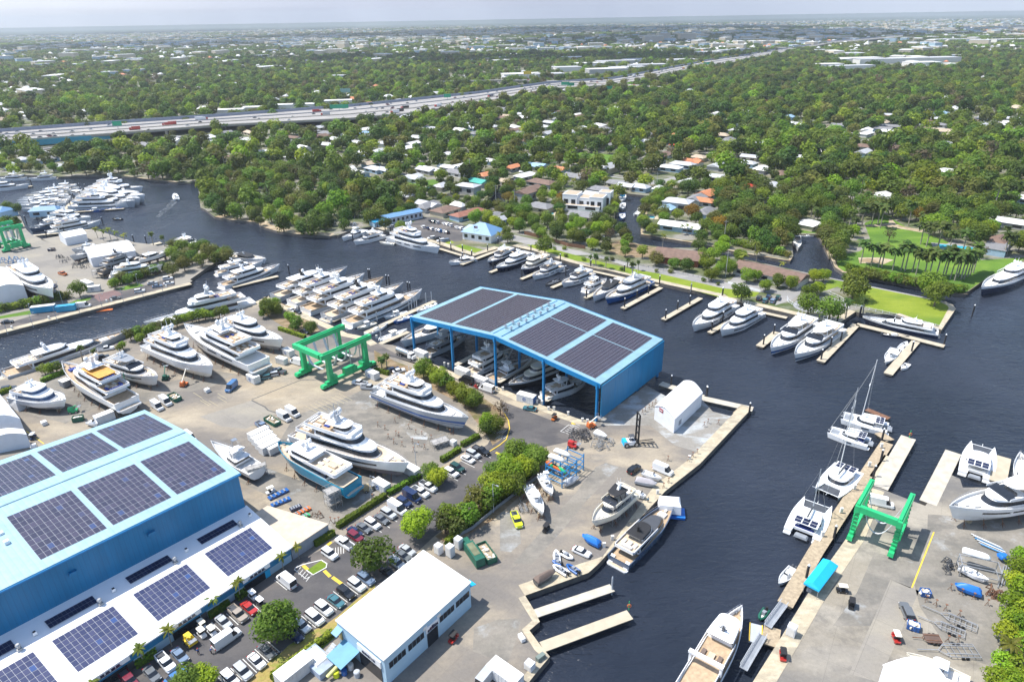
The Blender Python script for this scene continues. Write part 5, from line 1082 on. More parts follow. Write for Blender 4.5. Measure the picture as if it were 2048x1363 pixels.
CCt('white dinghy on a trailer by the west quay trees',('c1',1200,560) if False else ('e6',600,1060),('e6',690,1055),.6,motors=0,ttop=False)
CCt('small white launch behind the green skip beside the solar hall',('d1',885,205),('d1',795,185),.7,motors=1,ttop=False)
CCt('white upturned tender near the shed corner',('d5',975,180),('d5',860,140),.6,motors=0,ttop=False,cover=OFFW)
def rib(label,bow,stern,base=WZ,m=None,group='inflatable boats'):
 b = k(*bow,.6+base); s = k(*stern,.6+base); d = b-s; L = d.length; c = (b+s)/2; m = m or BLACK
 r = thing('inflatable_boat',label,'boat',(c.x,c.y,base),math.atan2(d.y,d.x),group); w = L*.17; mb = MB()
 for sy in (-1,1): mb.path([(-L/2,sy*w,.45),(L*.15,sy*w,.45),(L*.36,sy*w*.6,.5),(L/2,0,.6)],.28,8)
 mb.build('tube',m,r); mb = MB(); mb.prism([(-L/2+.3,-w),(L*.2,-w),(L*.4,0),(L*.2,w),(-L/2+.3,w)],0,.3); mb.build('floor',DKGREY if m is not DGREEN else OFFW,r)
 mb = MB(); mb.box((-.05*L,0,.3),(.7,.7,.9)); mb.box((-.22*L,0,.3),(.6,.8,.5)); mb.build('console',GREYP,r); mb = MB(); mb.box((-L/2-.1,0,.2),(.5,.4,.9)); mb.build('outboard_motor',BLACK,r)
rib('black inflatable boat with console by the plank finger dock',('b3',1278,1105),('b3',1385,1060))
rib('grey inflatable dinghy tucked between two yachts on the north bank',('b3',1385,1000),('b3',1455,975),m=GREYP)
rib('dark green inflatable with orange thwart tied at the right gangway',('d8',75,650),('d8',125,575),m=DGREEN)
for nm,m,b,s in (('blue and white jet ski left of the white inflatables',ROYAL,('d6',228,235),('d6',300,260)),('blue jet ski right of the white inflatables',ROYAL,('d6',345,265),('d6',440,330))): rib(nm,b,s,.1,m,'small craft on the south quay')
rib('white inflatable dinghy standing on the south quay, upright against the others',('d6',255,150),('d6',265,240),.1,WHITE,'small craft on the south quay')
rib('white inflatable dinghy on the south quay, nearest to the white car',('d6',390,215),('d6',300,165),.1,WHITE,'small craft on the south quay')
rib('long white inflatable lying on the south quay, in front of the jet skis',('d6',235,270),('d6',350,340),.1,WHITE,'small craft on the south quay')
# ================================================================ catamarans
def catamaran(label,bowm,sternm,B=None,mastm=True,dark=True,lean=0.,boom=True,group='sailing catamarans',power=False,seed=0,mh=None):
 b = k(*bowm,1.6+WZ); s = k(*sternm,1.2+WZ); d = b-s; L = d.length; c = (b+s)/2; B = B or L*.52
 r = thing('catamaran',label,'catamaran',(c.x,c.y,WZ),math.atan2(d.y,d.x),group); hb = L*.075
 for sy in (-1,1):
  H = Hull(L,hb*2,1.9,1.5,.5,stern=.8,full=.45,fine=1.8,rake=.25); mb = MB(); off = sy*(B/2-hb)
  ts = [i/14 for i in range(15)]; ts[-1] = .999; Sx = [[(p[0],p[1],p[2]) for p in H.sec(t,.02,.02)] for t in ts]; n = len(Sx[0])
  for sg in (1,-1):
   for j in range(14):
    for i in range(n-1):
     q = [(p[0],p[1]*sg+off,p[2]) for p in (Sx[j][i],Sx[j+1][i],Sx[j+1][i+1],Sx[j][i+1])]; mb.add(q if sg > 0 else q[::-1],[(0,1,2,3)],1 if i < 3 else 0,True)
  for j in range(14):
   a,e = Sx[j][-1],Sx[j+1][-1]; mb.add([(a[0],off-a[1],a[2]),(e[0],off-e[1],e[2]),(e[0],off+e[1],e[2]),(a[0],off+a[1],a[2])],[(0,1,2,3)])
  tr = Sx[0]; mb.add([(p[0],p[1]+off,p[2]) for p in tr[:9]]+[(p[0],-p[1]+off,p[2]) for p in tr[:9][::-1]],[tuple(range(18))])
  hl = mb.build('hull',[WHITE,ANTIK],r); mb = MB(); mb.box((-.05*L,sy*(B/2+.0),.85),(L*.16,.08,.35)); mb.build('hull_window',GLASS,hl)
  mb = MB(); mb.box((-L/2-.1,off,.3),(1.0,hb*1.5,.3)); mb.build('transom_step',WHITE,hl)
 mb = MB(); mb.box((-.08*L,0,.9),(L*.62,B-hb*2,.75)); mb.build('bridge_deck',WHITE,r)
 o = outline(-.20*L,.20*L,B*.36,L*.22,6,B*.33); mb = MB(); mb.loft([shell(o,1.6,0,0,1,-.2*L,.2*L),shell(o,2.0,.2,0,1,-.2*L,.2*L),shell(o,2.9,1.2,0,.94,-.2*L,.2*L),shell(o,3.1,1.6,0,.88,-.2*L,.2*L)],0,True,False,True); ca = mb.build('cabin',WHITE,r)
 mb = MB(); mb.loft([[(p[0]*1.012,p[1]*1.015,p[2]) for p in shell(o,z,dx,0,kk,-.2*L,.2*L)] for z,dx,kk in ((2.1,.3,.99),(2.8,1.1,.95))],0); mb.build('window_band',GLASS,ca)
 mb = MB(); mb.box((-.30*L,0,3.2),(L*.2,B*.66,.12)); bi = mb.build('bimini',WHITE,r)
 mb = MB()
 for i in range(2):
  for j in range(3): mb.box((-.35*L+i*L*.085,(j-1)*B*.2,3.34),(L*.075,B*.17,.04))
 mb.build('solar_panel',PAN_D,bi); mb = MB()
 for sx in (-.38,-.22):
  for sy in (-1,1): mb.tube((L*sx,sy*B*.3,1.5),(L*sx,sy*B*.3,3.2),.05,4)
 mb.build('bimini_post',CHROME,bi)
 mb = MB(); mb.box((-.3*L,0,1.55),(L*.12,B*.3,.5)); mb.box((-.36*L,0,1.55),(.5,B*.5,.5)); mb.build('sofa',CUSH if seed % 2 else CUSHB,r)
 mb = MB(); mb.prism([(.23*L,-B/2+hb),(.44*L,-B/2+hb),(.44*L,B/2-hb),(.23*L,B/2-hb)],1.35,1.4); mb.build('trampoline',DKGREY if dark else GREYP,r)
 mb = MB(); mb.tube((.44*L,-B/2+hb,1.5),(.44*L,B/2-hb,1.5),.11,6); mb.tube((.44*L,0,1.5),(.52*L,0,1.6),.08,5); mb.build('crossbeam',WHITE,r)
 if mastm:
  mh = mh or L*1.35; x = .08*L; top = (x-.04*L+lean,0,mh); mb = MB(); mb.tube((x,0,2.8),top,.13,6,r2=.09); mb.box((x-.01*L,0,mh*.62),(.12,L*.16,.1)); ma = mb.build('mast',SILVER if seed % 2 == 0 else WHITE,r)
  mb = MB(); mb.tube((x-.2,0,4.),(-.30*L,0,4.3),.16,6); mb.tube((x-.3,0,4.25),(-.28*L,0,4.55),.22,6,1); mb.build('boom',[WHITE,DKGREY if dark else CUSH],ma); mb = MB()
  for p in ((.50*L,0,1.6),(-.02*L,B*.46,1.5),(-.02*L,-B*.46,1.5)): mb.tube(p,(top[0],0,mh*.97),.03,4)
  mb.tube((.49*L,0,1.8),(top[0]+.1,0,mh*.93),.07,5); mb.build('rigging',STEEL,ma)
 mb = MB(); mb.box((-L/2-.5,0,1.0),(1.6,B*.35,.5),0,0,.8); mb.build('tender',GREYP,r)
 return r
catamaran('farthest sailing catamaran, white, tied to the outer end of the right dock',('d7',685,265),('d7',1030,360),seed=1,dark=False,mh=23)
catamaran('white catamaran with the tall raked mast, second from the dock end',('d7',590,370),('d7',890,470),seed=2,dark=False,mh=18)
catamaran('catamaran with black trampolines facing the quay and a dark sail boom',('d7',570,850),('d7',740,660),seed=3,mh=27)
catamaran('nearest white catamaran with its bridge deck awning toward the camera',('d7',510,905),('d7',385,1155),seed=4,mh=16,B=9)
r = catamaran('white power catamaran with glass roof at the wooden dock on the right',('d7',1740,480),('d7',1680,715),B=8.5,mastm=False,seed=5,group='power catamarans')
# ================================================================ vehicles
def paint(name,rgb,metal=0.): return mat('car_paint_'+name,rgb,.25,metal,var=.04,coat=.6)
CP = dict(white=paint('white',(.72,.73,.74)),silver=paint('silver',(.42,.44,.46)),grey=paint('grey',(.13,.14,.15)),black=paint('black',(.015,.016,.018)),navy=paint('navy',(.015,.03,.09)),blue=paint('blue',(.05,.16,.36)),
 maroon=paint('maroon',(.16,.015,.03)),green=paint('dark_green',(.015,.06,.055)),lime=paint('lime_yellow',(.60,.68,.01)),tan=paint('tan',(.33,.28,.23)),teal=paint('teal',(.05,.15,.18)),orange=paint('orange',(.5,.14,.03)),steel=paint('steel_blue',(.16,.22,.32)),red=paint('red',(.4,.03,.025)),yellow=paint('yellow',(.7,.5,.02)))
LAMPW = mat('headlamp_glass',(.7,.72,.75),.1,var=.02); LAMPR = mat('tail_lamp',(.35,.01,.01),.25,var=.02); TYRE = mat('tyre',(.02,.02,.02),.8); RIM = mat('wheel_rim',(.45,.46,.48),.35,.6)
def rrect(L,W,z,r=.35,dx=0.,k=1.):
 pts = []
 for cx,cy,a0 in ((L/2-r,W/2*k-r,0),(-L/2+r,W/2*k-r,90),(-L/2+r,-W/2*k+r,180),(L/2-r,-W/2*k+r,270)):
  for a in (0,45,90): t = math.radians(a0+a); pts.append((cx+dx+r*math.cos(t),cy+r*math.sin(t),z))
 return pts
def wheels(r,L,W,wr=.34,ax=None):
 for x in (ax or (L*.31,-L*.30)):
  for sy in (-1,1):
   mb = MB(); y = sy*(W/2-.12); mb.tube((x,y-.11,wr),(x,y+.11,wr),wr,10); wh = mb.build('wheel',TYRE,r)
   mb = MB(); mb.tube((x,y+sy*.05,wr),(x,y+sy*.125,wr),wr*.6,8); mb.build('rim',RIM,wh)
def make_car(kind):
 D = dict(sedan=(4.7,1.84,.92,1.42,(-1.75,1.15,-1.05,.35)),suv=(4.8,1.96,1.05,1.74,(-2.28,1.15,-2.0,.45)),pickup=(5.9,2.02,1.12,1.86,(-.65,1.55,-.45,.95)),van=(5.9,2.05,1.15,2.55,(-2.9,2.2,-2.85,1.35)),minivan=(5.0,1.98,1.05,1.75,(-2.4,1.6,-2.2,.55)))[kind]
 L,W,hb,ht,(xa,xf,ta,tf) = D; nm = {'sedan':'parked_car','suv':'parked_suv','pickup':'pickup_truck','van':'cargo_van','minivan':'parked_minivan'}[kind]
 r = thing(nm,'car',{'sedan':'car','suv':'car','pickup':'pickup truck','van':'van','minivan':'car'}[kind]); mb = MB()
 mb.loft([rrect(L*.95,W*.94,.22),rrect(L,W,.45),rrect(L,W,.72),rrect(L*.96,W*.93,hb)],0,True,True,True)
 if kind == 'pickup':
  x0,x1 = -L/2+.15,xa-.05; mb2 = MB(); mb2.box(((x0+x1)/2,0,hb+.004),(x1-x0,W*.72,.02));
  for sy in (-1,1): mb.box(((x0+x1)/2,sy*W*.42,hb),(x1-x0+.1,.14,.16))
  mb.box((x0,0,hb),(.12,W*.9,.16))
 mb.build('body',CP['white'],r)
 if kind == 'pickup': mb2.build('load_bed',DKGREY,r)
 mid = (xa+xf)/2; gl = xf-xa; mb = MB()
 def cab(x0,x1,w,z): return [(x0,-w,z),(x1-.15,-w,z),(x1,-w*.75,z),(x1,w*.75,z),(x1-.15,w,z),(x0,w,z)]
 zt = ht-.08
 mb.loft([cab(xa,xf,W*.46,hb-.02),cab(ta,tf,W*.40,zt)],0)
 mb.build('window',GLASS if kind != 'van' else GLASS,r); mb = MB()
 if kind == 'van':
  vb = [cab(xa,xf-1.0,W*.472,hb-.02),cab(ta,tf-.9+.55,W*.44,ht-.1)]; mb.loft(vb,0); mb.prism([(p[0],p[1]) for p in cab(ta,tf+.02,W*.44,0)],ht-.12,ht)
 else: mb.loft([cab(ta-.04,tf+.06,W*.41,zt-.01),cab(ta,tf,W*.40,ht-.02),cab(ta+.15,tf-.2,W*.34,ht)],0,True,True,True)
 mb.build('roof',CP['white'],r)
 wheels(r,L,W,.36 if kind in ('suv','pickup','van') else .33)
 for sy in (-1,1):
  mb = MB(); mb.box((L/2-.06,sy*W*.36,.62),(.16,.36,.16)); mb.build('headlight',LAMPW,r)
  mb = MB(); mb.box((-L/2+.04,sy*W*.38,.68),(.14,.3,.22)); mb.build('tail_light',LAMPR,r)
 return r
CARS = {}; USED = set()
def car(kind,col,pos,head,label,group='cars in the yard car park',z=0.):
 """head = heading in degrees, or a (crop,x,y) point the nose looks at"""
 p = k(*pos,z+.6); p.z = z
 a = math.radians(head) if isinstance(head,(int,float)) else ang(p,k(*head,z))
 if kind not in CARS: CARS[kind] = make_car(kind); first = True
 else: first = False
 o = CARS[kind]; m = CP[col]
 if first:
  o.location = p; o.rotation_euler = (0,0,a); o['label'] = label; o['group'] = group
  for c in o.children:
   if c.name.split('.')[0] in ('body','roof'): c.material_slots[0].link = 'OBJECT'; c.material_slots[0].material = m
  return o
 return dup(o,p,a,label,group,None,{'body': m,'roof': m})
HU = -39.7
ORD = ['first','second','third','fourth','fifth','sixth','seventh','eighth','ninth','tenth','eleventh','twelfth','thirteenth','fourteenth','fifteenth','sixteenth','seventeenth','eighteenth']
KN = dict(sedan='sedan',suv='SUV',pickup='pickup',van='van',minivan='minivan'); CN = dict(lime='lime yellow',green='dark green',steel='steel blue',teal='grey teal',grey='dark grey')
def row(cr,items,head,where,group):
 for i,(kd,col,x,y) in enumerate(items):
  car(kd,col,(cr,x,y),head,'%s %s, %s %s' % (CN.get(col,col),KN[kd],ORD[i],where),group)
row('c8',[('pickup','black',1190,640),('suv','silver',1120,672),('sedan','white',1070,715),('suv','green',975,795),('suv','white',920,840),('pickup','white',710,965),('pickup','white',638,1015),('van','navy',565,1060),('suv','navy',492,1108),('van','white',430,1168),('suv','silver',350,1212),('sedan','grey',285,1260),('suv','white',205,1305),('sedan','grey',125,1340)],HU,'from the top in the hedge side parking row','cars parked along the clipped hedge')
car('suv','maroon',('d3',1640,45),HU,'maroon SUV near the lower end of the hedge side row','cars parked along the clipped hedge')
car('pickup','white',('d3',1545,105),180+HU,'white pickup beside the hatched bay at the lower hedge end','cars parked along the clipped hedge')
car('suv','white',('d3',1405,200),HU,'white SUV beside the hatched bay and the grass island','cars parked along the clipped hedge')
car('sedan','navy',('c8',45,1378),HU,'navy sedan between the dark sedan and the maroon SUV','cars parked along the clipped hedge')
row('d3',[('suv','steel',1735,425),('suv','white',1650,482),('suv','black',1552,552),('sedan','teal',1462,628),('suv','white',1352,695),('minivan','white',1270,780),('sedan','white',1152,848),('sedan','navy',1085,935),('sedan','grey',835,1082),('sedan','white',742,1172),('suv','silver',618,1268),('suv','white',500,1335)],HU,'from the top in the row along the grass verge','cars parked along the grass verge')
car('sedan','grey',('d4',708,215),HU,'grey sedan nose to the white roofed office, farthest in','cars parked along the grass verge')
car('suv','silver',('d4',655,285),HU,'silver SUV half under the round tree by the office','cars parked along the grass verge')
car('sedan','black',('d4',575,370),HU,'black sedan in shade beside the round tree','cars parked along the grass verge')
car('sedan','silver',('d4',745,165),HU,'white topped sedan under the trees at the office corner','cars parked along the grass verge')
AX_ = 180+50.3-360
GAX = 'vehicles along the annex front'
car('van','white',('d3',1015,450),140,'white box van with green stripe by the hatched bay',GAX)
car('sedan','red',('d3',675,690),HU,'red and grey car beside the golf carts at the annex',GAX)
car('pickup','tan',('d3',570,745),HU,'tan pickup before the annex, between the silver sedan and the red car',GAX)
car('sedan','silver',('d3',440,815),HU,'silver sedan before the annex door',GAX)
car('van','white',('d3',470,975),HU+90,'long white cargo van with two men at its tail',GAX)
car('sedan','steel',('d3',45,1120),HU,'steel blue sedan before the annex near the yellow forklift',GAX)
car('pickup','white',('d2',1505,1185),HU,'white pickup nosed out from the annex hedge',GAX)
car('sedan','grey',('d2',1380,1290),HU,'dark grey coupe next to the white pickup at the annex',GAX)
car('pickup','maroon',('d2',1170,1345),HU,'maroon pickup at the lower end of the annex, cut by the frame',GAX)
car('sedan','blue',('d2',1605,1310),HU+90,'bright blue car under the trees at the bottom edge',GAX)
GY_ = 'vehicles in the boatyard'
for it in [('van','white','c2',293,1150,-40,'white van, left of the pair beside the green skip'),('van','white','c2',370,1108,-40,'white van, right of the pair beside the green skip'),('van','blue','c2',968,975,-100,'blue service van in the middle of the yard'),('suv','teal','c2',1265,885,200,'grey teal SUV by the white container'),('suv','silver','c2',1335,858,200,'silver SUV between two dark vehicles in the yard'),('pickup','grey','c2',1405,825,150,'dark grey pickup left of the green lift'),('van','white','c2',1560,748,150,'white van beside the white stores trailer'),
 ('pickup','steel','c7',565,415,-40,'steel blue pickup beside the loaded skip'),('van','white','c7',765,338,-40,'white van nearest the loaded skip'),('van','white','c7',842,298,-40,'white van by the stern of the largest hauled yacht'),('pickup','white','c8',90,25,160,'white pickup behind the grey sheeted yacht, farther'),('pickup','silver','c8',172,66,-10,'silver pickup behind the grey sheeted yacht, nearer'),
 ('sedan','navy','c3',1300,1172,25,'navy sedan by the pair of small palms'),('sedan','white','c3',1352,1185,25,'white sedan by the pair of small palms'),('van','black','c4',692,918,145,'black van beside the white dock container'),('van','white','c4',880,990,145,'white van on the quay road at the blue shed'),('sedan','teal','c4',1272,1165,160,'grey teal sedan on the quay road by the blue container'),
 ('pickup','lime','d5',150,950,-75,'lime yellow pickup with a black bed on the dusty concrete'),('suv','black','d5',1218,492,45,'black SUV in the open south yard'),('van','white','d5',1480,500,-40,'white van on the south quay among covered boats'),('sedan','white','d5',740,1238,-35,'white car with a black roof panel on the south quay'),('van','white','d7',980,920,-25,'white van parked in the right hand travel lift'),('suv','grey','d8',1172,595,80,'dark grey car in the right yard'),
 ('van','white','d1',1722,345,-40,'white van behind the solar hall corner'),('sedan','white','c3',380,635,-40,'white car on the quay behind the stern-to yachts'),('sedan','black','c3',430,650,-40,'black car on the quay next to the white car'),('van','silver','d4',1480,1310,55,'silver van cut by the bottom edge near the basin'),('sedan','grey','d5',350,-30,40,'grey car beside the hatched corner of the asphalt') if False else ('sedan','black','c3',500,830,-40,'black car under the planting at the quay end'),
 ('suv','black','c1',930,700,30,'black car behind the orange deck yacht'),('pickup','white','c1',960,625,25,'white pickup at the canal quay under trees'),('suv','black','c1',80,985,25,'black car at the left edge behind the canal hedge')]:
 kd,col,c_,x,y,h_,lab = it; car(kd,col,(c_,x,y),h_,lab,GY_)
GW = 'cars in the west yard'
for kd,col,x,y,h_,lab in [('suv','white',1905,718,25,'white SUV farthest right on the west quay road'),('sedan','silver',1730,770,25,'silver car left of the white SUV on the west quay'),('sedan','white',1915,772,25,'white car below the white SUV on the west quay'),('sedan','steel',1785,805,25,'steel blue car in the middle of the west quay group'),('suv','white',1585,862,20,'white car alone near the red pavers on the west quay'),('sedan','grey',1305,940,15,'dark grey car at the west quay rail'),('van','white',950,1032,15,'white van beside the teal container on the west quay'),('sedan','black',80,1212,15,'black car at the far left of the west quay'),('pickup','orange',712,665,-30,'orange pickup alone on the west yard concrete'),('sedan','navy',615,805,-70,'navy car behind the hauled west yard yacht'),('sedan','white',430,930,10,'white car behind the clipped west hedge')]: car(kd,col,('e3',x,y),h_,lab,GW)
GN = 'cars in the north car park'
for i,(x,y) in enumerate(((1150,140),(1205,152),(1250,163),(1300,172),(1345,184),(1390,192),(1430,202))): car('sedan' if i % 2 else 'suv',['white','navy','silver','white','blue','white','black'][i],('e5',x,y),115,'%s car, %s from the left in the planted row of the north car park' % (['white','navy','silver','white','blue','white','black'][i],ORD[i]),GN)
for i,(x,y,c_) in enumerate(((1235,68,'black'),(1270,75,'green'),(1315,88,'silver'),(1395,100,'white'),(1430,108,'white'),(1470,118,'white'),(1545,145,'white'),(1590,155,'white'),(1640,165,'grey'),(1675,172,'black'))): car('suv' if i % 3 else 'sedan',c_,('e5',x,y),115,'%s car, %s from the left along the far side of the north car park' % (CN.get(c_,c_),ORD[i]),GN)
for i,(x,y,c_) in enumerate(((765,140,'silver'),(845,148,'black'),(880,165,'grey'),(1245,268,'white'),(1310,275,'black'),(1355,298,'white'),(1410,298,'steel'))): car('suv',c_,('e5',x,y),200,'%s car, %s from the left on the river side of the north car park' % (CN.get(c_,c_),ORD[i]),GN)
for i,(x,y,c_) in enumerate(((535,165,'black'),(590,185,'teal'),(622,152,'navy'),(660,188,'steel'),(708,160,'green'))): car('suv',c_,('c6',x,y),60,'%s car, %s from the left in the gravel lot above the moored pairs' % (CN.get(c_,c_),ORD[i]),'cars by the paver circle')
for it in [('pickup','white','b4',80,715,30,'white camper van beside the dirt lot trees'),('sedan','navy','b4',730,215,20,'navy car in a street beyond the canal'),('sedan','white','b4',1330,325,20,'white car in a drive under the oaks'),('sedan','black','b3',375,505,40,'black car by the brown roofed house'),('sedan','white','b3',250,470,20,'white car by the grey roofed house')]: car(it[0],it[1],(it[2],it[3],it[4]),it[5],it[6],'cars among the houses')
def golf_cart():
 r = thing('golf_cart','cart','golf cart'); mb = MB(); mb.loft([rrect(2.5,1.2,.25,.2),rrect(2.5,1.2,.6,.2)],0,True,True,True); mb.box((.95,0,.6),(.55,1.1,.35),0,0,.8); mb.build('body',CP['white'],r)
 mb = MB(); mb.box((-.15,0,.6),(.55,1.1,.25)); mb.box((-.42,0,.8),(.12,1.1,.45)); mb.build('seat',BLACK,r); mb = MB(); mb.loft([rrect(1.9,1.25,1.85,.2),rrect(1.85,1.2,1.95,.2)],0,True,True,True); mb.build('roof',CREAM,r)
 for x in (-.8,.75):
  for sy in (-1,1): mb = MB(); mb.tube((x,sy*.52,.6),(x*.95,sy*.52,1.86),.03,4); mb.build('roof_post',BLACK,r)
 wheels(r,2.5,1.2,.24); return r
GC = golf_cart(); first = True
for c_,x,y,h_,rc,bc,lab in [('d3',240,915,-40,'cream','white','cream roofed golf cart, nearest to the long white van'),('d3',335,900,-40,'cream','white','cream roofed golf cart beside the van, farther right'),('d3',245,845,-40,'cream','white','cream roofed golf cart close to the annex door'),('d3',705,575,-40,'white','white','white roofed golf cart with a red seat at the annex'),('d3',775,640,-40,'white','black','white roofed golf cart standing out from the annex row'),('d4',1165,955,60,'black','red','black and red golf cart before the office door'),('d5',420,1022,60,'black','black','black golf cart by the bow of the console boat'),
  ('d8',692,428,170,'cream','black','cream roofed golf cart near the blue canopy'),('d8',760,535,65,'black','black','black golf cart in the middle of the right yard'),('d8',1095,785,80,'cream','red','cream roofed golf cart beside the blue waste bin'),('d8',247,915,75,'black','red','black roofed red golf cart by the white dock box'),('e6',640,900,100,'white','navy','white roofed golf cart beside the white shed'),('c4',1492,1245,60,'black','orange','black roofed orange golf cart at the quay corner'),('c4',795,960,145,'black','red','red golf cart between the vans on the shed quay'),('c7',640,1000,40,'cream','white','cream roofed golf cart by the blue lift floats')]:
 p = k(c_,x,y,.8); p.z = 0; ms = {'roof': {'cream':CREAM,'white':WHITE,'black':BLACK}[rc],'body': CP[bc]}
 if first:
  first = False; GC.location = p; GC.rotation_euler = (0,0,math.radians(h_)); GC['label'] = lab; GC['group'] = 'golf carts'
 else: dup(GC,p,math.radians(h_),lab,'golf carts',None,ms)
p0,p1 = k('c3',1345,1030),k('c3',1490,1090); c = (p0+p1)/2; r = thing('tank_truck','chrome tank truck with a white cab at the head of the covered slips','truck',c,ang(p0,p1)); LT = (p1-p0).length
mb = MB(); mb.box((0,0,.6),(LT,.9,.3)); mb.build('chassis',DKGREY,r); mb = MB(); mb.tube((-LT/2,0,1.9),(LT*.2,0,1.9),1.15,14); mb.build('tank',CHROME,r); mb = MB(); mb.box((LT*.34,0,.7),(1.9,2.3,2.0),0,0,.88); mb.box((LT*.47,0,.7),(1.5,1.9,1.1),0,0,.9); cb = mb.build('cab',WHITE,r); mb = MB(); mb.box((LT*.40,0,1.8),(.9,2.1,.6)); mb.build('window',GLASS,cb)
wheels(r,LT,2.5,.5,(-LT*.42,-LT*.3,-LT*.18,LT*.42))
# ================================================================ travel lifts
def travel_lift(label,c,a,Ln,W,Hh,leg=.9,lattice=False,slings=True,endb=1,gw=1.1):
 r = thing('travel_lift',label,'travel lift',(c.x,c.y,0),a,'green travel lifts')
 for sy in (-1,1):
  mb = MB(); mb.box((0,sy*W/2,Hh-1.7),(Ln,gw,1.7)); mb.box((0,sy*W/2,Hh),(Ln*.9,.5,.35)); g = mb.build('girder',GREEN,r)
  mb = MB(); mb.box((-Ln*.1,sy*(W/2)+sy*(gw/2+.03),Hh-1.1),(3.2,.05,.5)); mb.build('name_plate',DKGREY,g) if not lattice else None
  mb = MB(); mb.box((0,sy*W/2,1.3),(Ln*.92,gw*.8,1.1)); mb.build('sill_beam',GREEN,r)
  for sx in (-1,1):
   mb = MB(); mb.box((sx*Ln*.36,sy*W/2,1.6),(leg,leg,Hh-3.0),0,0,.85)
   if lattice:
    for i in range(6): mb.box((sx*Ln*.36+sx*.55,sy*W/2,1.8+i*(Hh-3.5)/6),(.25,leg*1.3,.25)); mb.box((sx*Ln*.36,sy*(W/2)+sy*.5,2.2+i*(Hh-3.5)/6),(leg*1.2,.2,.2))
   mb.build('leg',GREEN,r)
   mb = MB(); mb.box((sx*Ln*.40,sy*W/2,.75),(Ln*.30,gw+.2,1.0),0,0,.9); bo = mb.build('bogie',GREEN,r)
   for q in range(2 if lattice else 4):
    x = sx*Ln*.40+(q-(.5 if lattice else 1.5))*Ln*.075
    mb = MB(); mb.tube((x,sy*W/2-.65,.72),(x,sy*W/2+.65,.72),.72,12); mb.tube((x,sy*W/2-.69,.72),(x,sy*W/2+.69,.72),.4,8,1); mb.build('tyre',[TYRE,GREEN],bo)
 mb = MB(); mb.box((endb*Ln/2-endb*.6,0,Hh-1.45),(gw,W-1.1,1.6)); mb.build('cross_beam',GREEN,r)
 if slings:
  for sx in ((-.33,-.15,.05,.25) if not lattice else (-.2,.15)):
   mb = MB(); x = Ln*sx; pts = []; sw = .22 if lattice else .45
   for i in range(13):
    t = i/12*2-1; z = 2.2+(Hh-3.6)*abs(t)**2.2 if lattice else 4.6+(Hh-6.1)*abs(t)**4; pts.append((x,t*(W/2-.8),z))
   for p,q in zip(pts[:-1],pts[1:]): mb.add([(p[0]-sw,p[1],p[2]),(p[0]+sw,p[1],p[2]),(q[0]+sw,q[1],q[2]),(q[0]-sw,q[1],q[2]),(p[0]-sw,p[1]+.05,p[2]+.07),(p[0]+sw,p[1]+.05,p[2]+.07),(q[0]+sw,q[1]+.05,q[2]+.07),(q[0]-sw,q[1]+.05,q[2]+.07)],[(3,2,1,0),(4,5,6,7),(0,1,5,4),(1,2,6,5),(2,3,7,6),(3,0,4,7)])
   mb.build('sling',mat('grey_webbing',(.55,.57,.60),.8,var=.1),r)
  if not lattice:
   for sy in (-1,1):
    for sx in (-.3,.1,.3):
     mb = MB(); mb.tube((Ln*sx,sy*(W/2-1.3),Hh-1.5),(Ln*sx,sy*(W/2-1.3),3.5),.22,6); mb.build('hoist_cable',STEEL,r); mb = MB(); mb.box((Ln*sx,sy*(W/2-1.3),2.4),(1.6,.9,1.3)); mb.box((Ln*sx,sy*W/2,2.3),(1.8,gw*1.2,1.6)); mb.build('winch',GREEN,r)
 mb = MB(); mb.box((0,-W/2,2.2),(4.5,1.5,2.2)); mb.build('engine_box',GREEN,r)
 return r
A_,B_,C_,D_ = [G(*p,12.6) for p in ((590,690),(690,650),(640,714),(732,668))]
travel_lift('largest green travel lift standing in the middle of the main yard',(A_+B_+C_+D_)/4,math.radians(51),22,14.8,12.9,endb=-1,leg=1.7,gw=1.7)
Lg,Rg = (G(1746,958,10.3)+G(1714,1014,10.3))/2,(G(1826,987,10.3)+G(1800,1044,10.3))/2
travel_lift('smaller green travel lift with holed legs and hanging white slings in the right yard',(Lg+Rg)/2,math.radians(50.3),13.4,(Lg-Rg).length,10.4,lattice=True,endb=-1,leg=1.0)
p0,p1 = k('e2',90,1190),k('e2',390,1120); d = (p1-p0); a = math.atan2(d.y,d.x); nrm = Vector((-d.y,d.x,0)).normalized(); LL = d.length
travel_lift('green travel lift at the left edge of the west yard',(p0+p1)/2+nrm*7.5,a,LL*1.15,13,13.5,endb=-1,leg=1.5,gw=1.5)
p = k('d5',1215,265); r = thing('marina_forklift','white and blue marina forklift with a tall black mast','forklift',p,math.radians(10))
mb = MB(); mb.box((-1.6,0,.6),(3.8,2.5,1.2),0,0,.92); mb.build('body',WHITE,r); mb = MB(); mb.box((-2.9,0,.5),(1.2,2.5,1.5),0,0,.9); mb.build('counterweight',AQUA,r); mb = MB(); mb.box((-.8,0,1.8),(1.5,1.5,.1)); mb.box((-.8,0,3.2),(1.6,1.6,.1))
for x in (-1.5,-.1):
 for y in (-.7,.7): mb.tube((x,y,1.8),(x,y,3.2),.06,4)
mb.build('cab_frame',DKGREY,r); mb = MB()
for y in (-1.1,1.1): mb.box((.9,y,.2),(.45,.32,10.5))
for z in (1.5,4,6.2,8.4,10.4): mb.box((.9,0,z),(.3,2.2,.28))
mb.build('mast',BLACK,r)
for y in (-.8,.8): mb = MB(); mb.box((3.6,y,.45),(5.2,.3,.16)); mb.build('fork',BLACK,r)
wheels(r,5,2.9,.75,(.4,-2.6))
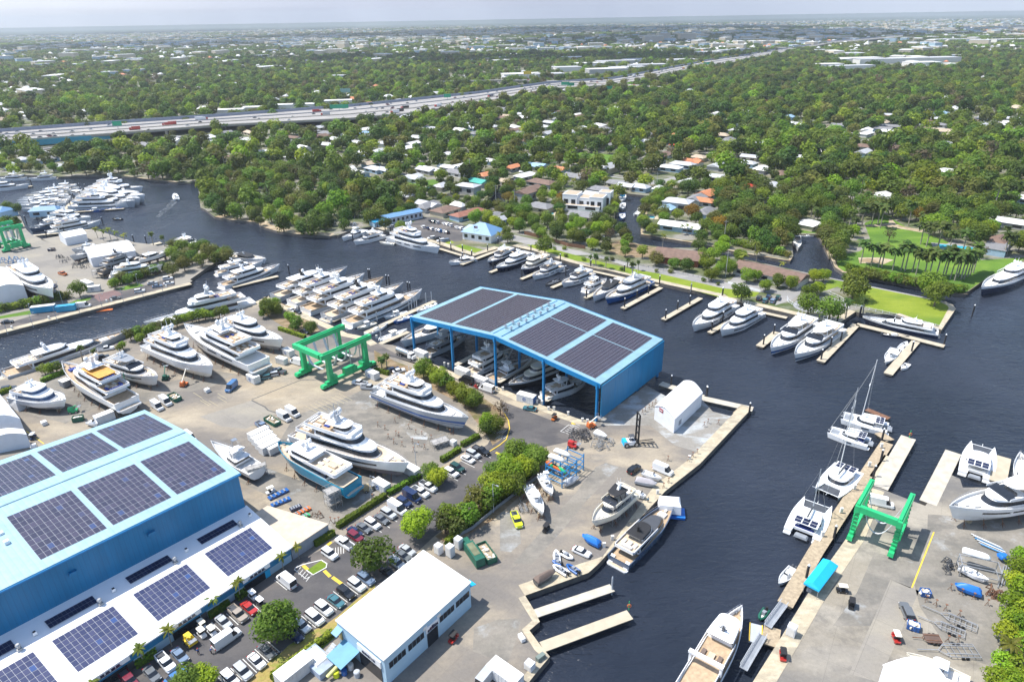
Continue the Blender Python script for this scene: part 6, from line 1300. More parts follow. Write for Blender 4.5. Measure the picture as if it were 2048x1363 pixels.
# ================================================================ yard equipment
def container(label,c,a,L,W,h,m=None,logo=True,group='site containers',doorm=None,cat='container',roofm=None):
 m = m or mat('container_white',(.62,.64,.66),.5,var=.08); r = thing('storage_container',label,cat,(c.x,c.y,0),a,group)
 mb = MB(); mb.box((0,0,.12),(L,W,h-.2)); n = max(3,int(L/.8))
 for i in range(n):
  for sy in (-1,1): mb.box((-L/2+L*(i+.5)/n,sy*(W/2+.02),.3),(.18,.06,h-.5))
 b = mb.build('body',m,r); mb = MB(); mb.box((0,0,h-.08),(L+.06,W+.06,.1)); mb.build('roof',roofm or OFFW,r)
 mb = MB(); mb.box((L/2+.03,0,.2),(.06,W*.92,h-.4)); mb.box((L/2+.07,-.25,.3),(.05,.06,h-.6)); mb.box((L/2+.07,.25,.3),(.05,.06,h-.6)); mb.build('door',doorm or m,r)
 if logo:
  for sy in (-1,1):
   mb = MB()
   for i in range(9):
    t = 2.2*math.pi*i/9; u = 2.2*math.pi*(i+1)/9; y = sy*(W/2+.07)
    mb.tube((-.2+.5*math.cos(t),y,h*.52+.5*math.sin(t)),(-.2+.5*math.cos(u),y,h*.52+.5*math.sin(u)),.09,4)
   mb.build('logo',ROYAL,b)
 return r
def at(c,x,y): return k(c,x,y)
for c_,x,y,h_,L,W,hh,mm,lab in [('c2',1172,920,-40,5.,2.6,2.6,None,'white container with a swirl logo beside the teal SUV'),('c3',1115,1250,-40,5.,2.5,2.6,None,'white container with a swirl logo under the green lift'),('c2',1490,680,-40,4.6,2.5,2.5,None,'white container with a swirl logo by the far hauled yacht'),('c8',290,990,-40,5.,2.4,2.5,None,'white container with a swirl logo beside the clipped hedge'),('c8',560,850,-40,5.5,2.4,2.5,None,'white container under the bow of the largest hauled yacht'),('c4',660,860,-40,5.8,2.4,2.5,None,'white container on the shed quay beside the black van'),('c4',820,940,-40,5.8,2.4,2.5,None,'white container on the shed quay beside the white van'),('c3',1555,1060,-40,5.8,2.4,2.5,None,'white container on the shed quay beside the tank truck'),('d1',960,190,50,5.5,2.5,2.9,None,'plain white box container behind the orange deck yacht')]:
 p = at(c_,x,y); container(lab,p,math.radians(h_),L,W,hh,mm,logo='swirl' in lab)
container('white container with a blue door on the shed quay by the teal sedan',at('c4',1240,1100),math.radians(-30),6.2,2.6,2.7,doorm=ROYAL)
for i in range(4): container('white storage container, %s in the row of four behind the sportfisher' % ['farthest','second','third','nearest'][i],at('c7',500+34*i+40,520+38*i),math.radians(50),6.2,2.45,2.6,logo=False)
container('small white container with a blue door at the end of the row of four',at('c7',680,650),math.radians(50),4.2,2.3,2.3,logo=False,doorm=ROYAL)
container('larger bright blue container on the west quay road',at('e3',505,1095),math.radians(17),9.5,2.6,2.9,mat('container_blue',(.03,.30,.50),.5,var=.08),False,roofm=OFFW)
container('smaller bright blue container on the west quay road',at('e3',760,1085),math.radians(17),7.5,2.6,2.7,MATS['container_blue'],False,roofm=MATS['container_blue'])
container('white site office container by the west yard gate, farther',at('e3',1000,810),math.radians(-35),8,2.6,2.7,None,False)
container('white container with a swirl logo by the west yard gate, nearer',at('e3',1070,865),math.radians(15),6,2.5,2.7,None,True)
container('white stores trailer beside the white van left of the lift',at('c2',1430,755),math.radians(-30),4.4,2.2,2.4,None,False,cat='trailer')
container('white portable office at the bottom edge by the grass verge',at('e4',380,1270),math.radians(50),7,3.2,2.9,mat('dingy_white',(.55,.55,.54),.7,var=.1),False)
container('long white truck body cut by the bottom edge beside the basin',at('e7',520,1330),math.radians(-40),7,3,2.8,None,False,cat='truck body')
container('small blue topped shed container in the yard centre',at('c4',1500,1600) if False else at('c1',600,960),math.radians(-35),3.2,2.6,2.4,GREYP,False)
def skip(label,c,a,L,W,h,m,load=True,group='open skips'):
 r = thing('open_skip',label,'skip',(c.x,c.y,0),a,group); mb = MB()
 mb.box((0,0,.1),(L,W,.15))
 for sy in (-1,1): mb.box((0,sy*W/2,.1),(L,.12,h))
 for sx in (-1,1): mb.box((sx*L/2,0,.1),(.12,W,h))
 for i in range(int(L)):
  for sy in (-1,1): mb.box((-L/2+.5+i,sy*(W/2+.08),.1),(.15,.12,h))
 mb.build('bin',m,r)
 if load:
  mb = MB(); rr = random.Random(int(L*10)); mb.box((0,0,.25),(L*.95,W*.95,h*.5))
  for i in range(14): mb.box((rr.uniform(-.4,.4)*L,rr.uniform(-.35,.35)*W,h*.5),(rr.uniform(.4,1.6),rr.uniform(.2,.8),rr.uniform(.2,.7)),rr.uniform(0,3),i % 3)
  mb.build('rubbish',[WOOD,OFFW,CREAM],r)
skip('green skip of rubbish beside the white vans',at('c2',455,1080),math.radians(-40),5.2,2.4,1.3,DGREEN)
skip('green skip of rubbish beside the steel blue pickup',at('c7',660,385),math.radians(-40),6,2.4,1.2,DGREEN)
skip('green skip of timber beside the waste compactor',at('d4',1470,215),math.radians(-62),6.2,2.4,1.6,DGREEN)
skip('blue tipping bin, nearer the trailers in the right yard',at('d8',1215,720),math.radians(-30),2.2,1.6,1.2,ROYAL)
skip('blue tipping bin, nearer the wrapped boat in the right yard',at('d8',1305,470),math.radians(-10),1.9,1.5,1.2,ROYAL)
skip('dark blue skip in the west yard',at('e3',590,405),math.radians(10),3.2,2.2,1.3,NAVY)
skip('dark green tipper bin behind the solar hall',at('d1',715,185),math.radians(20),3.,1.9,1.5,DGREEN)
p = at('d4',1360,240); r = thing('waste_compactor','long dark green waste compactor by the office','compactor',p,math.radians(-62)); mb = MB(); mb.box((0,0,.3),(7,2.4,2.2),0,0,.96); mb.build('body',DGREEN,r); mb = MB(); mb.box((-.5,0,2.5),(4.4,1.6,.06)); mb.build('lid',mat('worn_olive',(.16,.17,.10),.8,var=.3),r); mb = MB(); mb.box((-4.6,0,.2),(2.4,1.8,1.6)); mb.build('ram_housing',DGREEN,r)
for c_,x,y,hh,lab in [('d4',1140,215,3.,'tall white cabinet behind the office, nearer'),('d4',1215,140,2.8,'wide pale cabinet behind the office, farther'),('d4',1035,190,2.4,'white tank cabinet at the office corner'),('e8',1650,600,2.4,'white dock cabinet on yellow feet by the right gangway'),('e6',870,670,1.2,'small white air unit below the blue windowed yacht'),('c2',750,1015,1.2,'grey air unit by the cable loops'),('c8',940,590,1.6,'white covered unit behind the hedge by the scaffold frames'),('e7',890,1160,1.6,'white service box on the basin corner')]:
 p = at(c_,x,y); r = thing('equipment_cabinet',lab,'cabinet',p,UA,'equipment cabinets'); mb = MB(); mb.box((0,0,.1),(1.7,1.5,hh)); mb.build('body',mat('cabinet_white',(.66,.67,.69),.5,var=.06),r); mb = MB(); mb.box((0,-.77,.3),(1.3,.05,hh-.5)); mb.build('door',OFFW,r)
p = at('e7',770,730); r = tag(MB().box((0,0,.1),(1.7,.9,.9),math.radians(-62)).build('dock_box',WHITE),'white dock box lying at the head of the inner basin piers','dock box'); r.location = p
p = at('e7',1050,1020); r = tag(MB().box((0,0,.05),(1.9,.9,1.0),math.radians(40)).build('generator',mat('green_grey_paint',(.16,.20,.18),.5)),'grey green generator on the basin corner quay','generator'); r.location = p
def scaffold(label,c,a,nx,ny,nz,s=2.0,group='scaffold towers',stair=False):
 r = thing('scaffold_tower',label,'scaffold',(c.x,c.y,0),a,group)
 mb = MB()
 for i in range(nx+1):
  for j in range(ny+1): mb.tube((i*s,j*s,0),(i*s,j*s,nz*s+.9),.05,4)
 for kz in range(1,nz+1):
  for j in range(ny+1): mb.tube((0,j*s,kz*s),(nx*s,j*s,kz*s),.045,4); mb.tube((0,j*s,kz*s+.9),(nx*s,j*s,kz*s+.9),.035,4)
  for i in range(nx+1): mb.tube((i*s,0,kz*s),(i*s,ny*s,kz*s),.045,4); mb.tube((i*s,0,kz*s-s),(i*s,ny*s,kz*s),.03,4)
  for i in range(nx): mb.tube((i*s,0,kz*s-s),(i*s+s,0,kz*s),.03,4)
 mb.build('frame',STEEL,r)
 for kz in range(1,nz+1):
  mb = MB(); mb.box((nx*s/2,ny*s/2,kz*s+.05),(nx*s*.95,ny*s*.8,.07)); mb.build('platform',mat('scaffold_plank',(.34,.33,.32),.7,var=.2),r)
 return r
scaffold('scaffold tower at the stern of the white sportfisher',at('c7',430,925),math.radians(25),3,1,2,1.9)
scaffold('tall scaffold stair at the stern of the teal explorer yacht',at('c7',1190,1195),math.radians(40),2,2,3,1.7)
scaffold('stair scaffold along the cream trawler yacht',at('d5',1020,1010),math.radians(45),5,1,3,1.7)
scaffold('scaffold at the stern of the orange deck yacht by the hall',at('c1',1010,1225),math.radians(-30),2,1,2,1.8)
scaffold('scaffold between the grey hardtop yacht and the tri-deck',at('c1',1350,700),math.radians(60),3,1,2,1.8)
scaffold('scaffold beside the stern of the dark grey west yard yacht',at('e3',1060,720),math.radians(20),3,1,2,1.8)
scaffold('low scaffold frames stored by the grey sheeted yacht bow',at('c8',770,640),math.radians(30),3,2,1,1.7)
p = at('c1',185,1150); r = thing('sheeting_tent','white plastic sheeting tent round the stern of the blue windowed yacht','tent',p,math.radians(-30)); mb = MB(); mb.loft([[(-3,-2,0),(3,-2,0),(3.2,2,0),(-3,2.2,0)],[(-2.6,-1.6,3),(2.8,-1.8,3.2),(2.6,1.8,3),(-2.6,1.8,3.2)],[(-1.6,-1,5.6),(2,-1,5.8),(2,1.2,5.6),(-1.6,1,5.8)]],0,True,False,True); mb.build('sheet',TENT,r)
q0 = k('d5',1500,770,1.5); mb = MB(); mb.loft([[(-4,-3,0),(4,-3.2,0),(4,3,0),(-4,3,0)],[(-3.6,-2.7,3.2),(3.8,-2.8,3.2),(3.6,2.7,3.4),(-3.6,2.7,3.2)],[(-2.6,-1.2,4.3),(3,-1.2,4.4),(3,1.2,4.3),(-2.6,1.2,4.4)]],0,True,False,True); r = thing('bow_tent','white work tent on a blue float over the bow of the slate blue yacht','tent',(q0.x+1.,q0.y-1,-.4),math.radians(-10)); r.scale = (.72,.72,.72); mb.build('cover',TENT,r); mb = MB(); mb.box((1,-1.2,-1.4),(9,5.5,.9)); mb.build('float',BLUEP,r)
def boom_lift(label,c,a,m,ln=6,up=.5,group='boom lifts'):
 r = thing('boom_lift',label,'boom lift',(c.x,c.y,0),a,group); mb = MB(); mb.box((0,0,.4),(2.6,1.9,.6),0,0,.95); mb.box((-.6,0,1.),(1.7,1.3,1.0),0,0,.9); mb.build('body',m,r)
 mb = MB(); e = (-.6+ln*math.cos(up),0,1.8+ln*math.sin(up)); mb.tube((-1,0,1.8),e,.2,4); mb.build('boom',CREAM if m is ORANGE else m,r); mb = MB(); mb.box((e[0]+.6,0,e[2]-.5),(1.0,1.6,.08))
 for x in (.1,1.1):
  for y in (-.8,.8): mb.tube((e[0]+x,y,e[2]-.5),(e[0]+x,y,e[2]+.5),.04,4)
 for y in (-.8,.8): mb.tube((e[0]+.1,y,e[2]+.5),(e[0]+1.1,y,e[2]+.5),.04,4)
 mb.build('basket',GREYP,r); wheels(r,2.8,2.2,.42)
boom_lift('green boom lift left of the grey hardtop yacht bow',at('c1',1150,975),math.radians(110),DGREEN,4,1.0)
boom_lift('green boom lift between the grey hardtop yacht and the tri-deck',at('c2',372,900),math.radians(100),DGREEN,4,.7)
boom_lift('orange boom lift before the tri-deck yacht bow',at('c2',540,960),math.radians(80),ORANGE,5,.8)
boom_lift('orange boom lift under the side of the largest hauled yacht',at('c7',1290,735),math.radians(150),ORANGE,7,.25)
boom_lift('green lift platform under the bow of the blue windowed yacht',at('d1',672,110),math.radians(20),GREEN,2,.3)
boom_lift('red and blue reach truck by the boat rack',at('d5',660,290),math.radians(-30),RED,2,.2)
boom_lift('orange telehandler at the blue shed corner',at('d5',830,110),math.radians(30),ORANGE,3,.5)
boom_lift('tan generator trailer behind the hedge',at('c8',165,1000),math.radians(30),mat('tan_paint',(.40,.33,.20),.6,var=.2),1.2,.1)
boom_lift('yellow and white forklift before the annex door',at('d2',1735,1010),math.radians(-40),YELLOW,1.2,.1)
p = at('d5',415,590); r = thing('boat_rack','steel three level boat rack holding white tenders by the hedge trees','rack',p,math.radians(50)); mb = MB()
for i in range(4):
 for y in (0,-5.5): mb.box((i*3.4,y,0),(.22,.22,5.6))
 for z in (1.2,3.0,4.8): mb.box((i*3.4,-2.75,z),(.18,5.6,.2))
for y in (0,-5.5):
 for z in (1.2,3.0,4.8): mb.box((5.1,y,z),(10.4,.16,.2))
mb.build('frame',BLUES,r)
for i,(c_,x0,y0,x1,y1,z,mm,lab) in enumerate([('d5',640,375,495,320,5.1,OFFW,'longer white covered tender on top of the boat rack'),('d5',585,420,445,370,5.1,OFFW,'shorter white covered tender on top of the boat rack'),('d5',560,510,420,430,3.3,ORANGE,'orange kayak on the middle shelf of the boat rack'),('d5',600,525,460,455,3.3,GREEN,'green kayak on the middle shelf of the boat rack')]):
 a,b = k(c_,x0,y0,z),k(c_,x1,y1,z); L = (a-b).length; cc = (a+b)/2; mb = MB(); w_ = .95 if i < 2 else .45; o = outline(-L/2,L/2,w_,L*.4,5,w_,.2); mb.loft([shell(o,-.1,0,0,.7,-L/2,L/2),shell(o,.5,0,0,1,-L/2,L/2),shell(o,.85,1.,.4,.55,-L/2,L/2)],0,True,True,True,True); t = tag(mb.build('covered_tender' if i < 2 else 'kayak',mm),lab,'tender' if i < 2 else 'kayak','craft stored on racks'); t.location = cc; t.rotation_euler = (0,0,ang(b,a))
p = at('d8',1560,330); r = thing('boat_rack','steel boat rack with a white tender over an open boat in the right yard','rack',p,math.radians(-22)); mb = MB()
for x in (0,7.5):
 for y in (0,3.6): mb.box((x,y,0),(.22,.22,3.4))
for z in (1.2,3.2):
 for y in (0,3.6): mb.box((3.75,y,z),(7.6,.16,.18))
 for x in (0,7.5): mb.box((x,1.8,z),(.16,3.6,.18))
mb.build('frame',STEEL,r)
for lab,b,s,z,mm in [('white upturned tender on the upper rack of the right yard','d8 1800,205','d8 1585,140',3.5,WHITE),('blue covered pipe bundle end by the green hedge','d8 1930,185','d8 1860,190',1.0,BLUEP)]:
 b,s = ks(b,z)[0],ks(s,z)[0]; L = (b-s).length; cc = (b+s)/2; mb = MB(); o = outline(-L/2,L/2,1.0,L*.35,5,1.,.2); mb.loft([shell(o,-.1,0,0,.8,-L/2,L/2),shell(o,.4,0,0,1,-L/2,L/2),shell(o,.8,.6,.3,.6,-L/2,L/2)],0,True,True,True,True); t = tag(mb.build('covered_tender',mm),lab,'tender','craft stored on racks'); t.location = cc; t.rotation_euler = (0,0,ang(s,b))
CCt('open white boat on the lower rack of the right yard',('d8',1790,355),('d8',1570,250),.7,motors=0,ttop=False)
def trailer(label,a,b,W=2.2,deck=False,group='boat trailers'):
 L = (b-a).length; c = (a+b)/2; r = thing('boat_trailer',label,'trailer',(c.x,c.y,0),ang(a,b),group); mb = MB()
 mb.tube((L/2,0,.55),(L*.15,0,.55),.09,4)
 for sy in (-1,1): mb.tube((L*.15,0,.55),(0,sy*W/2,.6),.08,4); mb.tube((0,sy*W/2,.6),(-L/2,sy*W/2,.6),.08,4); mb.tube((L*.05,sy*W*.3,.75),(-L*.48,sy*W*.3,.75),.1,4)
 for i in range(6): mb.tube((-L/2+i*L*.1,-W/2,.6),(-L/2+i*L*.1,W/2,.6),.06,4)
 mb.build('frame',STEEL if not deck else RUST,r)
 if deck: mb = MB(); mb.box((-L*.2,0,.62),(L*.55,W,.08)); mb.build('deck',mat('brown_deck_board',(.12,.08,.065),.9,var=.2),r)
 for x in (-L*.2,-L*.2-.8):
  for sy in (-1,1): mb = MB(); mb.tube((x,sy*(W/2+.05),.33),(x,sy*(W/2+.27),.33),.33,10); mb.build('wheel',TYRE,r)
trailer('empty boat trailer, farthest of the two slim ones in the right yard',at('d8',1690,735),at('d8',1280,560)); trailer('empty boat trailer, nearer of the two slim ones in the right yard',at('d8',1600,780),at('d8',1250,640)); trailer('brown decked utility trailer in the right yard',at('d8',1420,815),at('d8',1210,800),2.2,True); trailer('wide steel boat trailer in front of the cream fishing boat',at('d8',1690,905),at('d8',1245,890),3.2)
trailer('empty black trailer beside the lime yellow pickup',at('d5',225,890),at('d5',175,760),1.8)
def jack():
 mb = MB();
 for i in range(3): t = 2*math.pi*i/3; mb.tube((.5*math.cos(t),.5*math.sin(t),0),(0,0,1.0),.05,4)
 mb.tube((0,0,.9),(0,0,1.6),.05,4); mb.box((0,0,1.6),(.45,.45,.08)); return mb.build('jack_stand',RUST)
J = jack(); tag(J,'rusty steel jack stand','jack stand','jack stands left on the concrete'); fj = True
JP = [('c8',x,y,'between the two big hauled yachts') for x,y in ((410,385),(255,420),(320,450),(420,500),(445,515),(535,440),(600,490),(655,505),(740,540),(570,570),(625,600),(680,625),(475,600),(580,650),(910,490),(350,530),(400,575))]+[('d8',x,y,'in the right yard near the trailers') for x,y in ((1495,432),(1578,468),(1668,500),(1770,548),(1315,520),(1385,550),(1458,585),(1560,630),(1475,820),(1550,820))]+[('c5',x,y,'on the dusty apron by the fabric shed') for x,y in ((1020,1150),(990,1170),(955,1195),(930,1215),(1050,1125),(1525,1300),(1490,1330),(1620,1310))]+[('d5',x,y,'along the south quay edge') for x,y in ((1525,415),(1530,615),(1485,660),(1710,420),(1750,380),(1790,350))]+[('c7',x,y,'by the clipped hedge') for x,y in ((1570,1080),(1190,1290),(1230,1300),(1265,1290))]
for c_,x,y,wh in JP:
 o = J if fj else J.copy()
 if not fj: COL.objects.link(o)
 fj = False; o.location = at(c_,x,y); o.rotation_euler = (0,0,x*.1); o['label'] = 'rusty steel jack stand left '+wh
def frames(c_,pts,lab,m=None,sc=1.):
 mb = MB()
 for sx in (-1,1): mb.tube((sx*.9,-.6,0),(sx*.5,0,1.5),.06,4); mb.tube((sx*.9,.6,0),(sx*.5,0,1.5),.06,4); mb.tube((sx*.9,-.6,.1),(sx*.9,.6,.1),.06,4)
 mb.tube((-.9,0,.9),(.9,0,.9),.07,4); mb.tube((-.5,0,1.5),(.5,0,1.5),.07,4); o0 = mb.build('steel_cradle',m or STEEL); rr = random.Random(len(lab))
 for i,(x,y) in enumerate(pts):
  o = o0 if i == 0 else o0.copy()
  if i: COL.objects.link(o)
  o.location = at(c_,x,y); o.rotation_euler = (0,0,rr.uniform(0,3)); o.scale = (sc*rr.uniform(.8,1.3),)*3; tag(o,lab,'cradle',lab)
rr = random.Random(5)
frames('d5',[(650+rr.uniform(0,150),150+rr.uniform(0,80)) for _ in range(16)],'grey steel cradle in the heap at the corner of the asphalt',DKGREY)
frames('d5',[(860+rr.uniform(0,170),220+rr.uniform(0,90)) for _ in range(12)],'grey steel cradle in the scattered heap before the forklift')
frames('c7',[(900+rr.uniform(0,200),1230+rr.uniform(0,120)) for _ in range(14)],'rusty steel cradle in the heap beside the beige wing',RUST)
frames('e3',[(650+rr.uniform(0,130),470+rr.uniform(0,70)) for _ in range(10)],'dark cradle in the heap left of the wavy shed',DKGREY)
frames('e3',[(830+rr.uniform(0,170),520+rr.uniform(0,90)) for _ in range(12)],'dark cradle in the heap before the wavy shed',DKGREY)
frames('d8',[(1440+rr.uniform(0,80),230+rr.uniform(0,70)) for _ in range(6)],'dark cradle beside the right yard boat rack',DKGREY)
frames('d8',[(1780+rr.uniform(0,90),430+rr.uniform(0,70)) for _ in range(6)],'rusty cradle by the right yard hedge',RUST)
frames('e2',[(60+i*90,1330) for i in range(4)],'blue grey steel trestle at the left of the west yard',BLUES,2.2)
for i,(a,b,mm,lab) in enumerate([('c7 625,1085','c7 800,1000',ROYAL,'blue work float, farther of the pair behind the beige wing'),('c7 650,1150','c7 820,1080',ROYAL,'blue work float, nearer of the pair behind the beige wing'),('c7 820,1190','c7 920,1150',NAVY,'navy steel cradle box in the heap by the beige wing'),('c7 860,1240','c7 1000,1165',ORANGE,'orange steel spreader in the heap by the beige wing'),('c7 880,1290','c7 990,1225',GREEN,'green steel spreader in the heap by the beige wing')]):
 a,b = ks(a)[0],ks(b)[0]; c = (a+b)/2; L = (b-a).length; r = thing('work_float',lab,'float',c,ang(a,b),'steel gear by the beige wing'); mb = MB(); mb.box((0,0,.1),(L,1.5,.5)); mb.build('body',mm,r); mb = MB()
 for q in range(4): mb.box((-L*.35+q*L*.22,0,.6),(.4,1.2,.3))
 mb.build('fitting',GREYP,r)
for i in range(6):
 a,b = k('d8',1650+i*14,20+i*16),k('d8',1870+i*12,120+i*14); mb = MB(); mb.tube((0,0,.3),((b-a).length,0,.3),.16,6); o = tag(mb.build('steel_pipe',[STEEL,SILVER,BLUES][i % 3]),['grey','silver','blue'][i % 3]+' pipe in the stack at the top of the right yard, lying by the hedge','pipe','stacked pipes and masts'); o.location = a+Vector((0,0,.15*(i % 2))); o.rotation_euler = (0,0,ang(a,b))
for i in range(4):
 a,b = k('d8',1850+i*25,420-i*8),k('d8',1900+i*18,255); mb = MB(); mb.tube((0,0,.2),((b-a).length,0,.2),.14,6); o = tag(mb.build('steel_pipe',STEEL),'grey pipe standing in the rack against the right hedge','pipe','pipes against the right hedge'); o.location = a; o.rotation_euler = (0,0,ang(a,b))
for c_,x,y,mm,lab in [('e4',920,1110,ORANGE,'orange drum beside the office stair'),('e4',990,1275,mat('lime_plastic',(.62,.68,.02),.5),'lime yellow box behind the office'),('e4',1110,1240,ROYAL,'blue drum behind the office'),('e4',1205,1160,OFFW,'white drum behind the office, farther'),('e4',1300,1270,SILVER,'silver drum behind the office, nearer')]:
 p = at(c_,x,y); mb = MB(); mb.tube((0,0,0),(0,0,1.2),.62,12); mb.tube((0,0,1.2),(0,0,1.3),.5,12); o = tag(mb.build('drum',mm),lab,'drum','drums behind the office'); o.location = p
a,b = k('e4',850,1290,1.),k('e4',1020,1110,2.0); mb = MB(); mb.tube(a,b,.38,10); tag(mb.build('yellow_pipe',mat('pale_yellow',(.66,.62,.22),.6)),'fat pale yellow pipe leaning behind the office','pipe')
p = at('e4',720,1100); r = thing('work_skid','grey steel work skid with white bags behind the office','skid',p,math.radians(-40)); mb = MB(); mb.box((0,0,0),(7.,4,1.6)); mb.build('frame',mat('pale_steel_blue',(.30,.36,.46),.6,var=.2),r); mb = MB(); mb.box((-.6,.2,1.6),(4.6,3,.3),0,0,.9); mb.build('load',OFFW,r)
p = at('e4',1110,1060); r = thing('air_conditioner','grey twin fan air conditioner beside the office canopy','air conditioner',p,UA); mb = MB(); mb.box((0,0,0),(2.4,1.6,1.8)); mb.build('case',GREYP,r)
for x in (-.6,.6): mb = MB(); mb.tube((x,0,1.8),(x,0,1.84),.5,12); mb.build('fan',BLACK,r)
def lines(name,segs,wd=.15,m=LINEW,z=.012):
 mb = MB()
 for a,b in segs: ribbon(mb,[a,b],wd,z-.003,z)
 return tag(mb.build(name,m),kind='structure')
segs = []
for x,y in ((1240,665),(1160,700),(1090,750),(1010,815),(940,870),(750,985),(670,1040),(600,1080),(530,1130),(460,1190),(385,1235),(320,1290),(245,1330)):
 a = k('c8',x-20,y+10); segs.append((a-U*2.6,a+U*2.6))
for x,y in ((1690,455),(1600,520),(1505,590),(1405,660),(1310,735),(1215,815),(1120,890),(890,1035),(790,1125),(680,1215),(570,1300),(460,1390)):
 a = k('d3',x,y); segs.append((a-U*2.6,a+U*2.4))
for x,y in ((960,480),(745,690),(520,790),(385,870)): a = k('d3',x,y); segs.append((a-U*2.4,a+U*2.4))
for i in range(6): a = k('d3',1120+i*22,300+i*20); segs.append((a,a+V*-1.6+U*.6))
for i in range(6): a = k('d3',1410+i*24,150-i*4); segs.append((a,a-V*1.5+U*2.0))
for i in range(7): a = k('d5',575+i*16,150-i*13); segs.append((a,a+U*2.4))
for i in range(8): a = k('c8',1310+i*12,480+(i % 2)*50); segs.append((a,a+V*2.2))
lines('parking_lines',segs)
lines('hatch_border',[(k('d5',550,145),k('d5',625,85)),(k('d5',625,85),k('d5',675,98)),(k('d5',550,145),k('d5',600,160)),(k('d3',1085,340),k('d3',1190,425)),(k('d3',1190,425),k('d3',1240,395))])
lines('yellow_lines',[(k('d3',1160,300),k('d3',1210,345)),(k('d3',1355,350),k('d3',1410,405)),(k('d3',1430,410),k('d3',1520,475)),(k('d3',1385,120),k('d3',1420,90)),(k('c8',1325,655),k('c8',1395,685)),(k('c5',285,1298),k('c5',325,1305))],.8,LINEY)
lines('yellow_edge_line',[(k('d8',1375,0),k('d8',1210,415)),(k('c1',400,1290) if False else k('d1',240,280),k('d1',400,395))],.3,LINEY)
segs = []
for i in range(9): a = k('c7',900+i*70,250-i*22) if False else k('c7',960+i*38,235-i*14); segs.append((a,a+U*7))
for c_,pts in (('c2',((620,1020),(700,1080),(760,1090),(840,1060))),('c7',((0,180),(160,120)))):
 for x,y in pts: a = k(c_,x,y); segs.append((a,a+U*6))
lines('faded_bay_lines',segs,.14,mat('faded_yellow_line',(.42,.36,.22),.9,var=.2,scale=1))
quay('kerb','c8 1400,300 1440,370 1450,440 1420,540 1360,590 1265,650',.3,0,LINEY,.15,.15)
quay('kerb','d3 1090,330 1160,300 1330,258 1380,290 1375,325 1255,392 1195,350',.25,0,OFFW,.14,.14)
quay('trench_crack','c2 1870,900 1600,905 1150,1085',.45,0,mat('dark_joint',(.10,.095,.09),.9),.012,.01)
quay('trench_crack','c2 1150,1090 1270,1150 1300,1180 1390,1210',.5,0,MATS['dark_joint'],.012,.01)
def person(label,p,a,shirt,trousers,hat=None,bend=0.):
 r = thing('person',label,'person',(p.x,p.y,0),a,'workers in the yard')
 def skin(name,V_,E_,R_,m,par):
  me = bpy.data.meshes.new(name); me.from_pydata(V_,E_,[]); me.materials.append(m); o = bpy.data.objects.new(name,me); COL.objects.link(o); o.parent = par
  md = o.modifiers.new('skin','SKIN');
  for i,q in enumerate(R_): me.skin_vertices[0].data[i].radius = (q,q)
  me.skin_vertices[0].data[0].use_root = True; o.modifiers.new('sub','SUBSURF').levels = 1; return o
 b = bend
 V_ = [(0,0,.95),(b*.2,0,1.2),(b*.5,0,1.42),(b*.6,0,1.52),(b*.7,0,1.66),(b*.45,.2,1.40),(b*.5+.1,.27,1.15),(b*.5+.28,.24,1.0),(b*.45,-.2,1.40),(b*.5+.1,-.27,1.15),(b*.5+.3,-.22,1.02),(0,.1,.9),(.04,.12,.5),(-.02,.12,.06),(.14,.13,.04),(0,-.1,.9),(.1,-.12,.5),(.06,-.12,.06),(.22,-.13,.04)]
 E_ = [(0,1),(1,2),(2,3),(3,4),(2,5),(5,6),(6,7),(2,8),(8,9),(9,10),(0,11),(11,12),(12,13),(13,14),(0,15),(15,16),(16,17),(17,18)]
 skin('body',V_,E_,[.13,.12,.13,.06,.1,.06,.045,.04,.06,.045,.04,.085,.06,.05,.04,.085,.06,.05,.04],SKIN,r)
 skin('shirt',V_[:3]+[V_[5],V_[6],V_[8],V_[9]],[(0,1),(1,2),(2,3),(3,4),(2,5),(5,6)],[.15,.15,.16,.085,.065,.085,.065],shirt,r)
 skin('trousers',[V_[0],V_[11],V_[12],V_[13],V_[15],V_[16],V_[17]],[(0,1),(1,2),(2,3),(0,4),(4,5),(5,6)],[.15,.1,.08,.065,.1,.08,.065],trousers,r)
 mb = MB(); mb.ball((V_[4][0],0,1.70),.125,0,10,.8,True); mb.build('hat' if hat else 'hair',hat or BLACK,r)
person('worker in blue overalls and a red cap walking by the forklift',at('d2',1808,1110),math.radians(-60),ROYAL,NAVY,RED)
person('worker in blue bending at the tail of the long white van',at('d3',330,1105),math.radians(40),ROYAL,NAVY,WHITE,.5)
person('worker in a dark shirt standing by the lift tracks',at('c3',1060,1080),1.,NAVY,DKGREY)
person('person in blue on the quay beside the trawler stern',at('d5',1345,790),2.,AQUA,DKGREY)
BR = 'boat docks along the north seawall'
def dk(txt,w,label,z=-.5,m=SAND,group=BR,h=.7,skirt=CONCD): return dock('finger_dock',ks(txt,z),w,z,m,label,group,h,skirt=skirt)
dk('b3 585,935 900,812',2.6,'sandy finger dock right of the pavilion lawn')
dk('b3 820,1000 1000,930',2.2,'finger dock stub before the white over navy yacht')
dk('b3 1075,1055 1230,990',2.2,'finger dock stub left of the black inflatable boat')
dk('b3 1325,1125 1480,1060',2.2,'finger dock stub beside the black inflatable boat')
dk('b3 1600,1210 1720,1150',2.2,'finger dock stub left of the royal blue yacht')
dk('c5 750,255 1100,65',2.4,'finger dock along the royal blue yacht')
dk('c5 1120,355 1460,160',2.4,'free finger dock with three piles')
dk('c5 1540,475 1700,385',2.2,'finger dock between the pair by the gravel lot')
dk('c6 540,600 700,470',3.,'finger dock left of the bright blue yacht')
dk('c6 1095,735 1420,400',3.,'long finger dock right of the pale blue yacht')
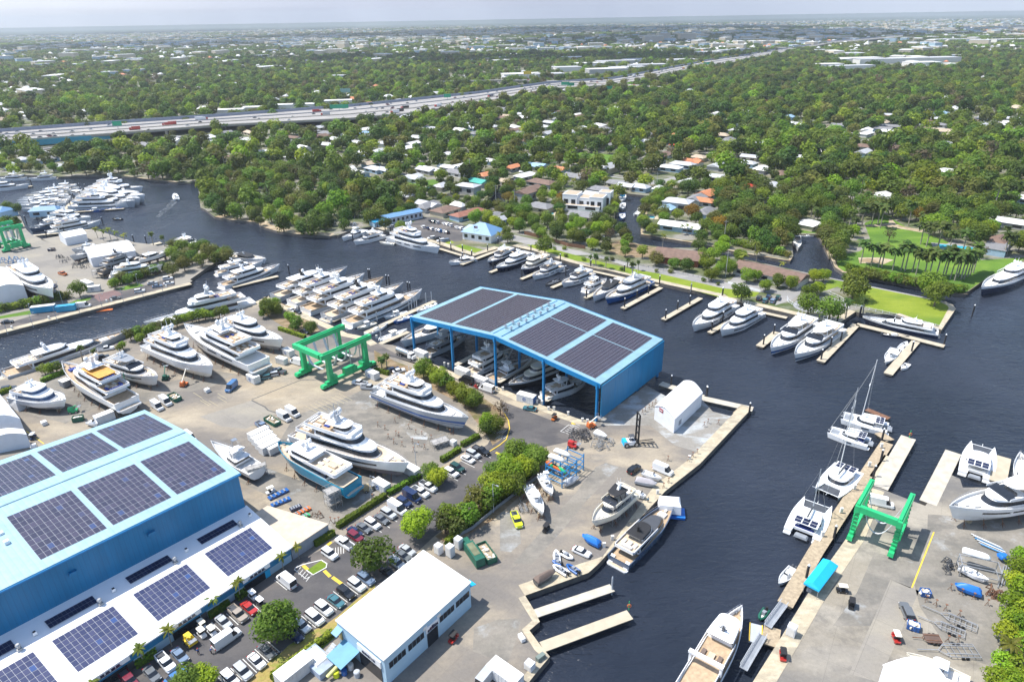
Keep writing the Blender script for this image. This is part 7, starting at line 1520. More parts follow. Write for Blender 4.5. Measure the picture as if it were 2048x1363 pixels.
dk('e1 70,880 400,960 990,1110',3.,'long floating dock below the lawn fence yacht')
dk('e1 690,1060 430,1363 400,1400',3.,'T-shaped dock arm running toward the camera')
dk('b4 0,985 560,1110',2.2,'floating walkway under the seawall'); dk('e5 1340,390 1620,475',2.2,'floating walkway below the car park lawn'); dk('c6 540,285 790,340',2.4,'floating walkway by the gravel lot')
dk('e5 1600,590 1620,580',2.,'end float beside the slim white yacht') if False else None
YQ = 'docks of the main yard quay'
dk('c3 1050,840 1160,790 1680,550',2.6,'plank finger dock with piles left of the blue shed',group=YQ)
dk('c3 1180,940 1440,830',2.2,'dock beside the left slip of the blue shed',group=YQ,z=-.2)
for i,(a,b) in enumerate((('230,520','370,465'),('400,580','500,540'),('560,655','700,595'),('750,735','850,690'))): dk('c3 %s %s' % (a,b),1.8,'plank dock between stern-to yachts, %s from the far end' % ORD[i],group=YQ)
dk('b2 350,1120 720,1030',2.6,'plank dock beside the nearest west yard yacht',group='docks of the west yard'); dk('e3 1230,250 1450,315 1560,370 1830,310',4,'sandy quay with palms at the tip of the west yard',z=-.1,group='docks of the west yard')
dk('e2 430,960 1250,880',3,'quay on the near side of the long west marina yacht',z=-.2,group='docks of the west yard'); dk('e2 880,600 1180,330',3,'west marina centre pontoon',group='docks of the west yard'); dk('e2 -50,310 440,285',3,'pontoon at the far left of the west marina',group='docks of the west yard'); dk('e2 980,640 1690,590',2,'low pontoon beside the small blue hulled boats',group='docks of the west yard')
IB = 'concrete piers of the inner basin'
dk('d6 75,670 715,455',2.3,'inner basin pier, farther of the two',z=.02,m=CONC,group=IB,h=.6); dk('d6 140,940 860,675',2.6,'inner basin pier, nearer of the two',z=.02,m=SAND,group=IB,h=.6)
RD = 'docks of the right yard'
dk('d8 262,540 495,139 d7 1025,465',3.3,'long wooden dock with the catamarans alongside',z=-.2,m=WOOD,group=RD); dk('e8 1265,585 1500,660',5.,'platform between the two truss gangways',z=-.2,m=WOOD,group=RD)
dk('d7 970,800 1185,425',4.0,'concrete travel lift pier, longer left one',z=0.02,m=CONC,group=RD,h=1.4); dk('d7 1330,915 1520,535',4.0,'concrete travel lift pier, right one',z=0.02,m=CONC,group=RD,h=1.4); dk('d7 935,730 1045,570',3.0,'short sandy dock beside the longer lift pier',z=-.2,group=RD)
dk('d7 1890,570 1850,760',4.,'wooden dock right of the power catamaran',z=-.1,group=RD); dk('d7 960,390 1050,450',3.,'small cross float between two catamarans',z=-.4,m=WOOD,group=RD); dk('d7 870,215 1040,285',2.2,'brown float behind the farthest catamaran',z=-.6,m=RUST,group=RD)
dk('c6 0,1065 480,1170',3.,'concrete breakwater dock behind the fabric shed',z=0.,m=CONC,group=YQ); dk('c5 1095,935 1480,1060',3,'dock extension behind the blue shed',z=-.1,m=CONC,group=YQ); dk('c6 330,1215 410,1140',2.4,'dock corner at the harbour tip',z=0.,m=WOOD,group=YQ)
dk('e2 0,1000 1,1001',.1,'x') if False else None
mb = MB(); mb.box((0,0,-.35),(6.5,1.6,.5)); o = tag(mb.build('work_float',ORANGE),'orange float below the west quay wall','float'); o.location = k('e3',1190,1080,-1.4); o.rotation_euler = (0,0,math.radians(17))
mb = MB(); mb.box((0,0,-.35),(5.,2.6,.5)); mb.box((0,1.2,.15),(5.,.2,.12),0,1); mb.box((0,-1.2,.15),(5.,.2,.12),0,1); o = tag(mb.build('work_float',[SILVER,YELLOW]),'grey work float with yellow edges at the right gangway','float'); o.location = k('e8',1170,590,-1.3); o.rotation_euler = (0,0,math.radians(70))
for lab,a,b in (('upper truss gangway on the long wooden dock','e8 1330,500','e8 1560,190'),('lower truss gangway on the long wooden dock','e8 1000,1080','e8 1270,620')):
 a,b = ks(a,0)[0],ks(b,0)[0]; L = (b-a).length; r = thing('gangway',lab,'gangway',a+Vector((0,0,.1)),ang(a,b),'truss gangways'); mb = MB(); mb.box((L/2,0,0),(L,1.5,.12)); mb.build('walkway',GREYP,r); mb = MB()
 for y in (-.75,.75):
  mb.tube((0,y,.1),(L,y,.1),.06,4); mb.tube((0,y,1.1),(L,y,1.1),.06,4); n = int(L)
  for i in range(n): mb.tube((i*L/n,y,.1),((i+1)*L/n,y,1.1),.04,4); mb.tube((i*L/n,y,1.1),((i+1)*L/n,y,.1),.04,4)
 mb.build('railing',SILVER,r)
def pile_mesh(m,cap,r=.3):
 mb = MB(); mb.tube((0,0,-3),(0,0,3.4),r,8); mb.tube((0,0,3.4),(0,0,3.9),r*1.05,8,1,r2=.03); return mb.build('dock_pile',[m,cap])
PD = pile_mesh(PILE,WHITE); PW = pile_mesh(SILVER,SILVER,.2); used = [0,0]
PL = [(0,'c5',x,y,'beside the docks before the north seawall') for x,y in ((422,155),(768,240),(880,165),(985,120),(1140,345),(1248,265),(1360,215),(1560,450),(1660,360),(1085,30),(1370,105),(1655,145))]+[(0,'c6',x,y,'beside the docks near the paver circle') for x,y in ((105,455),(205,365),(575,580),(668,485),(1100,715),(1185,600),(1278,545),(1245,385),(1455,310),(205,135))]+[(0,'e1',x,y,'on the dock below the lawn fence') for x,y in ((100,780),(450,910),(985,1085),(645,1160),(1285,770))]+\
 [(0,'b3',x,y,'on the docks by the pavilion') for x,y in ((500,820),(595,835),(670,880),(590,920),(800,830),(845,965),(885,775),(1080,1030),(1155,830),(1395,910),(1645,960),(1610,1170),(1190,960),(1440,1010),(1920,1000))]+[(0,'e5',x,y,'on the river side of the car park') for x,y in ((1345,350),(1475,400),(1610,430),(770,205),(615,155),(325,280),(1610,520),(1720,490))]+\
 [(0,'e2',x,y,'in the west marina') for x,y in ((1090,320),(1165,330),(1100,420),(1005,450),(960,550),(780,600),(870,620),(1065,560),(1255,580),(1465,560),(1665,550),(410,540),(490,690),(570,710),(355,770),(640,980),(880,920),(1400,790),(1570,970),(1825,1040),(1995,1050),(430,260),(180,270),(30,280))]+[(0,'c3',x,y,'beyond the bows of the stern-to yachts') for x,y in ((1078,330),(1092,332),(1240,385),(1265,390),(1435,450),(1455,455),(355,290))]+[(1,'c3',x,y,'along the plank dock by the blue shed') for x,y in ((1300,690),(1445,615),(1470,620),(1495,590),(1515,600),(1600,555),(1650,545),(1190,890),(1155,730),(815,690),(830,700))]+[(0,'c5',x,y,'on the breakwater behind the blue shed') for x,y in ((1190,955),(1510,1055))]+[(0,'c6',60,1060,'on the breakwater at the fabric shed'),(0,'c6',445,1210,'at the harbour tip dock')]+[(0,'d7',x,y,'along the long wooden dock') for x,y in ((985,445),(975,605),(625,1180),(920,725))]+[(0,'d8',420,345,'beside the lower wooden dock')]+[(1,'d6',712,480,'green at the end of the farther basin pier')]
for t,c_,x,y,wh in PL:
 s = (PD,PW)[t]; o = s if not used[t] else s.copy()
 if used[t]: COL.objects.link(o)
 used[t] = 1; o.location = k(c_,x,y,-.4)+Vector((0,0,.4)); tag(o,('white capped black pile ' if t == 0 else 'slim grey pile ')+wh,'pile','piles '+wh)
for c_,x,y,lab in (('d6',850,640,'green post with an orange lifebuoy at the end of the nearer basin pier'),('d7',1190,430,'green post with an orange lifebuoy at the end of the long lift pier')):
 p = k(c_,x,y,0); r = thing('lifebuoy_post',lab,'lifebuoy post',p); mb = MB(); mb.tube((0,0,0),(0,0,2.6),.1,6); mb.build('post',GREEN,r); mb = MB()
 for i in range(10): t,u = 2*math.pi*i/10,2*math.pi*(i+1)/10; mb.tube((.4*math.cos(t),-.15,1.4+.4*math.sin(t)),(.4*math.cos(u),-.15,1.4+.4*math.sin(u)),.1,6)
 mb.build('lifebuoy',ORANGE,r)
mb = MB(); mb.box((0,0,0),(.7,.5,1.2),0,0,.85); mb.box((0,0,1.2),(.75,.55,.12)); PP = mb.build('power_pedestal',OFFW); fp_ = True
for c_,x,y,wh in [('c4',x,y,'on the quay before the blue shed') for x,y in ((495,775),(530,785),(970,1000),(1025,1000),(1335,1115),(1380,1125),(1440,1180),(1490,1180))]+[('c5',x,y,'on the quay at the shed corner') for x,y in ((125,1180),(255,1225),(385,1285),(430,1295))]+[('d5',x,y,'on the south quay edge') for x,y in ((1430,715),(1020,1130),(945,1195),(1720,400))]+[('e3',x,y,'on the west quay promenade') for x,y in ((560,1180),(1270,980),(1215,990),(140,1290),(1890,820))]+[('c3',x,y,'behind the stern-to yachts') for x,y in ((690,720),(740,745),(880,820),(1150,890),(430,625))]+[('d7',x,y,'on the long wooden dock') for x,y in ((540,1160),(680,985),(780,810),(980,500),(890,640))]:
 o = PP if fp_ else PP.copy()
 if not fp_: COL.objects.link(o)
 fp_ = False; o.location = k(c_,x,y); tag(o,'white power pedestal '+wh,'power pedestal','power pedestals '+wh)
def lamp(label,p,h=8.,a=0.,double=False,group='lamp posts'):
 r = thing('lamp_post',label,'lamp post',p,a,group); mb = MB(); mb.tube((0,0,0),(0,0,h),.11,6,r2=.07); mb.build('pole',SILVER,r)
 for s in ((-1,1) if double else (1,)): mb = MB(); mb.tube((0,0,h),(s*1.2,0,h+.15),.05,4); mb.box((s*1.5,0,h+.08),(.8,.35,.14)); mb.build('lamp_head',GREYP,r)
for c_,x,y,h_,lab in [('c8',605,810,9,'grey lamp post in the clipped hedge by the largest yacht bow'),('c8',1305,1200,9,'pale lamp post beside the hedge trees of the south yard'),('e3',715,1005,11,'tall twin lamp post behind the west hedge'),('e3',355,1120,5,'short pole by the blue container on the west road'),('e3',1570,800,6,'pole behind the west quay cars'),('c8',205,1060,7,'lamp post beside the swirl logo container'),('c5',525,1250,6,'post at the near right corner of the blue shed'),('c7',1560,1110,7,'lamp post in the hedge by the generator trailer')]: lamp(lab,at(c_,x,y),h_,UA,double='twin' in lab)
for i,(x,y) in enumerate(((90,1355),(380,1275),(650,1200),(910,1120),(1165,1055),(1405,985),(1630,930),(1850,865))): lamp('white lamp post on the west quay promenade, %s from the left' % ORD[i],at('e3',x,y),6.5,math.radians(17))
for i,(x,y) in enumerate(((30,890),(570,1085),(825,1160))): lamp('dark lamp post in the seawall lawn strip, %s from the left' % ORD[i],at('b4',x,y),5.,0)
# ================================================================ trees and plants
def leaf_mat(name,lo,hi,rnd=.38):
 m = bpy.data.materials.new(name); m.use_nodes = True; n = m.node_tree; b = n.nodes['Principled BSDF']; L = n.links.new
 g = n.nodes.new('ShaderNodeNewGeometry'); oi = n.nodes.new('ShaderNodeObjectInfo'); rp = n.nodes.new('ShaderNodeValToRGB')
 rp.color_ramp.elements[0].color = (*lo,1); rp.color_ramp.elements[1].color = (*hi,1); L(g.outputs['Random Per Island'],rp.inputs[0])
 hs = n.nodes.new('ShaderNodeHueSaturation'); a = n.nodes.new('ShaderNodeMapRange'); a.inputs[3].default_value = 1-rnd; a.inputs[4].default_value = 1+rnd; L(oi.outputs['Random'],a.inputs[0]); L(a.outputs[0],hs.inputs['Value'])
 mm = n.nodes.new('ShaderNodeMath'); mm.operation = 'MULTIPLY'; mm.inputs[1].default_value = 7.31; L(oi.outputs['Random'],mm.inputs[0]); fr = n.nodes.new('ShaderNodeMath'); fr.operation = 'FRACT'; L(mm.outputs[0],fr.inputs[0])
 h = n.nodes.new('ShaderNodeMapRange'); h.inputs[3].default_value = .468; h.inputs[4].default_value = .522; L(fr.outputs[0],h.inputs[0]); L(h.outputs[0],hs.inputs['Hue'])
 L(rp.outputs[0],hs.inputs['Color']); L(hs.outputs[0],b.inputs['Base Color']); b.inputs['Roughness'].default_value = .6; b.inputs['Specular IOR Level'].default_value = .25
 tr = n.nodes.new('ShaderNodeBsdfTranslucent'); L(hs.outputs[0],tr.inputs[0]); mx = n.nodes.new('ShaderNodeMixShader'); mx.inputs[0].default_value = .42
 out = n.nodes['Material Output']; L(b.outputs[0],mx.inputs[1]); L(tr.outputs[0],mx.inputs[2]); L(mx.outputs[0],out.inputs[0]); MATS[name] = m; return m
LF = [leaf_mat('leaf_mid',(.08,.145,.015),(.16,.235,.028)),leaf_mat('leaf_dark',(.042,.09,.013),(.09,.15,.021)),leaf_mat('leaf_lime',(.15,.25,.012),(.30,.41,.025)),leaf_mat('leaf_olive',(.10,.125,.024),(.175,.19,.04)),leaf_mat('leaf_fresh',(.115,.205,.017),(.22,.32,.028)),leaf_mat('leaf_gold',(.19,.15,.013),(.31,.23,.022)),leaf_mat('leaf_brown',(.14,.12,.06),(.21,.17,.09))]
PALMF = leaf_mat('palm_frond',(.05,.10,.018),(.13,.19,.04)); PALMY = leaf_mat('yellow_palm_frond',(.12,.17,.02),(.24,.27,.04)); BARK = mat('bark',(.16,.125,.09),.9,var=.3,scale=3); PBARK = mat('palm_bark',(.30,.27,.22),.9,var=.2,scale=2)
def crown(mb,rr,R,hz,z0,n,ls,lobes=7,flat=1.):
 C = [(0,0,z0+hz*.5,R*.72)]
 for i in range(lobes):
  t = 2*math.pi*(i+rr.random()*.7)/lobes; d = R*rr.uniform(.38,.66); C.append((d*math.cos(t),d*math.sin(t),z0+hz*rr.uniform(.28,.72),R*rr.uniform(.34,.52)))
 wts = [c[3]**2 for c in C]
 for i in range(n):
  cx,cy,cz,r = rr.choices(C,wts)[0]
  while True:
   v = Vector((rr.gauss(0,1),rr.gauss(0,1),rr.gauss(.25,1)))
   if v.length > .1: break
  v.normalize(); q = r*rr.uniform(.72,1.08); p = Vector((cx+v.x*q,cy+v.y*q,cz+v.z*q*flat*hz/(R*1.25)))
  if p.z < z0-.4: continue
  nn = (v+Vector((rr.uniform(-.55,.55),rr.uniform(-.55,.55),rr.uniform(-.2,.7)))).normalized(); a = nn.orthogonal().normalized(); b = nn.cross(a); t = rr.uniform(0,6.28); s = ls*rr.uniform(.6,1.3)
  a,b = (a*math.cos(t)+b*math.sin(t))*s,(b*math.cos(t)-a*math.sin(t))*s*rr.uniform(.5,.9)
  mb.add([tuple(p-a-b*.5),tuple(p-a*.1-b),tuple(p+a),tuple(p+b*.8)],[(0,1,2,3)])
def trunk(mb,rr,h,r,R,z0,n=4):
 mb.tube((0,0,-.2),(0,0,h*.45),r,6,r2=r*.75)
 for i in range(n):
  t = 2*math.pi*(i+rr.random()*.6)/n; mb.tube((0,0,h*.42),(R*.5*math.cos(t),R*.5*math.sin(t),z0+(h-z0)*rr.uniform(.3,.6)),r*.5,5,r2=r*.15)
 mb.tube((0,0,h*.42),(0,0,h*.8),r*.6,5,r2=r*.2)
def make_tree(name,h,R,n,ls,lm,seed,cat='tree',flat=1.,low=.28):
 rr = random.Random(seed); r = thing(name,'tree',cat); mb = MB(); trunk(mb,rr,h,.03*h+.05,R,h*low); mb.build('trunk',BARK,r); mb = MB(); crown(mb,rr,R,h*(1-low),h*low,n,ls,7+seed % 4,flat); mb.build('crown',lm,r); return r
def make_palm(name,h,seed,fl=3.,nf=15,fm=None,tr=.16,bulge=False,fan=False):
 rr = random.Random(seed); r = thing(name,'palm','palm tree'); mb = MB(); b = rr.uniform(-.5,.5)
 mb.tube((0,0,-.2),(b*.4,0,h*.5),tr*1.3,7,r2=tr*(1.25 if bulge else 1)); mb.tube((b*.4,0,h*.5),(b,0,h),tr*(1.25 if bulge else 1),7,r2=tr*.8); mb.build('trunk',PBARK,r); mb = MB()
 if bulge: mb.tube((b,0,h),(b,0,h+1.1),tr*.9,7,r2=tr*.5)
 top = Vector((b,0,h+(.9 if bulge else 0)))
 for i in range(nf):
  t = 2*math.pi*i/nf*1.62+rr.uniform(-.2,.2); e = rr.uniform(-.35,1.15); d = Vector((math.cos(t),math.sin(t),0)); pts = []; L = fl*rr.uniform(.8,1.1); p = top.copy(); el = e
  for s in range(6): pts.append(p.copy()); p = p+(d*math.cos(el)+UPV*math.sin(el))*L/5; el -= .32
  sd = Vector((-d.y,d.x,0))
  for s in range(5):
   w0 = (.12+.62*math.sin(math.pi*min(1,(s+.3)/5.)))*fl/5*(1.6 if fan else 1); w1 = (.12+.62*math.sin(math.pi*min(1,(s+1.3)/5.)))*fl/5*(1.6 if fan else 1)
   for sg in (-1,1):
    a,c = pts[s],pts[s+1]; dz = UPV*-.35
    mb.add([tuple(a),tuple(c),tuple(c+(sd*sg+dz)*w1),tuple(a+(sd*sg+dz)*w0)],[(0,1,2,3)])
 mb.build('crown',fm or PALMF,r); return r
PROTO = {}
def proto(kind,i):
 key = (kind,i)
 if key not in PROTO:
  if kind == 'oak': PROTO[key] = make_tree('broadleaf_tree',9.5,5.2,1500,.42,LF[(0,3,4,1,0)[i % 5]],100+i)
  elif kind == 'mangrove': PROTO[key] = make_tree('mangrove_tree',9,4.8,900,.5,LF[(1,0,4,3,1)[i % 5]],200+i,low=.08)
  elif kind == 'small': PROTO[key] = make_tree('small_tree',5,2.5,700,.30,LF[(3,0,4)[i % 3]],300+i,low=.3)
  elif kind == 'lush': PROTO[key] = make_tree('leafy_tree',7.5,4.2,2600,.30,LF[(4,0,2)[i % 3]],400+i,low=.2)
  elif kind == 'shrub': PROTO[key] = make_tree('shrub',2.4,1.7,300,.26,LF[(4,3,0)[i % 3]],500+i,'shrub',low=.02)
  elif kind == 'gold': PROTO[key] = make_tree('flowering_tree',9,5.5,1500,.42,LF[5],600+i)
  elif kind == 'bare': PROTO[key] = make_tree('sparse_tree',8,4,330,.34,LF[6],700+i)
  elif kind == 'lime': PROTO[key] = make_tree('lime_tree',8,4.2,1200,.4,LF[2],800+i)
  elif kind == 'royal': PROTO[key] = make_palm('royal_palm',10.5,900+i,4.9,24,PALMF,.24,True,True)
  elif kind == 'coco': PROTO[key] = make_palm('coconut_palm',6.5,1000+i,3.0,15,PALMY,.15)
  elif kind == 'sabal': PROTO[key] = make_palm('sabal_palm',5.,1100+i,1.9,24,PALMF,.17,False,True)
  PROTO[key]['first'] = 1
 return PROTO[key]
DESC = {'oak': ('broad spreading tree','round oak like tree','tall bushy tree','dark broad tree','wide green tree'),'mangrove': ('dark mangrove tree','dense mangrove tree','bright mangrove tree','olive mangrove tree','low dark mangrove'),'small': ('small olive tree','small round tree','small fresh green tree'),'lush': ('leafy bright tree','leafy green tree','leafy lime tree'),'shrub': ('low fresh shrub','low olive shrub','low green shrub'),'gold': ('golden flowering tree',),'bare': ('half bare brown tree',),'lime': ('lime green tree',),'royal': ('tall royal palm with white trunk',),'coco': ('yellow green coconut palm',),'sabal': ('short sabal palm with round head',)}
NV = dict(oak=5,mangrove=5,small=3,lush=3,shrub=3,gold=1,bare=1,lime=1,royal=2,coco=2,sabal=2)
TREES = []
def tree(kind,p,where,s=1.,rr=RND,i=None):
 i = rr.randrange(NV[kind]) if i is None else i; o = proto(kind,i); d = DESC[kind]; sz = (s*rr.uniform(.9,1.1),s*rr.uniform(.9,1.1),s*rr.uniform(.88,1.12))
 lab = '%s %s%s' % (d[i % len(d)],where,''); g = '%s %s' % ({'royal':'royal palms','coco':'coconut palms','sabal':'sabal palms','shrub':'shrubs'}.get(kind,'trees'),where)
 p = Vector((p.x,p.y,0)); TREES.append((p.x,p.y))
 if o.get('first'):
  del o['first']; o.location = p; o.rotation_euler = (0,0,rr.uniform(0,6.28)); o.scale = sz; o['label'] = lab; o['group'] = g; return o
 return dup(o,p,rr.uniform(0,6.28),lab,g,sz)
def trees(kind,txt,where,s=1.,z=0.):
 for p in ks(txt,z): tree(kind,p,where,s*RND.uniform(.88,1.15))
trees('small','c1 1110,590 1080,610','low by the bow of the long canal yacht',.7,2.); trees('small','c1 1270,510 1350,475 1430,450 c2 40,490 110,470 180,450 250,425 320,405 390,385 460,365 530,345 600,325 660,315 720,305 790,298 850,292 900,285 c1 450,800 500,780 390,790','on the west canal bank',1.0,3.)
trees('lush','c2 1290,250 1330,215 1370,245','at the canal corner above the stern-to yachts',.9,4.); trees('small','c2 1250,300 1500,355 1560,390 1540,420','in the planting bed by the quay end',.9,2.5); trees('lush','c2 1690,425','in the planting bed by the quay end',.7,3.)
trees('lush','c4 300,800 450,880 600,980 770,1070 680,1040 880,1270','in the planting bed by the covered slips',.85,4.); trees('small','c4 520,930 380,850','in the planting bed by the covered slips',1.1,2.5); trees('bare','c4 1000,1130','at the bend of the shed road',.75,4.); trees('lush','c8 1240,400 1330,370','beside the bend of the shed road',.8,4)
trees('lush','c8 740,820 790,860','in the hedge side parking row',.72,3.5); trees('lush','c8 1420,740 1500,650 1600,650 1700,680 1330,800 1450,840 1560,800 1640,760 1300,950 1390,960 1480,920','in the hedge belt of the south yard',.9,4.); trees('small','c8 1180,1060 1240,1110 1130,1110 1300,1050 1000,1230 1080,1250 900,1250 950,1310 860,1300','at the hedge belt end',1.15,3.)
trees('lush','c8 600,1310','beside the parking lane at the end of the hedge belt',1.0,4.); tree('oak',k('d4',430,210,4.5),'between the car rows by the white roofed office',.95,i=0); tree('lush',k('d3',900,860,4.),'over the verge side parking row',1.1,i=1); tree('lush',k('d3',990,760,4.),'over the verge side parking row',.8,i=0)
trees('lush','d3 260,1340 130,1370','at the bottom edge before the annex',.8,3.); trees('coco','d2 1510,880 1250,1040 820,1340 d3 955,205 1100,95 560,455 340,565','before the annex front',.62,5.); trees('sabal','c3 1190,1075 1235,1060','at the head of the covered slips',1.05,5.); trees('sabal','c1 725,650 845,640','on the west canal quay',.95,4.)
trees('lime','d8 2030,160 2010,260 1990,350 2040,420 1960,520 2030,560 1960,640 2040,700 1920,760 2030,820 1900,960 1860,1090 2000,1000 1960,1120 2060,1130','in the tall hedge on the right edge',.62,3.); trees('coco','d8 1950,860','in the tall hedge on the right edge',.9,5.)
trees('oak','b1 1450,880 1600,790 1700,830 1530,830 1800,840 1640,880 1430,760 1490,780 1560,860 1750,800 1760,870 1850,860 1400,830 1660,770 1500,920 1400,950 1840,820','at the end of the west yard',.8,5.); trees('oak','e3 890,850','beside the west yard gate',.75,3.5); trees('coco','e3 1080,150 1150,180 1230,170 1310,180 1400,230','at the tip of the west yard',.95,6.); trees('sabal','e3 1720,245 1850,260 180,60','on the west yard quay',1.2,5.); trees('oak','e2 90,540 220,600 100,750 200,770 40,800','by the west marina sheds',.7,4.)
trees('small','e3 1300,780 1380,720 1460,740 1550,700 1650,660 1750,630 1850,600','in the hedge behind the west quay',1.1,2.5)
trees('shrub',' '.join(['e3']+['%d,%d' % (x,1075-x*.2) for x in range(0,780,45)]),'in the clipped hedge of the west quay road',1.4,1.)
trees('shrub',' '.join(['e3']+['%d,%d' % (x,790-(x-1280)*.3) for x in range(1280,1900,60)]),'in the hedge under the west yard trees',1.3,1.)
trees('lush','b3 950,540 1010,590 1120,490 1180,580 1060,620 1410,580 1510,560 1350,620 1480,640 1560,600 1500,700 1560,720 1650,620 1700,650 1770,650 1660,760 700,560 860,590 800,560','in the belt behind the waterfront road',.95,4.)
trees('small','b3 1780,800 1250,690 1220,680 b4 130,800 290,830 430,840 280,770 310,740','on the dirt lot by the waterfront road',1.25,3.); trees('lush','b4 690,910 790,930 960,920 1110,900 1060,970 1000,1010 1150,960 1080,800 1100,740 1230,860','around the brown roofed waterfront house',.85,4.); trees('lush','b4 1290,1030 1360,1020 1540,1070 1650,1080 1440,1100 1840,1030 1920,1020 1800,1150 1870,1120','around the long brown roofed house',.8,3.5)
trees('sabal','b4 50,870 130,900 305,895 350,950 400,915 b3 1640,870 1690,880 1770,900 1950,890 1990,950','on the seawall lawn strip',.95,4.5); trees('shrub','b4 180,890 260,970 545,985 660,990 930,1060 1050,1090 1180,1110 1290,1150 b3 1280,780 1350,800 1430,800 1440,860 1590,890 1820,890','on the seawall lawn strip',.8,1.); trees('coco','b4 760,625 800,620 840,635 1580,930','by the white roofed canal house',.75,5.)
tree('oak',k('e1',910,580,5),'alone at the tip of the canal lawn',1.05,i=4); tree('gold',k('b4',840,495,5),'over the canal houses',1.0); trees('mangrove','b4 1300,640 1380,590 1450,680 1530,640 1560,730 1480,760 1420,720 1580,620 1350,700','on the canal point',1.15,5.)
trees('shrub',' '.join(['b4']+['%d,%d' % (x,765+(x-1180)*.22) for x in range(1180,1640,40)]),'in the hedge round the canal point',1.5,1.)
trees('shrub',' '.join(['e1']+['%d,%d' % (x,300+x*.19) for x in range(-20,1180,34)]+['%d,%d' % (x,345+x*.165) for x in range(0,1180,44)]),'under the royal palms along the canal',1.35,1.)
for x,y in ((110,250),(220,272),(295,282),(330,287),(445,317),(535,317),(575,327),(650,337),(690,362),(780,372),(825,384),(900,387),(965,392),(1050,402),(1095,424),(1160,412),(1190,412),(1230,387),(1260,362),(1290,342),(1000,375),(1130,390)): tree('royal',k('e1',x,y),'in the canal side palm row of the estate',RND.uniform(.92,1.08))
for x,y in ((1200,770),(1245,792),(1340,802),(1430,835),(1545,832),(1880,872),(1905,862),(1100,620),(850,600),(870,640),(800,610),(720,620)): tree('royal',k('b5',x,y),'around the estate pool',RND.uniform(.92,1.1))
trees('oak','b1 100,60 180,40 260,80 340,60 420,100 150,110 230,135 320,135 60,110 400,40 430,135 20,60 20,120 500,30 540,70','on the far river bank below the highway ramp',.8,5.); trees('lime','b1 840,75 690,90 960,110','in the wood on the far river bank',1.0,5.)
trees('bare','b5 950,690 1720,830','on the estate lawn',.9,4.)
def hedge(label,a,b,W=1.3,h=1.5,lm=None,name='clipped_hedge'):
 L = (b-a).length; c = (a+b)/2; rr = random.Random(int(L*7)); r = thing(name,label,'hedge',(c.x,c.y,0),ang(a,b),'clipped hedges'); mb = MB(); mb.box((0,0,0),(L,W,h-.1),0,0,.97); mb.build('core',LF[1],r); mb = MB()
 for i in range(int(L*30)):
  f = rr.random(); x = rr.uniform(-L/2,L/2)
  if f < .5: p = (x,rr.uniform(-W/2,W/2),h+rr.uniform(-.1,.1)); nn = Vector((rr.uniform(-.5,.5),rr.uniform(-.5,.5),1))
  else: s = 1 if f < .75 else -1; p = (x,s*(W/2+rr.uniform(-.05,.1)),rr.uniform(.1,h)); nn = Vector((rr.uniform(-.5,.5),s,rr.uniform(-.2,.7)))
  nn.normalize(); a_ = nn.orthogonal().normalized()*.2; b_ = nn.cross(a_.normalized())*.17; p = Vector(p); mb.add([tuple(p-a_-b_),tuple(p+a_-b_),tuple(p+a_+b_),tuple(p-a_+b_)],[(0,1,2,3)])
 mb.build('leaves',lm or LF[4],r)
for lab,a,b in (('clipped hedge between yard and parking, lower length','c7 1250,1345','c7 1690,1060'),('clipped hedge between yard and parking, middle length','c7 1705,1045','c8 640,880'),('clipped hedge between yard and parking, upper length','c8 830,745','c8 1000,640'),('clipped hedge between yard and parking, short top length','c8 1015,605','c8 1170,520'),('low hedge on the quay bed beside the green lift','c2 1400,450','c2 1640,530'),('clipped hedge beside the small sabal palms','c3 1140,1190','c3 1260,1225'),('dark hedge before the annex wall, upper','d3 310,780','d3 500,660'),('dark hedge before the annex wall, middle','d3 560,620','d3 650,560'),('dark hedge before the annex wall, lower','d2 1235,1230','d2 1430,1110'),('hedge at the end of the beige wing','d3 1270,130','d3 1450,20'),('long clipped hedge behind the verge','d3 880,1350','d3 1440,930'),('hedge along the south yard fence','d4 1100,120','d5 300,520'),('hedge on the west canal quay by the hall','c1 380,930','c1 600,840'),('hedge at the left edge on the canal quay','c1 -20,1050','c1 110,1000'),('hedge by the paver circle','c6 1160,300','c6 1250,310')): hedge(lab,ks(a)[0],ks(b)[0])
def fence(label,pts,h=1.3,m=WHITE,solid=False,cat='fence'):
 r = thing('boundary_fence',label,cat,(0,0,0),0,'fences'); mb = MB()
 for a,b in zip(pts[:-1],pts[1:]):
  n = max(1,int((b-a).length/(2.2)))
  for z in ((.2,h) if not solid else ()): mb.tube((a.x,a.y,z),(b.x,b.y,z),.05,4)
  if solid: ribbon(mb,[a,b],.12,0,h)
  else:
   q = int((b-a).length/.45)
   for i in range(q): p = a.lerp(b,i/q); mb.tube((p.x,p.y,.2),(p.x,p.y,h),.025,3)
 mb.build('panel',m,r); mb = MB()
 for a,b in zip(pts[:-1],pts[1:]):
  n = max(1,int((b-a).length/2.4))
  for i in range(n): p = a.lerp(b,i/n); mb.box((p.x,p.y,0),(.14,.14,h+.15))
 mb.build('post',m,r)
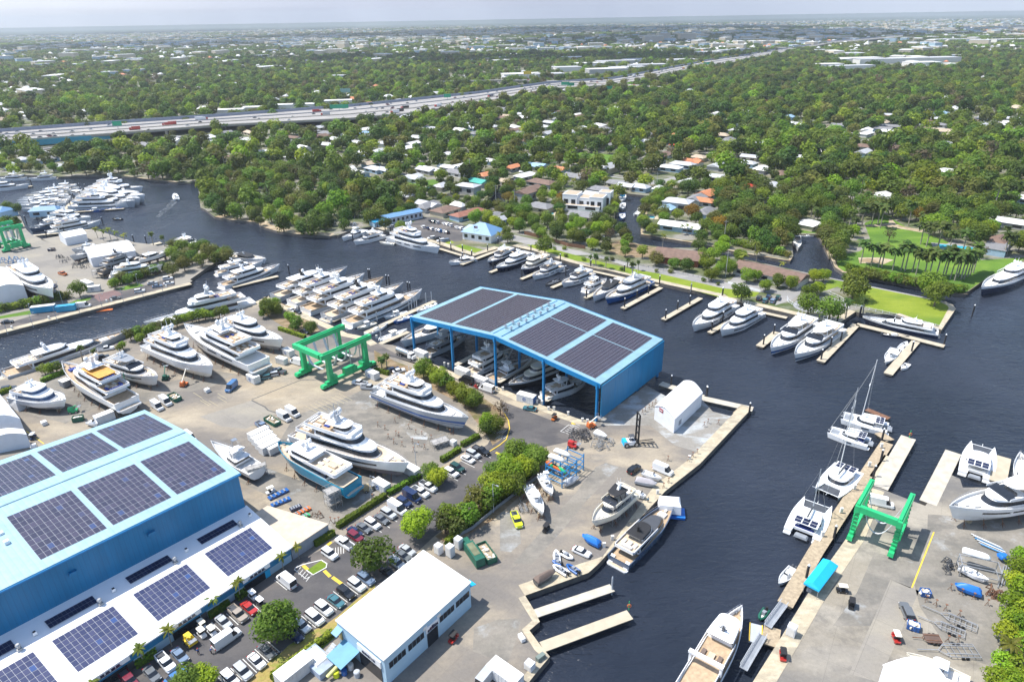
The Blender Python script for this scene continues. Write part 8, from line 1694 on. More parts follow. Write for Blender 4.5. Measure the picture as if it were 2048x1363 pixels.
fence('white picket fence round the paver circle',ks('c6 790,170 800,200 870,245 960,275 1080,300 1200,300 1290,300 1350,255 1340,215 1260,165 1180,130 1090,112')); fence('white picket fence along the lawn above the navy sport yacht',ks('c6 1350,235 e1 60,705 480,800 960,930')); fence('white low rail along the waterfront road',ks('b4 1130,1090 1395,1160'),.9,WHITE,True); fence('long reddish timber fence behind the waterfront road',ks('b3 1100,690 1250,725 1460,790 1600,810'),2.0,RUST,True); fence('dark low rail along the waterfront road',ks('b4 0,850 400,945 640,995 1100,1085'),1.,GREYP); fence('grey block wall along the south yard belt',ks('d4 1120,95 c8 1110,1355 1330,1170 1700,890'),1.,GREYP,True)
# ================================================================ houses, highway and the far town
RC = dict(white=mat('white_roof',(.66,.66,.65),.6,var=.08),pale=mat('pale_grey_roof',(.44,.45,.47),.7,var=.12),grey=mat('grey_shingle',(.20,.20,.21),.85,var=.15),brown=mat('brown_shingle',(.17,.11,.085),.85,var=.2),red=mat('rust_tile_roof',(.26,.11,.075),.8,var=.15),terra=mat('terracotta_roof',(.48,.19,.09),.8,var=.15),blue=mat('pale_blue_roof',(.30,.46,.60),.5,var=.08),teal=mat('teal_green_roof',(.06,.36,.30),.5,var=.1),bright=mat('bright_red_roof',(.50,.06,.03),.6,var=.1),beige=mat('beige_tile_roof',(.42,.34,.25),.8,var=.12))
WC = [mat('house_wall_white',(.62,.61,.58),.8,var=.06),mat('house_wall_cream',(.52,.45,.34),.8,var=.06),mat('house_wall_blue',(.32,.45,.55),.8,var=.06),mat('house_wall_grey',(.36,.36,.36),.8,var=.06)]
HOUSES = []
HN = dict(white='white',pale='pale grey',grey='grey',brown='brown',red='rust red',terra='terracotta',blue='pale blue',teal='teal green',bright='bright red',beige='beige')
def house(c,x,y,col,L=15,W=10,a=None,label=None,h=3.2,flat=False,rr=RND,gable=None):
 p = k(c,x,y,4.) if isinstance(c,str) else c; a = math.radians(a) if a is not None else UA+rr.choice((0,math.pi/2))+rr.uniform(-.15,.15); gable = rr.random() < .5 if gable is None else gable
 p = Vector((p.x,p.y,0)); HOUSES.append((p.x,p.y,max(L,W)))
 return hip_house('house',label or 'low %s roofed house among the trees' % HN[col],p,L,W,a,h,rr.uniform(1.6,2.3),RC[col],rr.choice(WC),'houses of the canal suburb',4,.7,.4,'house',flat,gable)
HL = [('b2',860,50,'white',20,9,'long white roofed house at the edge of the mangrove wood'),('b2',985,37,'white',18,8,None),('b2',1060,105,'white',16,10,None),('b2',870,160,'white',22,6,None),('b2',1290,150,'white',11,8,None),('b2',1385,175,'white',16,9,None),('b2',1520,140,'pale',18,11,None),('b2',1600,150,'pale',12,9,None),('b2',1830,215,'pale',17,10,None),('b2',1980,150,'white',18,7,None),('b2',1635,345,'pale',11,8,'small pale house with bright blue wall behind the storage row'),('b2',1760,355,'pale',14,9,None),('b2',1950,440,'grey',18,9,None),('b2',540,100,'pale',14,9,None),('b2',1100,10,'white',13,9,None),('b2',1420,20,'white',16,10,None),('b2',1480,100,'beige',13,10,None),
 ('b3',300,150,'pale',18,9,None),('b3',550,125,'white',13,11,None),('b3',790,72,'white',15,10,None),('b3',470,130,'white',18,6,None),('b3',180,210,'pale',15,10,None),('b3',420,280,'pale',12,9,'pale roofed pool house on the narrow canal'),('b3',640,310,'pale',16,10,'two storey white canal house with dark panels on its roof'),('b3',780,190,'terra',14,10,None),('b3',720,245,'teal',18,10,'teal green roofed house above the narrow canal'),('b3',1000,127,'terra',16,10,None),('b3',1200,115,'blue',17,13,'pale blue hip roofed house by the park field'),('b3',1380,140,'terra',15,12,'terracotta roofed house by the park field'),('b3',1250,250,'brown',22,12,'big brown roofed house above the white modern villa'),('b3',1160,305,'brown',14,10,None),('b3',1110,365,'brown',12,10,'two storey white house with brown roof near the narrow canal'),('b3',1235,445,'grey',17,12,'grey hip roofed house with a pool left of the white modern villa'),('b3',450,475,'brown',16,12,'brown roofed house by the storage row'),('b3',640,500,'red',24,9,'long rust red roofed house behind the north car park'),('b3',840,525,'grey',16,8,None),('b3',1740,310,'grey',20,11,'grey roofed house with a blue awning at the canal bend'),('b3',1700,355,'pale',18,9,None),('b3',1860,260,'grey',13,9,None),('b3',310,430,'pale',18,9,None),('b3',930,240,'beige',12,8,None),('b3',560,440,'white',10,5,None),('b3',890,560,'pale',8,5,None),
 ('b4',660,130,'white',18,9,None),('b4',760,105,'pale',20,9,None),('b4',845,85,'terra',15,9,'terracotta roofed house beyond the street'),('b4',720,440,'pale',17,12,'two storey pale blue canal house under the golden tree'),('b4',745,600,'white',24,11,'white roofed canal house with three palms'),('b4',960,345,'terra',14,11,None),('b4',925,400,'terra',15,9,None),('b4',640,460,'blue',10,8,None),('b4',1290,285,'bright',9,7,None),('b4',870,385,'grey',16,10,None),('b4',300,280,'pale',12,8,None),('b4',410,290,'pale',13,8,None),('b4',560,300,'white',9,6,None),
 ('b5',900,365,'white',14,11,'white roofed house deep in the estate trees'),('b5',1450,165,'white',18,12,None),('b5',1930,570,'white',20,10,None),('b5',1830,775,'grey',16,10,'grey flat roofed pool pavilion of the estate'),('b5',1850,725,'brown',15,8,'brown roofed wing of the estate pavilion'),
 ('b2',780,120,'white',12,8,None),('a2',270,825,'pale',22,12,None),('a2',700,755,'white',20,10,None),('a2',1410,745,'white',17,9,None),('a2',1985,840,'bright',14,12,'bright red roofed house at the edge of the park'),('a2',530,745,'pale',16,9,None),('a2',470,800,'pale',19,10,None),('a3',1085,640,'white',18,10,None),('a3',1275,765,'white',26,12,None),('a3',1215,800,'grey',20,12,None),('a3',1360,705,'white',20,12,None),('a3',1580,760,'beige',22,14,None),('a3',1600,790,'beige',18,12,None),('a3',1560,660,'blue',30,12,None),('a3',1810,680,'grey',24,11,None),('a3',760,490,'white',26,10,None),('a3',830,535,'blue',14,10,None),('a3',830,875,'white',16,10,None),('a3',100,940,'terra',18,10,None),('a3',980,690,'white',16,10,None),('a3',900,745,'beige',18,10,None),('a3',1130,755,'white',16,10,None),('a3',1330,700,'white',14,9,None)]
for c,x,y,col,L,W,lab in HL: house(c,x,y,col,L,W,None,lab,6. if lab and 'two storey' in lab else 3.2,bool(lab and 'flat' in lab))
HOUSES += [(q.x,q.y,18) for q in ks('b4 720,850 1490,985 b3 1600,430')]
p = k('b4',730,850,4); hip_house('house','brown roofed waterfront house with a red brick gable',p,22,13,UA+.25,3.6,3.0,RC['brown'],mat('red_brick_wall',(.28,.09,.05),.85,var=.15),'houses of the canal suburb',6,.8,.4,'house',False,True)
p0,p1 = k('b4',1230,925,4),k('b4',1755,1045,4); p = (p0+p1)/2; lh = hip_house('house','long brown roofed house with pale ridges beside the estate creek',p,(p1-p0).length,13,ang(p0,p1),3.6,2.,RC['brown'],WC[0],'houses of the canal suburb',10,.8,.9,'house',False,True)
for x in (-8,-1,5,10): mb = MB(); mb.box((x,-3.6,4.15),(1.1,6.4,.12)); o = mb.build('roof_strip',RC['beige'],lh); o.location = (0,0,.55); o.rotation_euler = (math.radians(15.5),0,0)
p = k('b3',1600,440,3); vl = thing('modern_villa','white cubic modern villa with roof terraces on the residential canal','villa',(p.x,p.y,0),UA+.3); HOUSES.append((p.x,p.y,30))
for i,(x,y,L,W,h) in enumerate(((-9,0,10,12,9.5),(1,1,10,10,7.5),(9,-1,9,11,9.),(12,7,8,8,10.5),(0,-7,24,4,3.4))):
 mb = MB(); mb.box((x,y,0),(L,W,h)); b = mb.build('block',WHITE,vl); mb = MB(); mb.box((x,y,h),(L+.2,W+.2,.35)); mb.box((x,y,h+.36),(L-1.2,W-1.2,.05),0,1); mb.build('roof',[WHITE,RC['beige']],vl)
 for kx in (-.25,.25): mb = MB(); mb.box((x+L*kx,y-W/2-.04,1.5),(L*.28,.1,h*.55)); mb.build('window',GLASS,b)
for c,x,y,L,W in (('b3',325,310,9,5),('b3',735,370,9,6),('b3',1310,520,5,4),('b3',1905,312,10,6),('b4',265,310,8,5),('b4',415,325,9,5),('b4',500,550,5,4),('b5',1490,800,17,8)):
 q = k(c,x,y); t = thing('swimming_pool','turquoise swimming pool %s' % {'b5':'of the royal palm estate'}.get(c,'behind a canal house'),'pool',(q.x,q.y,0),UA+.3,'swimming pools'); HOUSES.append((q.x,q.y,L)); mb = MB(); mb.box((0,0,.0),(L+5,W+4,.06)); mb.build('pool_deck',M_QUAY if c != 'b5' else M_ROAD,t); mb = MB(); mb.prism(rrect(L,W,0,1.5),.0,.1); mb.build('water',POOLW,t)
hr = random.Random(21); EXCL = [ks('b3 1290,60 1340,30 1560,20 1830,40 1860,90 1860,150 1640,140 1450,90'),hole1,hole2]
NP = [(p.x,p.y) for p in north]
EX2 = [ks(t) for t in ('c6 1380,130 1250,60 1090,110 1100,60 b5 460,1045 e1 0,440 740,590 1110,720 960,940 480,780 c6 1415,285','b5 740,600 900,520 1100,640 1240,680 1400,740 1700,900 2048,880 2048,960 1560,1170 800,1035 560,990 560,860','e5 545,132 690,80 1110,0 1300,20 1740,130 2040,250 2040,385 1745,478','b3 930,670 1200,725 1750,860 2048,930 b4 640,960 1300,1010 1740,1100 c6 540,110 800,200 800,300 200,160 b4 560,1085 0,950 b3 1200,832 1000,785','c6 700,60 1100,50 1380,130 1350,340 800,330 540,240 500,120','b4 1150,985 1960,985 1960,1229 1150,1229','b3 1360,380 1440,320 1480,340 1460,410','b4 0,170 120,195 400,245 640,225 830,185 640,280 480,295 100,240','b4 150,760 340,760 640,815 520,880 160,840','b4 1380,440 1500,430 1530,500 1400,530','b2 1750,270 1990,240 2048,260 1990,290 1800,320')]
HWU = ks('a1 -260,790 0,772 640,725 1270,683 2048,625 a2 400,590 800,548 1060,510 1220,488 1600,462 1800,425 2048,378 a3 200,355 400,328 560,298 720,278 900,245 1340,205',7.); HWL = ks('a1 -260,850 0,830 640,785 1270,735 2048,695 a2 400,665 800,605 1060,555 1220,520 1600,500 1800,465 2048,412 a3 200,392 400,358 560,322 720,292 900,256 1340,215',7.)
HWP = [p for p in HWU]+[p for p in HWL[::-1]]; RAMP = ks('a1 -260,920 0,893 300,862 600,826 720,810',3.)
OVER = ks('a2 560,478 900,470 1100,470 1350,478 1620,492 1930,515',8.)
def clear(x,y):
 ok = inside(x,y,NP)
 for P in EXCL+EX2: ok &= ~inside(x,y,P)
 ok &= ~inside(x,y,[(p.x,p.y) for p in HWU]+[(p.x,p.y-18 if i < 5 else p.y) for i,p in enumerate(HWL)][::-1])
 for P,w_ in ((RAMP,14),(OVER,16)):
  for a,b in zip(P[:-1],P[1:]):
   dx,dy = b.x-a.x,b.y-a.y; t = np.clip(((x-a.x)*dx+(y-a.y)*dy)/(dx*dx+dy*dy),0,1); ok &= np.hypot(x-a.x-t*dx,y-a.y-t*dy) > w_
 return ok
def sector(n,r0,r1,rg): th = rg.uniform(-.72,.72,n); r = np.sqrt(rg.uniform(r0*r0,r1*r1,n)); return r*np.sin(th),r*np.cos(th)
RG = np.random.default_rng(5); X,Y_ = sector(4000,420,1500,RG); o_ = np.argsort(np.hypot(X,Y_)); X,Y_ = X[o_],Y_[o_]; ok = clear(X,Y_)&clear(X,Y_-16)&clear(X-14,Y_)&clear(X+14,Y_)&clear(X,Y_+12); n_h = 0; near = [(a,b) for a,b,_ in HOUSES]
woods = [ks('b2 40,520 60,300 200,120 600,90 1200,150 1500,340 1820,400 1640,520 1480,640 1200,720 850,700 560,610 300,590'),ks('b1 500,0 1700,0 1700,240 1200,235 600,180'),ks('b5 0,300 200,150 900,50 2048,-100 2048,900 700,650 0,560')]
wp = [[(p.x,p.y) for p in P] for P in woods]
inw = np.zeros(len(X),bool)
for P in wp: inw |= inside(X,Y_,P)
wq = np.where(X > 140,.4,.5)
for x,y,o,q,wv in zip(X,Y_,ok,inw,wq):
 if not o or q or n_h >= 215 or hr.random() > wv: continue
 if any((x-a)**2+(y-b)**2 < 19**2 for a,b in near): continue
 near.append((x,y)); n_h += 1; col = hr.choice(['white']*5+['pale']*7+['grey']*5+['beige','brown','brown','brown','blue']); house(Vector((x,y,0)),0,0,col,hr.uniform(12,19),hr.uniform(8,11),None,'%s roofed house of the suburb beyond the river' % HN[col],rr=hr)
def block(label,c,x,y,L,W,h,a,m=None,name='warehouse',win=True,rf=None,z=6.):
 p = k(c,x,y,z); p.z = 0; r = thing(name,label,{'warehouse':'warehouse','apartment_building':'apartments','office_building':'building'}[name],p,math.radians(a),'large buildings of the far town'); HOUSES.append((p.x,p.y,max(L,W))); mb = MB(); mb.box((0,0,0),(L,W,h)); b = mb.build('wall',m or WC[0],r); mb = MB(); mb.box((0,0,h),(L+.6,W+.6,.8)); mb.build('roof',rf or RC['white'],r)
 if win:
  for f in range(max(1,int(h/4))): mb = MB(); mb.box((0,-W/2-.08,f*4+1.3),(L*.92,.2,1.5)); mb.build('window_row',GREYP,b)
for i,(x,y,L) in enumerate(((1040,295,60),(1120,300,45),(1210,292,50),(1310,292,60),(1390,290,40),(1480,290,55),(1560,285,40))): block('white apartment row beyond the overpass, %s from the left' % ORD[i],'a2',x,y,L,22,13,-12,name='apartment_building')
for i,(x,y,L,W) in enumerate(((1480,375,90,35),(1620,362,110,35),(1720,352,60,35),(1560,410,90,35),(1680,400,80,35),(1800,385,90,35),(1060,440,80,40),(1220,440,60,35),(1330,400,60,40),(1360,340,60,40),(1990,355,80,50))): block('long pale warehouse by the highway','a2',x,y,L,W,9,10,WC[3] if i % 2 else WC[0],win=False,rf=RC['pale'] if i % 3 else RC['white'])
for i,(x,y,L,h) in enumerate(((1830,230,90,28),(1890,222,60,36),(2030,220,80,34))): block('cream mid rise hospital block on the horizon side, %s from the left' % ORD[i],'a2',x,y,L,40,h,5,WC[1],'office_building',z=15)
block('long low white building with towers far away in the middle','a2',495,190,190,30,34,0,WC[0],'office_building',z=15)
for i,(c,x,y,L,W) in enumerate((('a3',280,230,90,50),('a3',480,232,200,50),('a3',1000,320,100,60),('a3',1080,350,120,60),('a3',1350,350,260,50),('a3',900,385,60,30),('a3',1040,395,90,30),('a3',1450,375,70,40),('a3',1620,235,160,50),('a3',1980,235,160,40),('a3',1270,160,200,90),('a3',1500,150,260,90),('a3',840,300,60,40),('a3',200,310,80,40),('a3',330,300,90,40))): block('big pale roofed warehouse right of the far highway',c,x,y,L,W,10,5,WC[0],win=False,rf=RC['white'] if i % 2 else RC['pale'])
for i,(x,y,L) in enumerate(((1340,655,40),(1480,640,26),(1680,625,40),(1780,622,30),(1980,600,40))): block('low white shop building along the far side of the highway, %s from the left' % ORD[i],'a1',x,y,L,16,7,8,WC[1] if i == 1 else WC[0],z=4)
for i,(x,h) in enumerate(((490,95),(920,85),(945,80))): block('hazy tower standing alone on the skyline, %s from the left' % ORD[i],'a1',x,143,60,60,h*1.6,0,WC[3],'office_building',False,RC['pale'],z=0)
hw = thing('elevated_highway','wide pale elevated highway crossing the suburb from the left edge','highway'); mb = MB(); n = min(len(HWU),len(HWL))
for i in range(n-1):
 a,b,c,d = HWU[i],HWU[i+1],HWL[i+1],HWL[i]; mb.add([(q.x,q.y,z) for z in (5.5,7.) for q in (a,b,c,d)],[(7,6,5,4),(0,1,5,4),(2,3,7,6),(3,2,1,0)] if False else [(4,5,6,7),(0,4,5,1),(2,6,7,3)])
dkm = ground_mat('highway_concrete',[(.32,.305,.29),(.26,.25,.245)],[.02],grit=.08); mb.build('deck',dkm,hw)
for f,nm,w_,h_,m in ((0,'barrier',.5,3.6,mat('noise_wall',(.26,.29,.36),.8)),(1,'barrier',.5,1.3,CONC),(.33,'median',.7,1.1,GREYP),(.66,'median',.7,1.1,CONC)):
 mb = MB(); ribbon(mb,[HWU[i].lerp(HWL[i],f) for i in range(n)],w_,7.,7.+h_); mb.build(nm,m,hw)
mb = MB()
for f in (.1,.18,.25,.42,.5,.58,.75,.83,.91): ribbon(mb,[HWU[i].lerp(HWL[i],f) for i in range(n)],.25,7.0,7.012)
mb.build('lane_lines',LINEW,hw)
for i in range(n-1):
 q = HWL[i].lerp(HWL[i+1],.5); mb = MB(); mb.box((q.x,q.y+2,0),(2,2,5.5)); mb.build('pier',CONC,hw)
tw = ks('a1 -260,862 0,838 330,812 640,786',6.5); mb = MB(); ribbon(mb,tw,.6,1.5,6.9,0,-1); tag(mb.build('sound_wall',mat('teal_sound_wall',(.02,.27,.40),.6,var=.1)),'teal blue wall along the near side of the elevated highway','wall')
mb = MB(); ribbon(mb,RAMP,11,1.8,3.); rp_ = thing('highway_ramp','pale lower ramp in front of the teal highway wall','ramp'); mb.build('deck',dkm,rp_); mb = MB(); ribbon(mb,RAMP,.5,3.,4.1,0,-1); b_ = mb.build('barrier',CONC,rp_)
for p in RAMP[:-1]: mb = MB(); mb.box((p.x,p.y,-2),(2,2,4)); mb.build('pier',CONC,rp_)
ov_ = thing('road_overpass','pale overpass crossing above the highway in the middle distance','overpass'); mb = MB(); ribbon(mb,OVER,22,6.5,8.2); mb.build('deck',dkm,ov_); mb = MB(); ribbon(mb,[p-Vector((0,11,0)) for p in OVER],.6,8.2,9.4); mb.build('barrier',CONC,ov_)
for p in OVER[1:-1]: mb = MB(); mb.box((p.x,p.y,0),(14,3,6.6)); mb.build('pier',CONC,ov_)
FLY = ks('a3 540,275 620,276 700,284 740,296 700,310',9.); mb = MB(); ribbon(mb,FLY,16,7.5,9.); tag(mb.build('flyover_ramp',dkm),'curved flyover ramp beside the far highway','ramp')
def tiny(kind):
 mb = MB()
 if kind == 'truck': mb.box((-1.5,0,.6),(9,2.5,3.2),0,0); mb.box((4.3,0,.5),(2.2,2.4,2.4),0,1); mb.box((0,0,.1),(11,2,.6),0,2)
 else: mb.box((0,0,.3),(4.6,1.85,.75),0,0); mb.box((-.2,0,1.05),(2.6,1.65,.55),0,1,.8)
 return mb.build('highway_truck' if kind == 'truck' else 'highway_car',[CP['white'],GLASS if kind != 'truck' else CP['red'],BLACK])
TP = {'car': tiny('car'),'truck': tiny('truck')}; us = set(); vr = random.Random(3)
for i in range(170):
 t = vr.random()**1.5*(n-2.2)*.9; j = int(t); f = vr.choice((.1,.18,.25,.42,.5,.58,.75,.83,.91))+.04; a,b = HWU[j].lerp(HWL[j],f),HWU[j+1].lerp(HWL[j+1],f); p = a.lerp(b,t-j); kd = 'truck' if vr.random() < .1 else 'car'; o = TP[kd] if kd not in us else TP[kd].copy()
 if kd in us: COL.objects.link(o)
 us.add(kd); o.location = (p.x,p.y,7.02); o.rotation_euler = (0,0,ang(a,b)+(math.pi if f > .4 else 0)); col = vr.choice(['white','white','silver','grey','black','navy','red','yellow'] if kd == 'truck' else ['white','white','silver','grey','black','navy','maroon']); o.material_slots[0].link = 'OBJECT'; o.material_slots[0].material = CP[col]; tag(o,'%s %s driving on the elevated highway' % (CN.get(col,col),kd),kd,'vehicles on the elevated highway')
for i in range(40):
 t = vr.random()*(len(OVER)-1.01); j = int(t); p = OVER[j].lerp(OVER[j+1],t-j)+Vector((0,vr.choice((-7,-3.5,3.5,7)),0)); o = TP['car'].copy(); COL.objects.link(o); o.location = (p.x,p.y,8.22); o.rotation_euler = (0,0,ang(OVER[j],OVER[j+1])); col = vr.choice(['white','silver','black','red','yellow']); o.material_slots[0].link = 'OBJECT'; o.material_slots[0].material = CP[col]; tag(o,col+' car on the overpass above the highway','car','cars on the overpass')
SG_ = mat('highway_sign_green',(.01,.30,.16),.5)
for i,(c,x,y,w_) in enumerate((('a1',685,725,10),('a1',1985,625,24),('a2',628,562,10),('a2',1318,490,14),('a2',1350,495,12),('a2',1575,515,10),('a3',202,372,24))):
 p = k(c,x,y,12.); r = thing('highway_sign','green overhead highway sign, %s from the left' % ORD[i],'road sign',(p.x,p.y,7),math.radians(8),'green highway signs'); mb = MB(); mb.box((0,-.3,3.),(w_,.3,5)); mb.build('sign_panel',SG_,r); mb = MB(); mb.box((0,0,0),(.6,.6,8)); mb.build('post',STEEL,r)
for i,(c,x,y) in enumerate((('a1',2020,530),('a2',1097,425))):
 p = k(c,x,y,14.); r = thing('billboard',['pale green billboard left of the overpass','yellowish billboard beyond the overpass'][i],'billboard',(p.x,p.y,0),0); mb = MB(); mb.box((0,0,11),(16,.6,6)); mb.build('board',mat('billboard_green',(.30,.48,.42),.6) if i == 0 else YELLOW,r); mb = MB(); mb.tube((0,.6,0),(0,.6,12),.5,6); mb.build('post',STEEL,r)
mb = MB(); mb.tube((0,0,-.3),(0,0,13),.19,6,r2=.12); mb.box((0,0,12),(2.4,.14,.14)); UPO = mb.build('utility_pole',mat('pale_pole',(.42,.41,.39),.8)); fu = True
for c,x,y in [('a2',x,y) for x,y in ((650,740),(375,785),(1035,665),(1515,705),(70,840),(770,690),(235,790))]+[('a3',x,y) for x,y in ((540,785),(1000,820),(290,760),(45,750),(765,480),(1225,550),(700,500),(625,530),(550,535),(790,770),(2035,890),(1360,545),(480,540))]+[('b3',868,440),('b3',1020,480),('b4',1095,760),('b4',1108,1040),('b4',545,330),('b3',655,200)]:
 o = UPO if fu else UPO.copy()
 if not fu: COL.objects.link(o)
 fu = False; o.location = k(c,x,y); tag(o,'pale utility pole rising from the suburb trees' if c[0] == 'a' else 'pale utility pole near the residential canal','utility pole','utility poles of the suburb' if c[0] == 'a' else 'utility poles near the canal')
def spaced(x,y,dmin,taken=()):
 cell = {}; out = []; dm = dmin
 for tx,ty in taken: cell.setdefault((int(tx//dm),int(ty//dm)),[]).append((tx,ty))
 for i,(a,b) in enumerate(zip(x,y)):
  ci,cj = int(a//dm),int(b//dm); good = True
  for u in (-1,0,1):
   for v in (-1,0,1):
    for q in cell.get((ci+u,cj+v),()):
     if (q[0]-a)**2+(q[1]-b)**2 < dm*dm: good = False
  if good: cell.setdefault((ci,cj),[]).append((a,b)); out.append(i)
 return np.array(out,int)
def gn_scatter(name,pts,sc,rz,pick,coll,label_mats=None):
 me = bpy.data.meshes.new(name); me.from_pydata([tuple(p) for p in pts],[],[])
 for nm,tp,dat in (('sc','FLOAT_VECTOR',sc),('rz','FLOAT',rz),('pick','INT',pick)):
  at_ = me.attributes.new(nm,tp,'POINT'); at_.data.foreach_set('vector' if tp == 'FLOAT_VECTOR' else 'value',np.asarray(dat).ravel())
 o = bpy.data.objects.new(name,me); COL.objects.link(o); tag(o,kind='stuff')
 g = bpy.data.node_groups.new(name,'GeometryNodeTree'); g.interface.new_socket('Geometry',in_out='INPUT',socket_type='NodeSocketGeometry'); g.interface.new_socket('Geometry',in_out='OUTPUT',socket_type='NodeSocketGeometry')
 N = g.nodes.new; L = g.links.new; i = N('NodeGroupInput'); q = N('NodeGroupOutput'); ci = N('GeometryNodeCollectionInfo'); ci.inputs[0].default_value = coll; ci.inputs[1].default_value = True; ci.inputs[2].default_value = True
 ip = N('GeometryNodeInstanceOnPoints'); ip.inputs['Pick Instance'].default_value = True
 def attr(nm,tp): a = N('GeometryNodeInputNamedAttribute'); a.data_type = tp; a.inputs[0].default_value = nm; return a.outputs[0]
 cx = N('ShaderNodeCombineXYZ'); L(attr('rz','FLOAT'),cx.inputs[2]); L(i.outputs[0],ip.inputs['Points']); L(ci.outputs[0],ip.inputs['Instance']); L(attr('pick','INT'),ip.inputs['Instance Index']); L(cx.outputs[0],ip.inputs['Rotation']); L(attr('sc','FLOAT_VECTOR'),ip.inputs['Scale']); L(ip.outputs[0],q.inputs[0])
 o.modifiers.new('scatter','NODES').node_group = g; return o
def hidden(name,obs):
 c = bpy.data.collections.new(name)
 for o in obs:
  for u in list(o.users_collection): u.objects.unlink(o)
  c.objects.link(o)
 return c
src3 = []
for i,(L,W,h,c) in enumerate(((15,10,3.6,'white'),(17,10,3.6,'pale'),(14,11,3.6,'beige'),(16,10,3.6,'terra'),(30,16,6,'white'),(60,30,9,'white'),(45,24,8,'pale'))):
 mb = MB(); mb.box((0,0,0),(L,W,h)); lx,wy = L/2+.6,W/2+.6; r = L*.25
 if i < 4: mb.add([(-lx,-wy,h),(lx,-wy,h),(lx,wy,h),(-lx,wy,h),(-r,0,h+2.6),(r,0,h+2.6)],[(0,1,5,4),(2,3,4,5),(1,2,5),(3,0,4)],1)
 else: mb.box((0,0,h),(L+.4,W+.4,.7),0,1)
 src3.append(mb.build('town_%02d' % i,[WC[i % 4],RC[c]]))
cw3 = hidden('town_sources',src3); X,Y_ = sector(24000,560,11000,RG); d = np.hypot(X,Y_); cl_ = np.sin(X*.0017+.7)*np.sin(Y_*.0019+2.1)+.5*np.sin(X*.006)*np.sin(Y_*.004); kp = clear(X,Y_) & (RG.random(len(X)) < np.clip(.5+.45*cl_,.10,1))
kp &= ~((X > 180) & (Y_ < 750))
for P in wp[:2]: kp &= ~inside(X,Y_,P)
for hx,hy,hs in HOUSES:
 if hy < 2600: kp &= np.hypot(X-hx,Y_-hy) > 22
X,Y_,d = X[kp],Y_[kp],d[kp]; sel = spaced(X,Y_,21.); X,Y_,d = X[sel],Y_[sel],d[sel]; m = len(X)
bigp = RG.random(m) < np.clip((d-1300)/6000,.0,.6); pk = np.where(bigp,RG.integers(4,7,m),RG.choice(4,m,p=[.5,.27,.13,.10])); zs = np.where(d > 2300,RG.uniform(1.,2.2,m),1.25)
gn_scatter('far_town',np.stack([X,Y_,np.zeros(m)],1),np.stack([np.ones(m),np.ones(m),zs],1),RG.choice([-.69,.88,0,1.57],m)+RG.uniform(-.1,.1,m),pk,cw3)
HOUSES += [(a,b,17) for a,b,q in zip(X,Y_,d) if q < 1900]
cam_d = lambda x,y: np.hypot(x,y)
def keep(x,y,rad=1.0):
 ok = clear(x,y)
 for hx,hy,hs in HOUSES:
  d = math.hypot(hx,hy); ux,uy = -hx/d,-hy/d; r = hs*.55+2.5*rad
  ok &= np.hypot(x-hx,y-hy) > r; ok &= ~(np.hypot(x-hx-ux*(r+1),y-hy-uy*(r+1)) < r*.85)
 return ok
X,Y_ = sector(60000,230,620,RG); ok = clear(X,Y_); X,Y_ = X[ok],Y_[ok]
m1 = inside(X,Y_,wp[0]); xs,ys = X[m1],Y_[m1]; sel = spaced(xs,ys,5.6,TREES)
for i in sel[:170]: tree('mangrove',Vector((xs[i],ys[i],0)),'of the mangrove wood on the river point',RND.uniform(.8,1.35))
m2 = ~m1 & keep(X,Y_); xs,ys = X[m2],Y_[m2]; d = cam_d(xs,ys); od = np.argsort(d); xs,ys = xs[od],ys[od]; sel = spaced(xs,ys,8.2,TREES); cnt = 0; cp = 0
for i in sel:
 d_ = math.hypot(xs[i],ys[i]); t = RND.random()
 if xs[i] > 130 and t < .3 and cp < 120: tree('sabal',Vector((xs[i],ys[i],0)),'in the estate wood right of the canal',RND.uniform(1.2,1.9)); cp += 1
 elif t < .12 and cp < 150: tree('coco',Vector((xs[i],ys[i],0)),'among the canal houses',RND.uniform(.8,1.2)); cp += 1
 elif t > (.1 if xs[i] > 120 else .16):
  if cnt > 262: break
  kd = 'oak' if RND.random() < .9 else RND.choice(('lime','bare','gold','lime')); tree(kd,Vector((xs[i],ys[i],0)),'among the canal houses' if xs[i] < 110 else 'in the estate wood right of the canal',RND.uniform(.75,1.4) if xs[i] > 120 else RND.uniform(.55,1.)); cnt += kd == 'oak'
src = []
for i,(lm,n_,ls,fl) in enumerate(((0,420,.75,1.),(1,420,.75,1.),(3,420,.75,1.),(4,420,.75,1.),(1,380,.8,.9),(0,380,.8,1.1),(2,380,.75,1.),(6,220,.7,1.))):
 mb = MB(); rr = random.Random(40+i); crown(mb,rr,5.0,6.6,2.0,n_,ls,6+i % 4,fl); mb.tube((0,0,0),(0,0,4),.25,5,1); src.append(mb.build('wood_%02d' % i,[LF[lm],BARK]))
for i in range(2):
 mb = MB(); rr = random.Random(60+i); mb.tube((0,0,0),(0,0,6.5),.2,5,1)
 for j in range(16):
  t = j*2.4; e = rr.uniform(-.6,.9); d = Vector((math.cos(t)*math.cos(e),math.sin(t)*math.cos(e),math.sin(e))); sd = Vector((-math.sin(t),math.cos(t),0))*.5; p = Vector((0,0,6.5)); q = p+d*1.9; w_ = q+d*.9-UPV*.7; mb.add([tuple(p),tuple(q-sd),tuple(w_),tuple(q+sd)],[(0,1,2,3)])
 src.append(mb.build('wood_%02d' % (8+i),[PALMF,PBARK]))
cw = hidden('wood_sources',src)
X,Y_ = sector(150000,235,2600,RG); a_ = keep(X,Y_,.6); X,Y_ = X[a_],Y_[a_]; d = cam_d(X,Y_); od = np.argsort(d); X,Y_,d = X[od],Y_[od],d[od]; sel = spaced(X,Y_,8.6,TREES); X,Y_,d = X[sel],Y_[sel],d[sel]
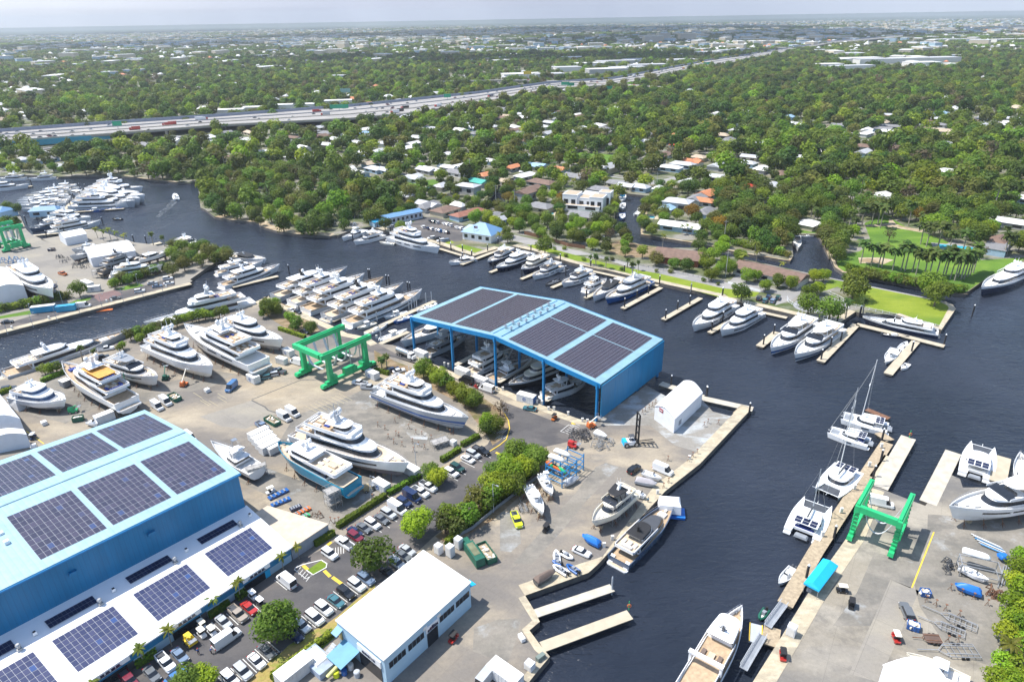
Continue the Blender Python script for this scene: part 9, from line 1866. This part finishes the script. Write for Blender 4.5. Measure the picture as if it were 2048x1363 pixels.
dens = np.sin(X*.021+1.3)*np.sin(Y_*.013+.5)+np.sin(X*.006-2)*np.sin(Y_*.0045+1); inw = np.zeros(len(X),bool)
for P in wp: inw |= inside(X,Y_,P)
sub_ = (np.abs(X+10) < 170) & (Y_ < 850); kp = inw | (RG.random(len(X)) < np.clip(.74+.32*dens+.25*(X > 200)-.15*(d > 1500)-.06*sub_,.12,.97)); X,Y_ = X[kp],Y_[kp]; m = len(X)
pk = RG.choice(10,m,p=[.23,.13,.13,.15,.11,.12,.05,.02,.03,.03]); s_ = (.8+1.05*RG.random(m)**1.6)*np.where((np.abs(X+10) < 170) & (Y_ < 850) & ~inw[kp],.92,1.); sc = np.stack([s_*RG.uniform(.9,1.15,m),s_*RG.uniform(.9,1.15,m),s_*RG.uniform(.75,1.25,m)],1)
gn_scatter('suburb_woodland',np.stack([X,Y_,np.zeros(m)],1),sc,RG.uniform(0,6.28,m),pk,cw)
src2 = []
for i in range(5):
 mb = MB(); rr = random.Random(90+i)
 for j in range(11): ox,oy = rr.uniform(-22,22),rr.uniform(-22,22); c2 = MB(); crown(c2,rr,rr.uniform(4.5,7),rr.uniform(5,8),1.5,46,2.2,5); mb.add([(p[0]+ox,p[1]+oy,p[2]) for p in c2.v],c2.f)
 src2.append(mb.build('canopy_%02d' % i,LF[(0,1,3,0,4)[i]]))
cw2 = hidden('canopy_sources',src2); X,Y_ = sector(24000,2450,11000,RG); m = len(X); X = X; s_ = RG.uniform(.8,1.3,m)
dens = np.sin(X*.0031+1)*np.sin(Y_*.0023)+.6*np.sin(X*.0011+.4)*np.sin(Y_*.0009+2); kp = clear(X,Y_) & (RG.random(m) < np.clip(.85+.25*dens,.3,1)); X,Y_,s_ = X[kp],Y_[kp],s_[kp]; m = len(X); gr = np.clip(np.hypot(X,Y_)/4500,1,2.2)
gn_scatter('far_woodland',np.stack([X,Y_,np.zeros(m)],1),np.stack([s_*gr,s_*gr,s_],1),RG.uniform(0,6.28,m),RG.integers(0,5,m),cw2)
# ================================================================ humid air over the plain
mb = MB(); mb.box((0,9000,-4.2),(46000,20400,320))
hz = mb.build('haze',bpy.data.materials.new('humid_air')); tag(hz,kind='stuff'); hm = hz.data.materials[0]; hm.use_nodes = True; hn = hm.node_tree; hn.nodes.remove(hn.nodes['Principled BSDF'])
pv_ = hn.nodes.new('ShaderNodeVolumePrincipled'); pv_.inputs['Color'].default_value = (.84,.92,1.,1); pv_.inputs['Density'].default_value = .00007; pv_.inputs['Anisotropy'].default_value = .2; hn.links.new(pv_.outputs[0],hn.nodes['Material Output'].inputs['Volume'])
CLM = mat('cloud_white',(.8,.8,.8),1.,var=.02,scale=.002)
for i,(px,py,w_,d_) in enumerate(((230,92,1500,800),(120,70,2600,1500),(760,72,2600,1200),(640,120,700,260),(1180,118,800,300),(1500,72,2600,1300),(1120,62,3000,2000),(420,62,3000,1800))):
 p = G(px,py); hgt = 1500; q = p+SUN_V*(hgt/SUN_V.z); mb = MB(); rr = random.Random(i)
 for j in range(26):
  r_ = rr.uniform(.14,.3)*min(w_,d_*1.3); mb.ball((rr.gauss(0,.28)*w_,rr.gauss(0,.28)*d_,rr.uniform(-.1,.2)*r_),r_,0,12,.45)
 o = mb.build('cloud',CLM); o.location = q; tag(o,kind='structure')
FOAM = mat('boat_wake_foam',(.34,.37,.40),.6,var=.5,scale=.5)
fn_ = FOAM.node_tree; fz = fn_.nodes.new('ShaderNodeTexNoise'); fz.inputs['Scale'].default_value = .9; fz.inputs['Detail'].default_value = 6; fg = fn_.nodes.new('ShaderNodeNewGeometry'); fr_ = fn_.nodes.new('ShaderNodeMapRange'); fr_.inputs[1].default_value = .47; fr_.inputs[2].default_value = .75; fr_.inputs[4].default_value = .8
fn_.links.new(fg.outputs['Position'],fz.inputs['Vector']); fn_.links.new(fz.outputs[0],fr_.inputs[0]); fn_.links.new(fr_.outputs[0],fn_.nodes['Principled BSDF'].inputs['Alpha'])
mb = MB()
for a,b,w_ in (('b1 1440,405','b1 1330,510',5.),('b1 1440,405','b1 1310,535',2.),('b1 1400,440','b1 1290,550',3.),('b1 1455,400','b1 1520,440',.5),('b1 1410,405','b1 1110,525',.45)):
 a,b = ks(a,WZ)[0],ks(b,WZ)[0]; m_ = a.lerp(b,.5)+Vector((.6,0,0)); ribbon(mb,[a,m_,b],w_,WZ,WZ+.02)
tag(mb.build('wake_foam',FOAM),kind='structure')
same = {}
for o in S.objects:
 if o.parent is None and o.get('label') and o.get('category'): same.setdefault(o['label'],[]).append(o)
for lab,os_ in same.items():
 if 1 < len(os_) <= len(ORD):
  vis = []
  for o in os_:
   v = o.location-Vector((0,0,HC)); z = v.dot(fw); vis.append((v.dot(RT)/z,o))
  for i,(_,o) in enumerate(sorted(vis,key=lambda t: t[0])):
   q = lab+(', left of two' if i == 0 else ', right of two') if len(os_) == 2 else lab+', %s from the left' % ORD[i]
   if len(q.split()) > 16: q = q.replace(' from the left',' from left')
   if len(q.split()) < 17: o['label'] = q
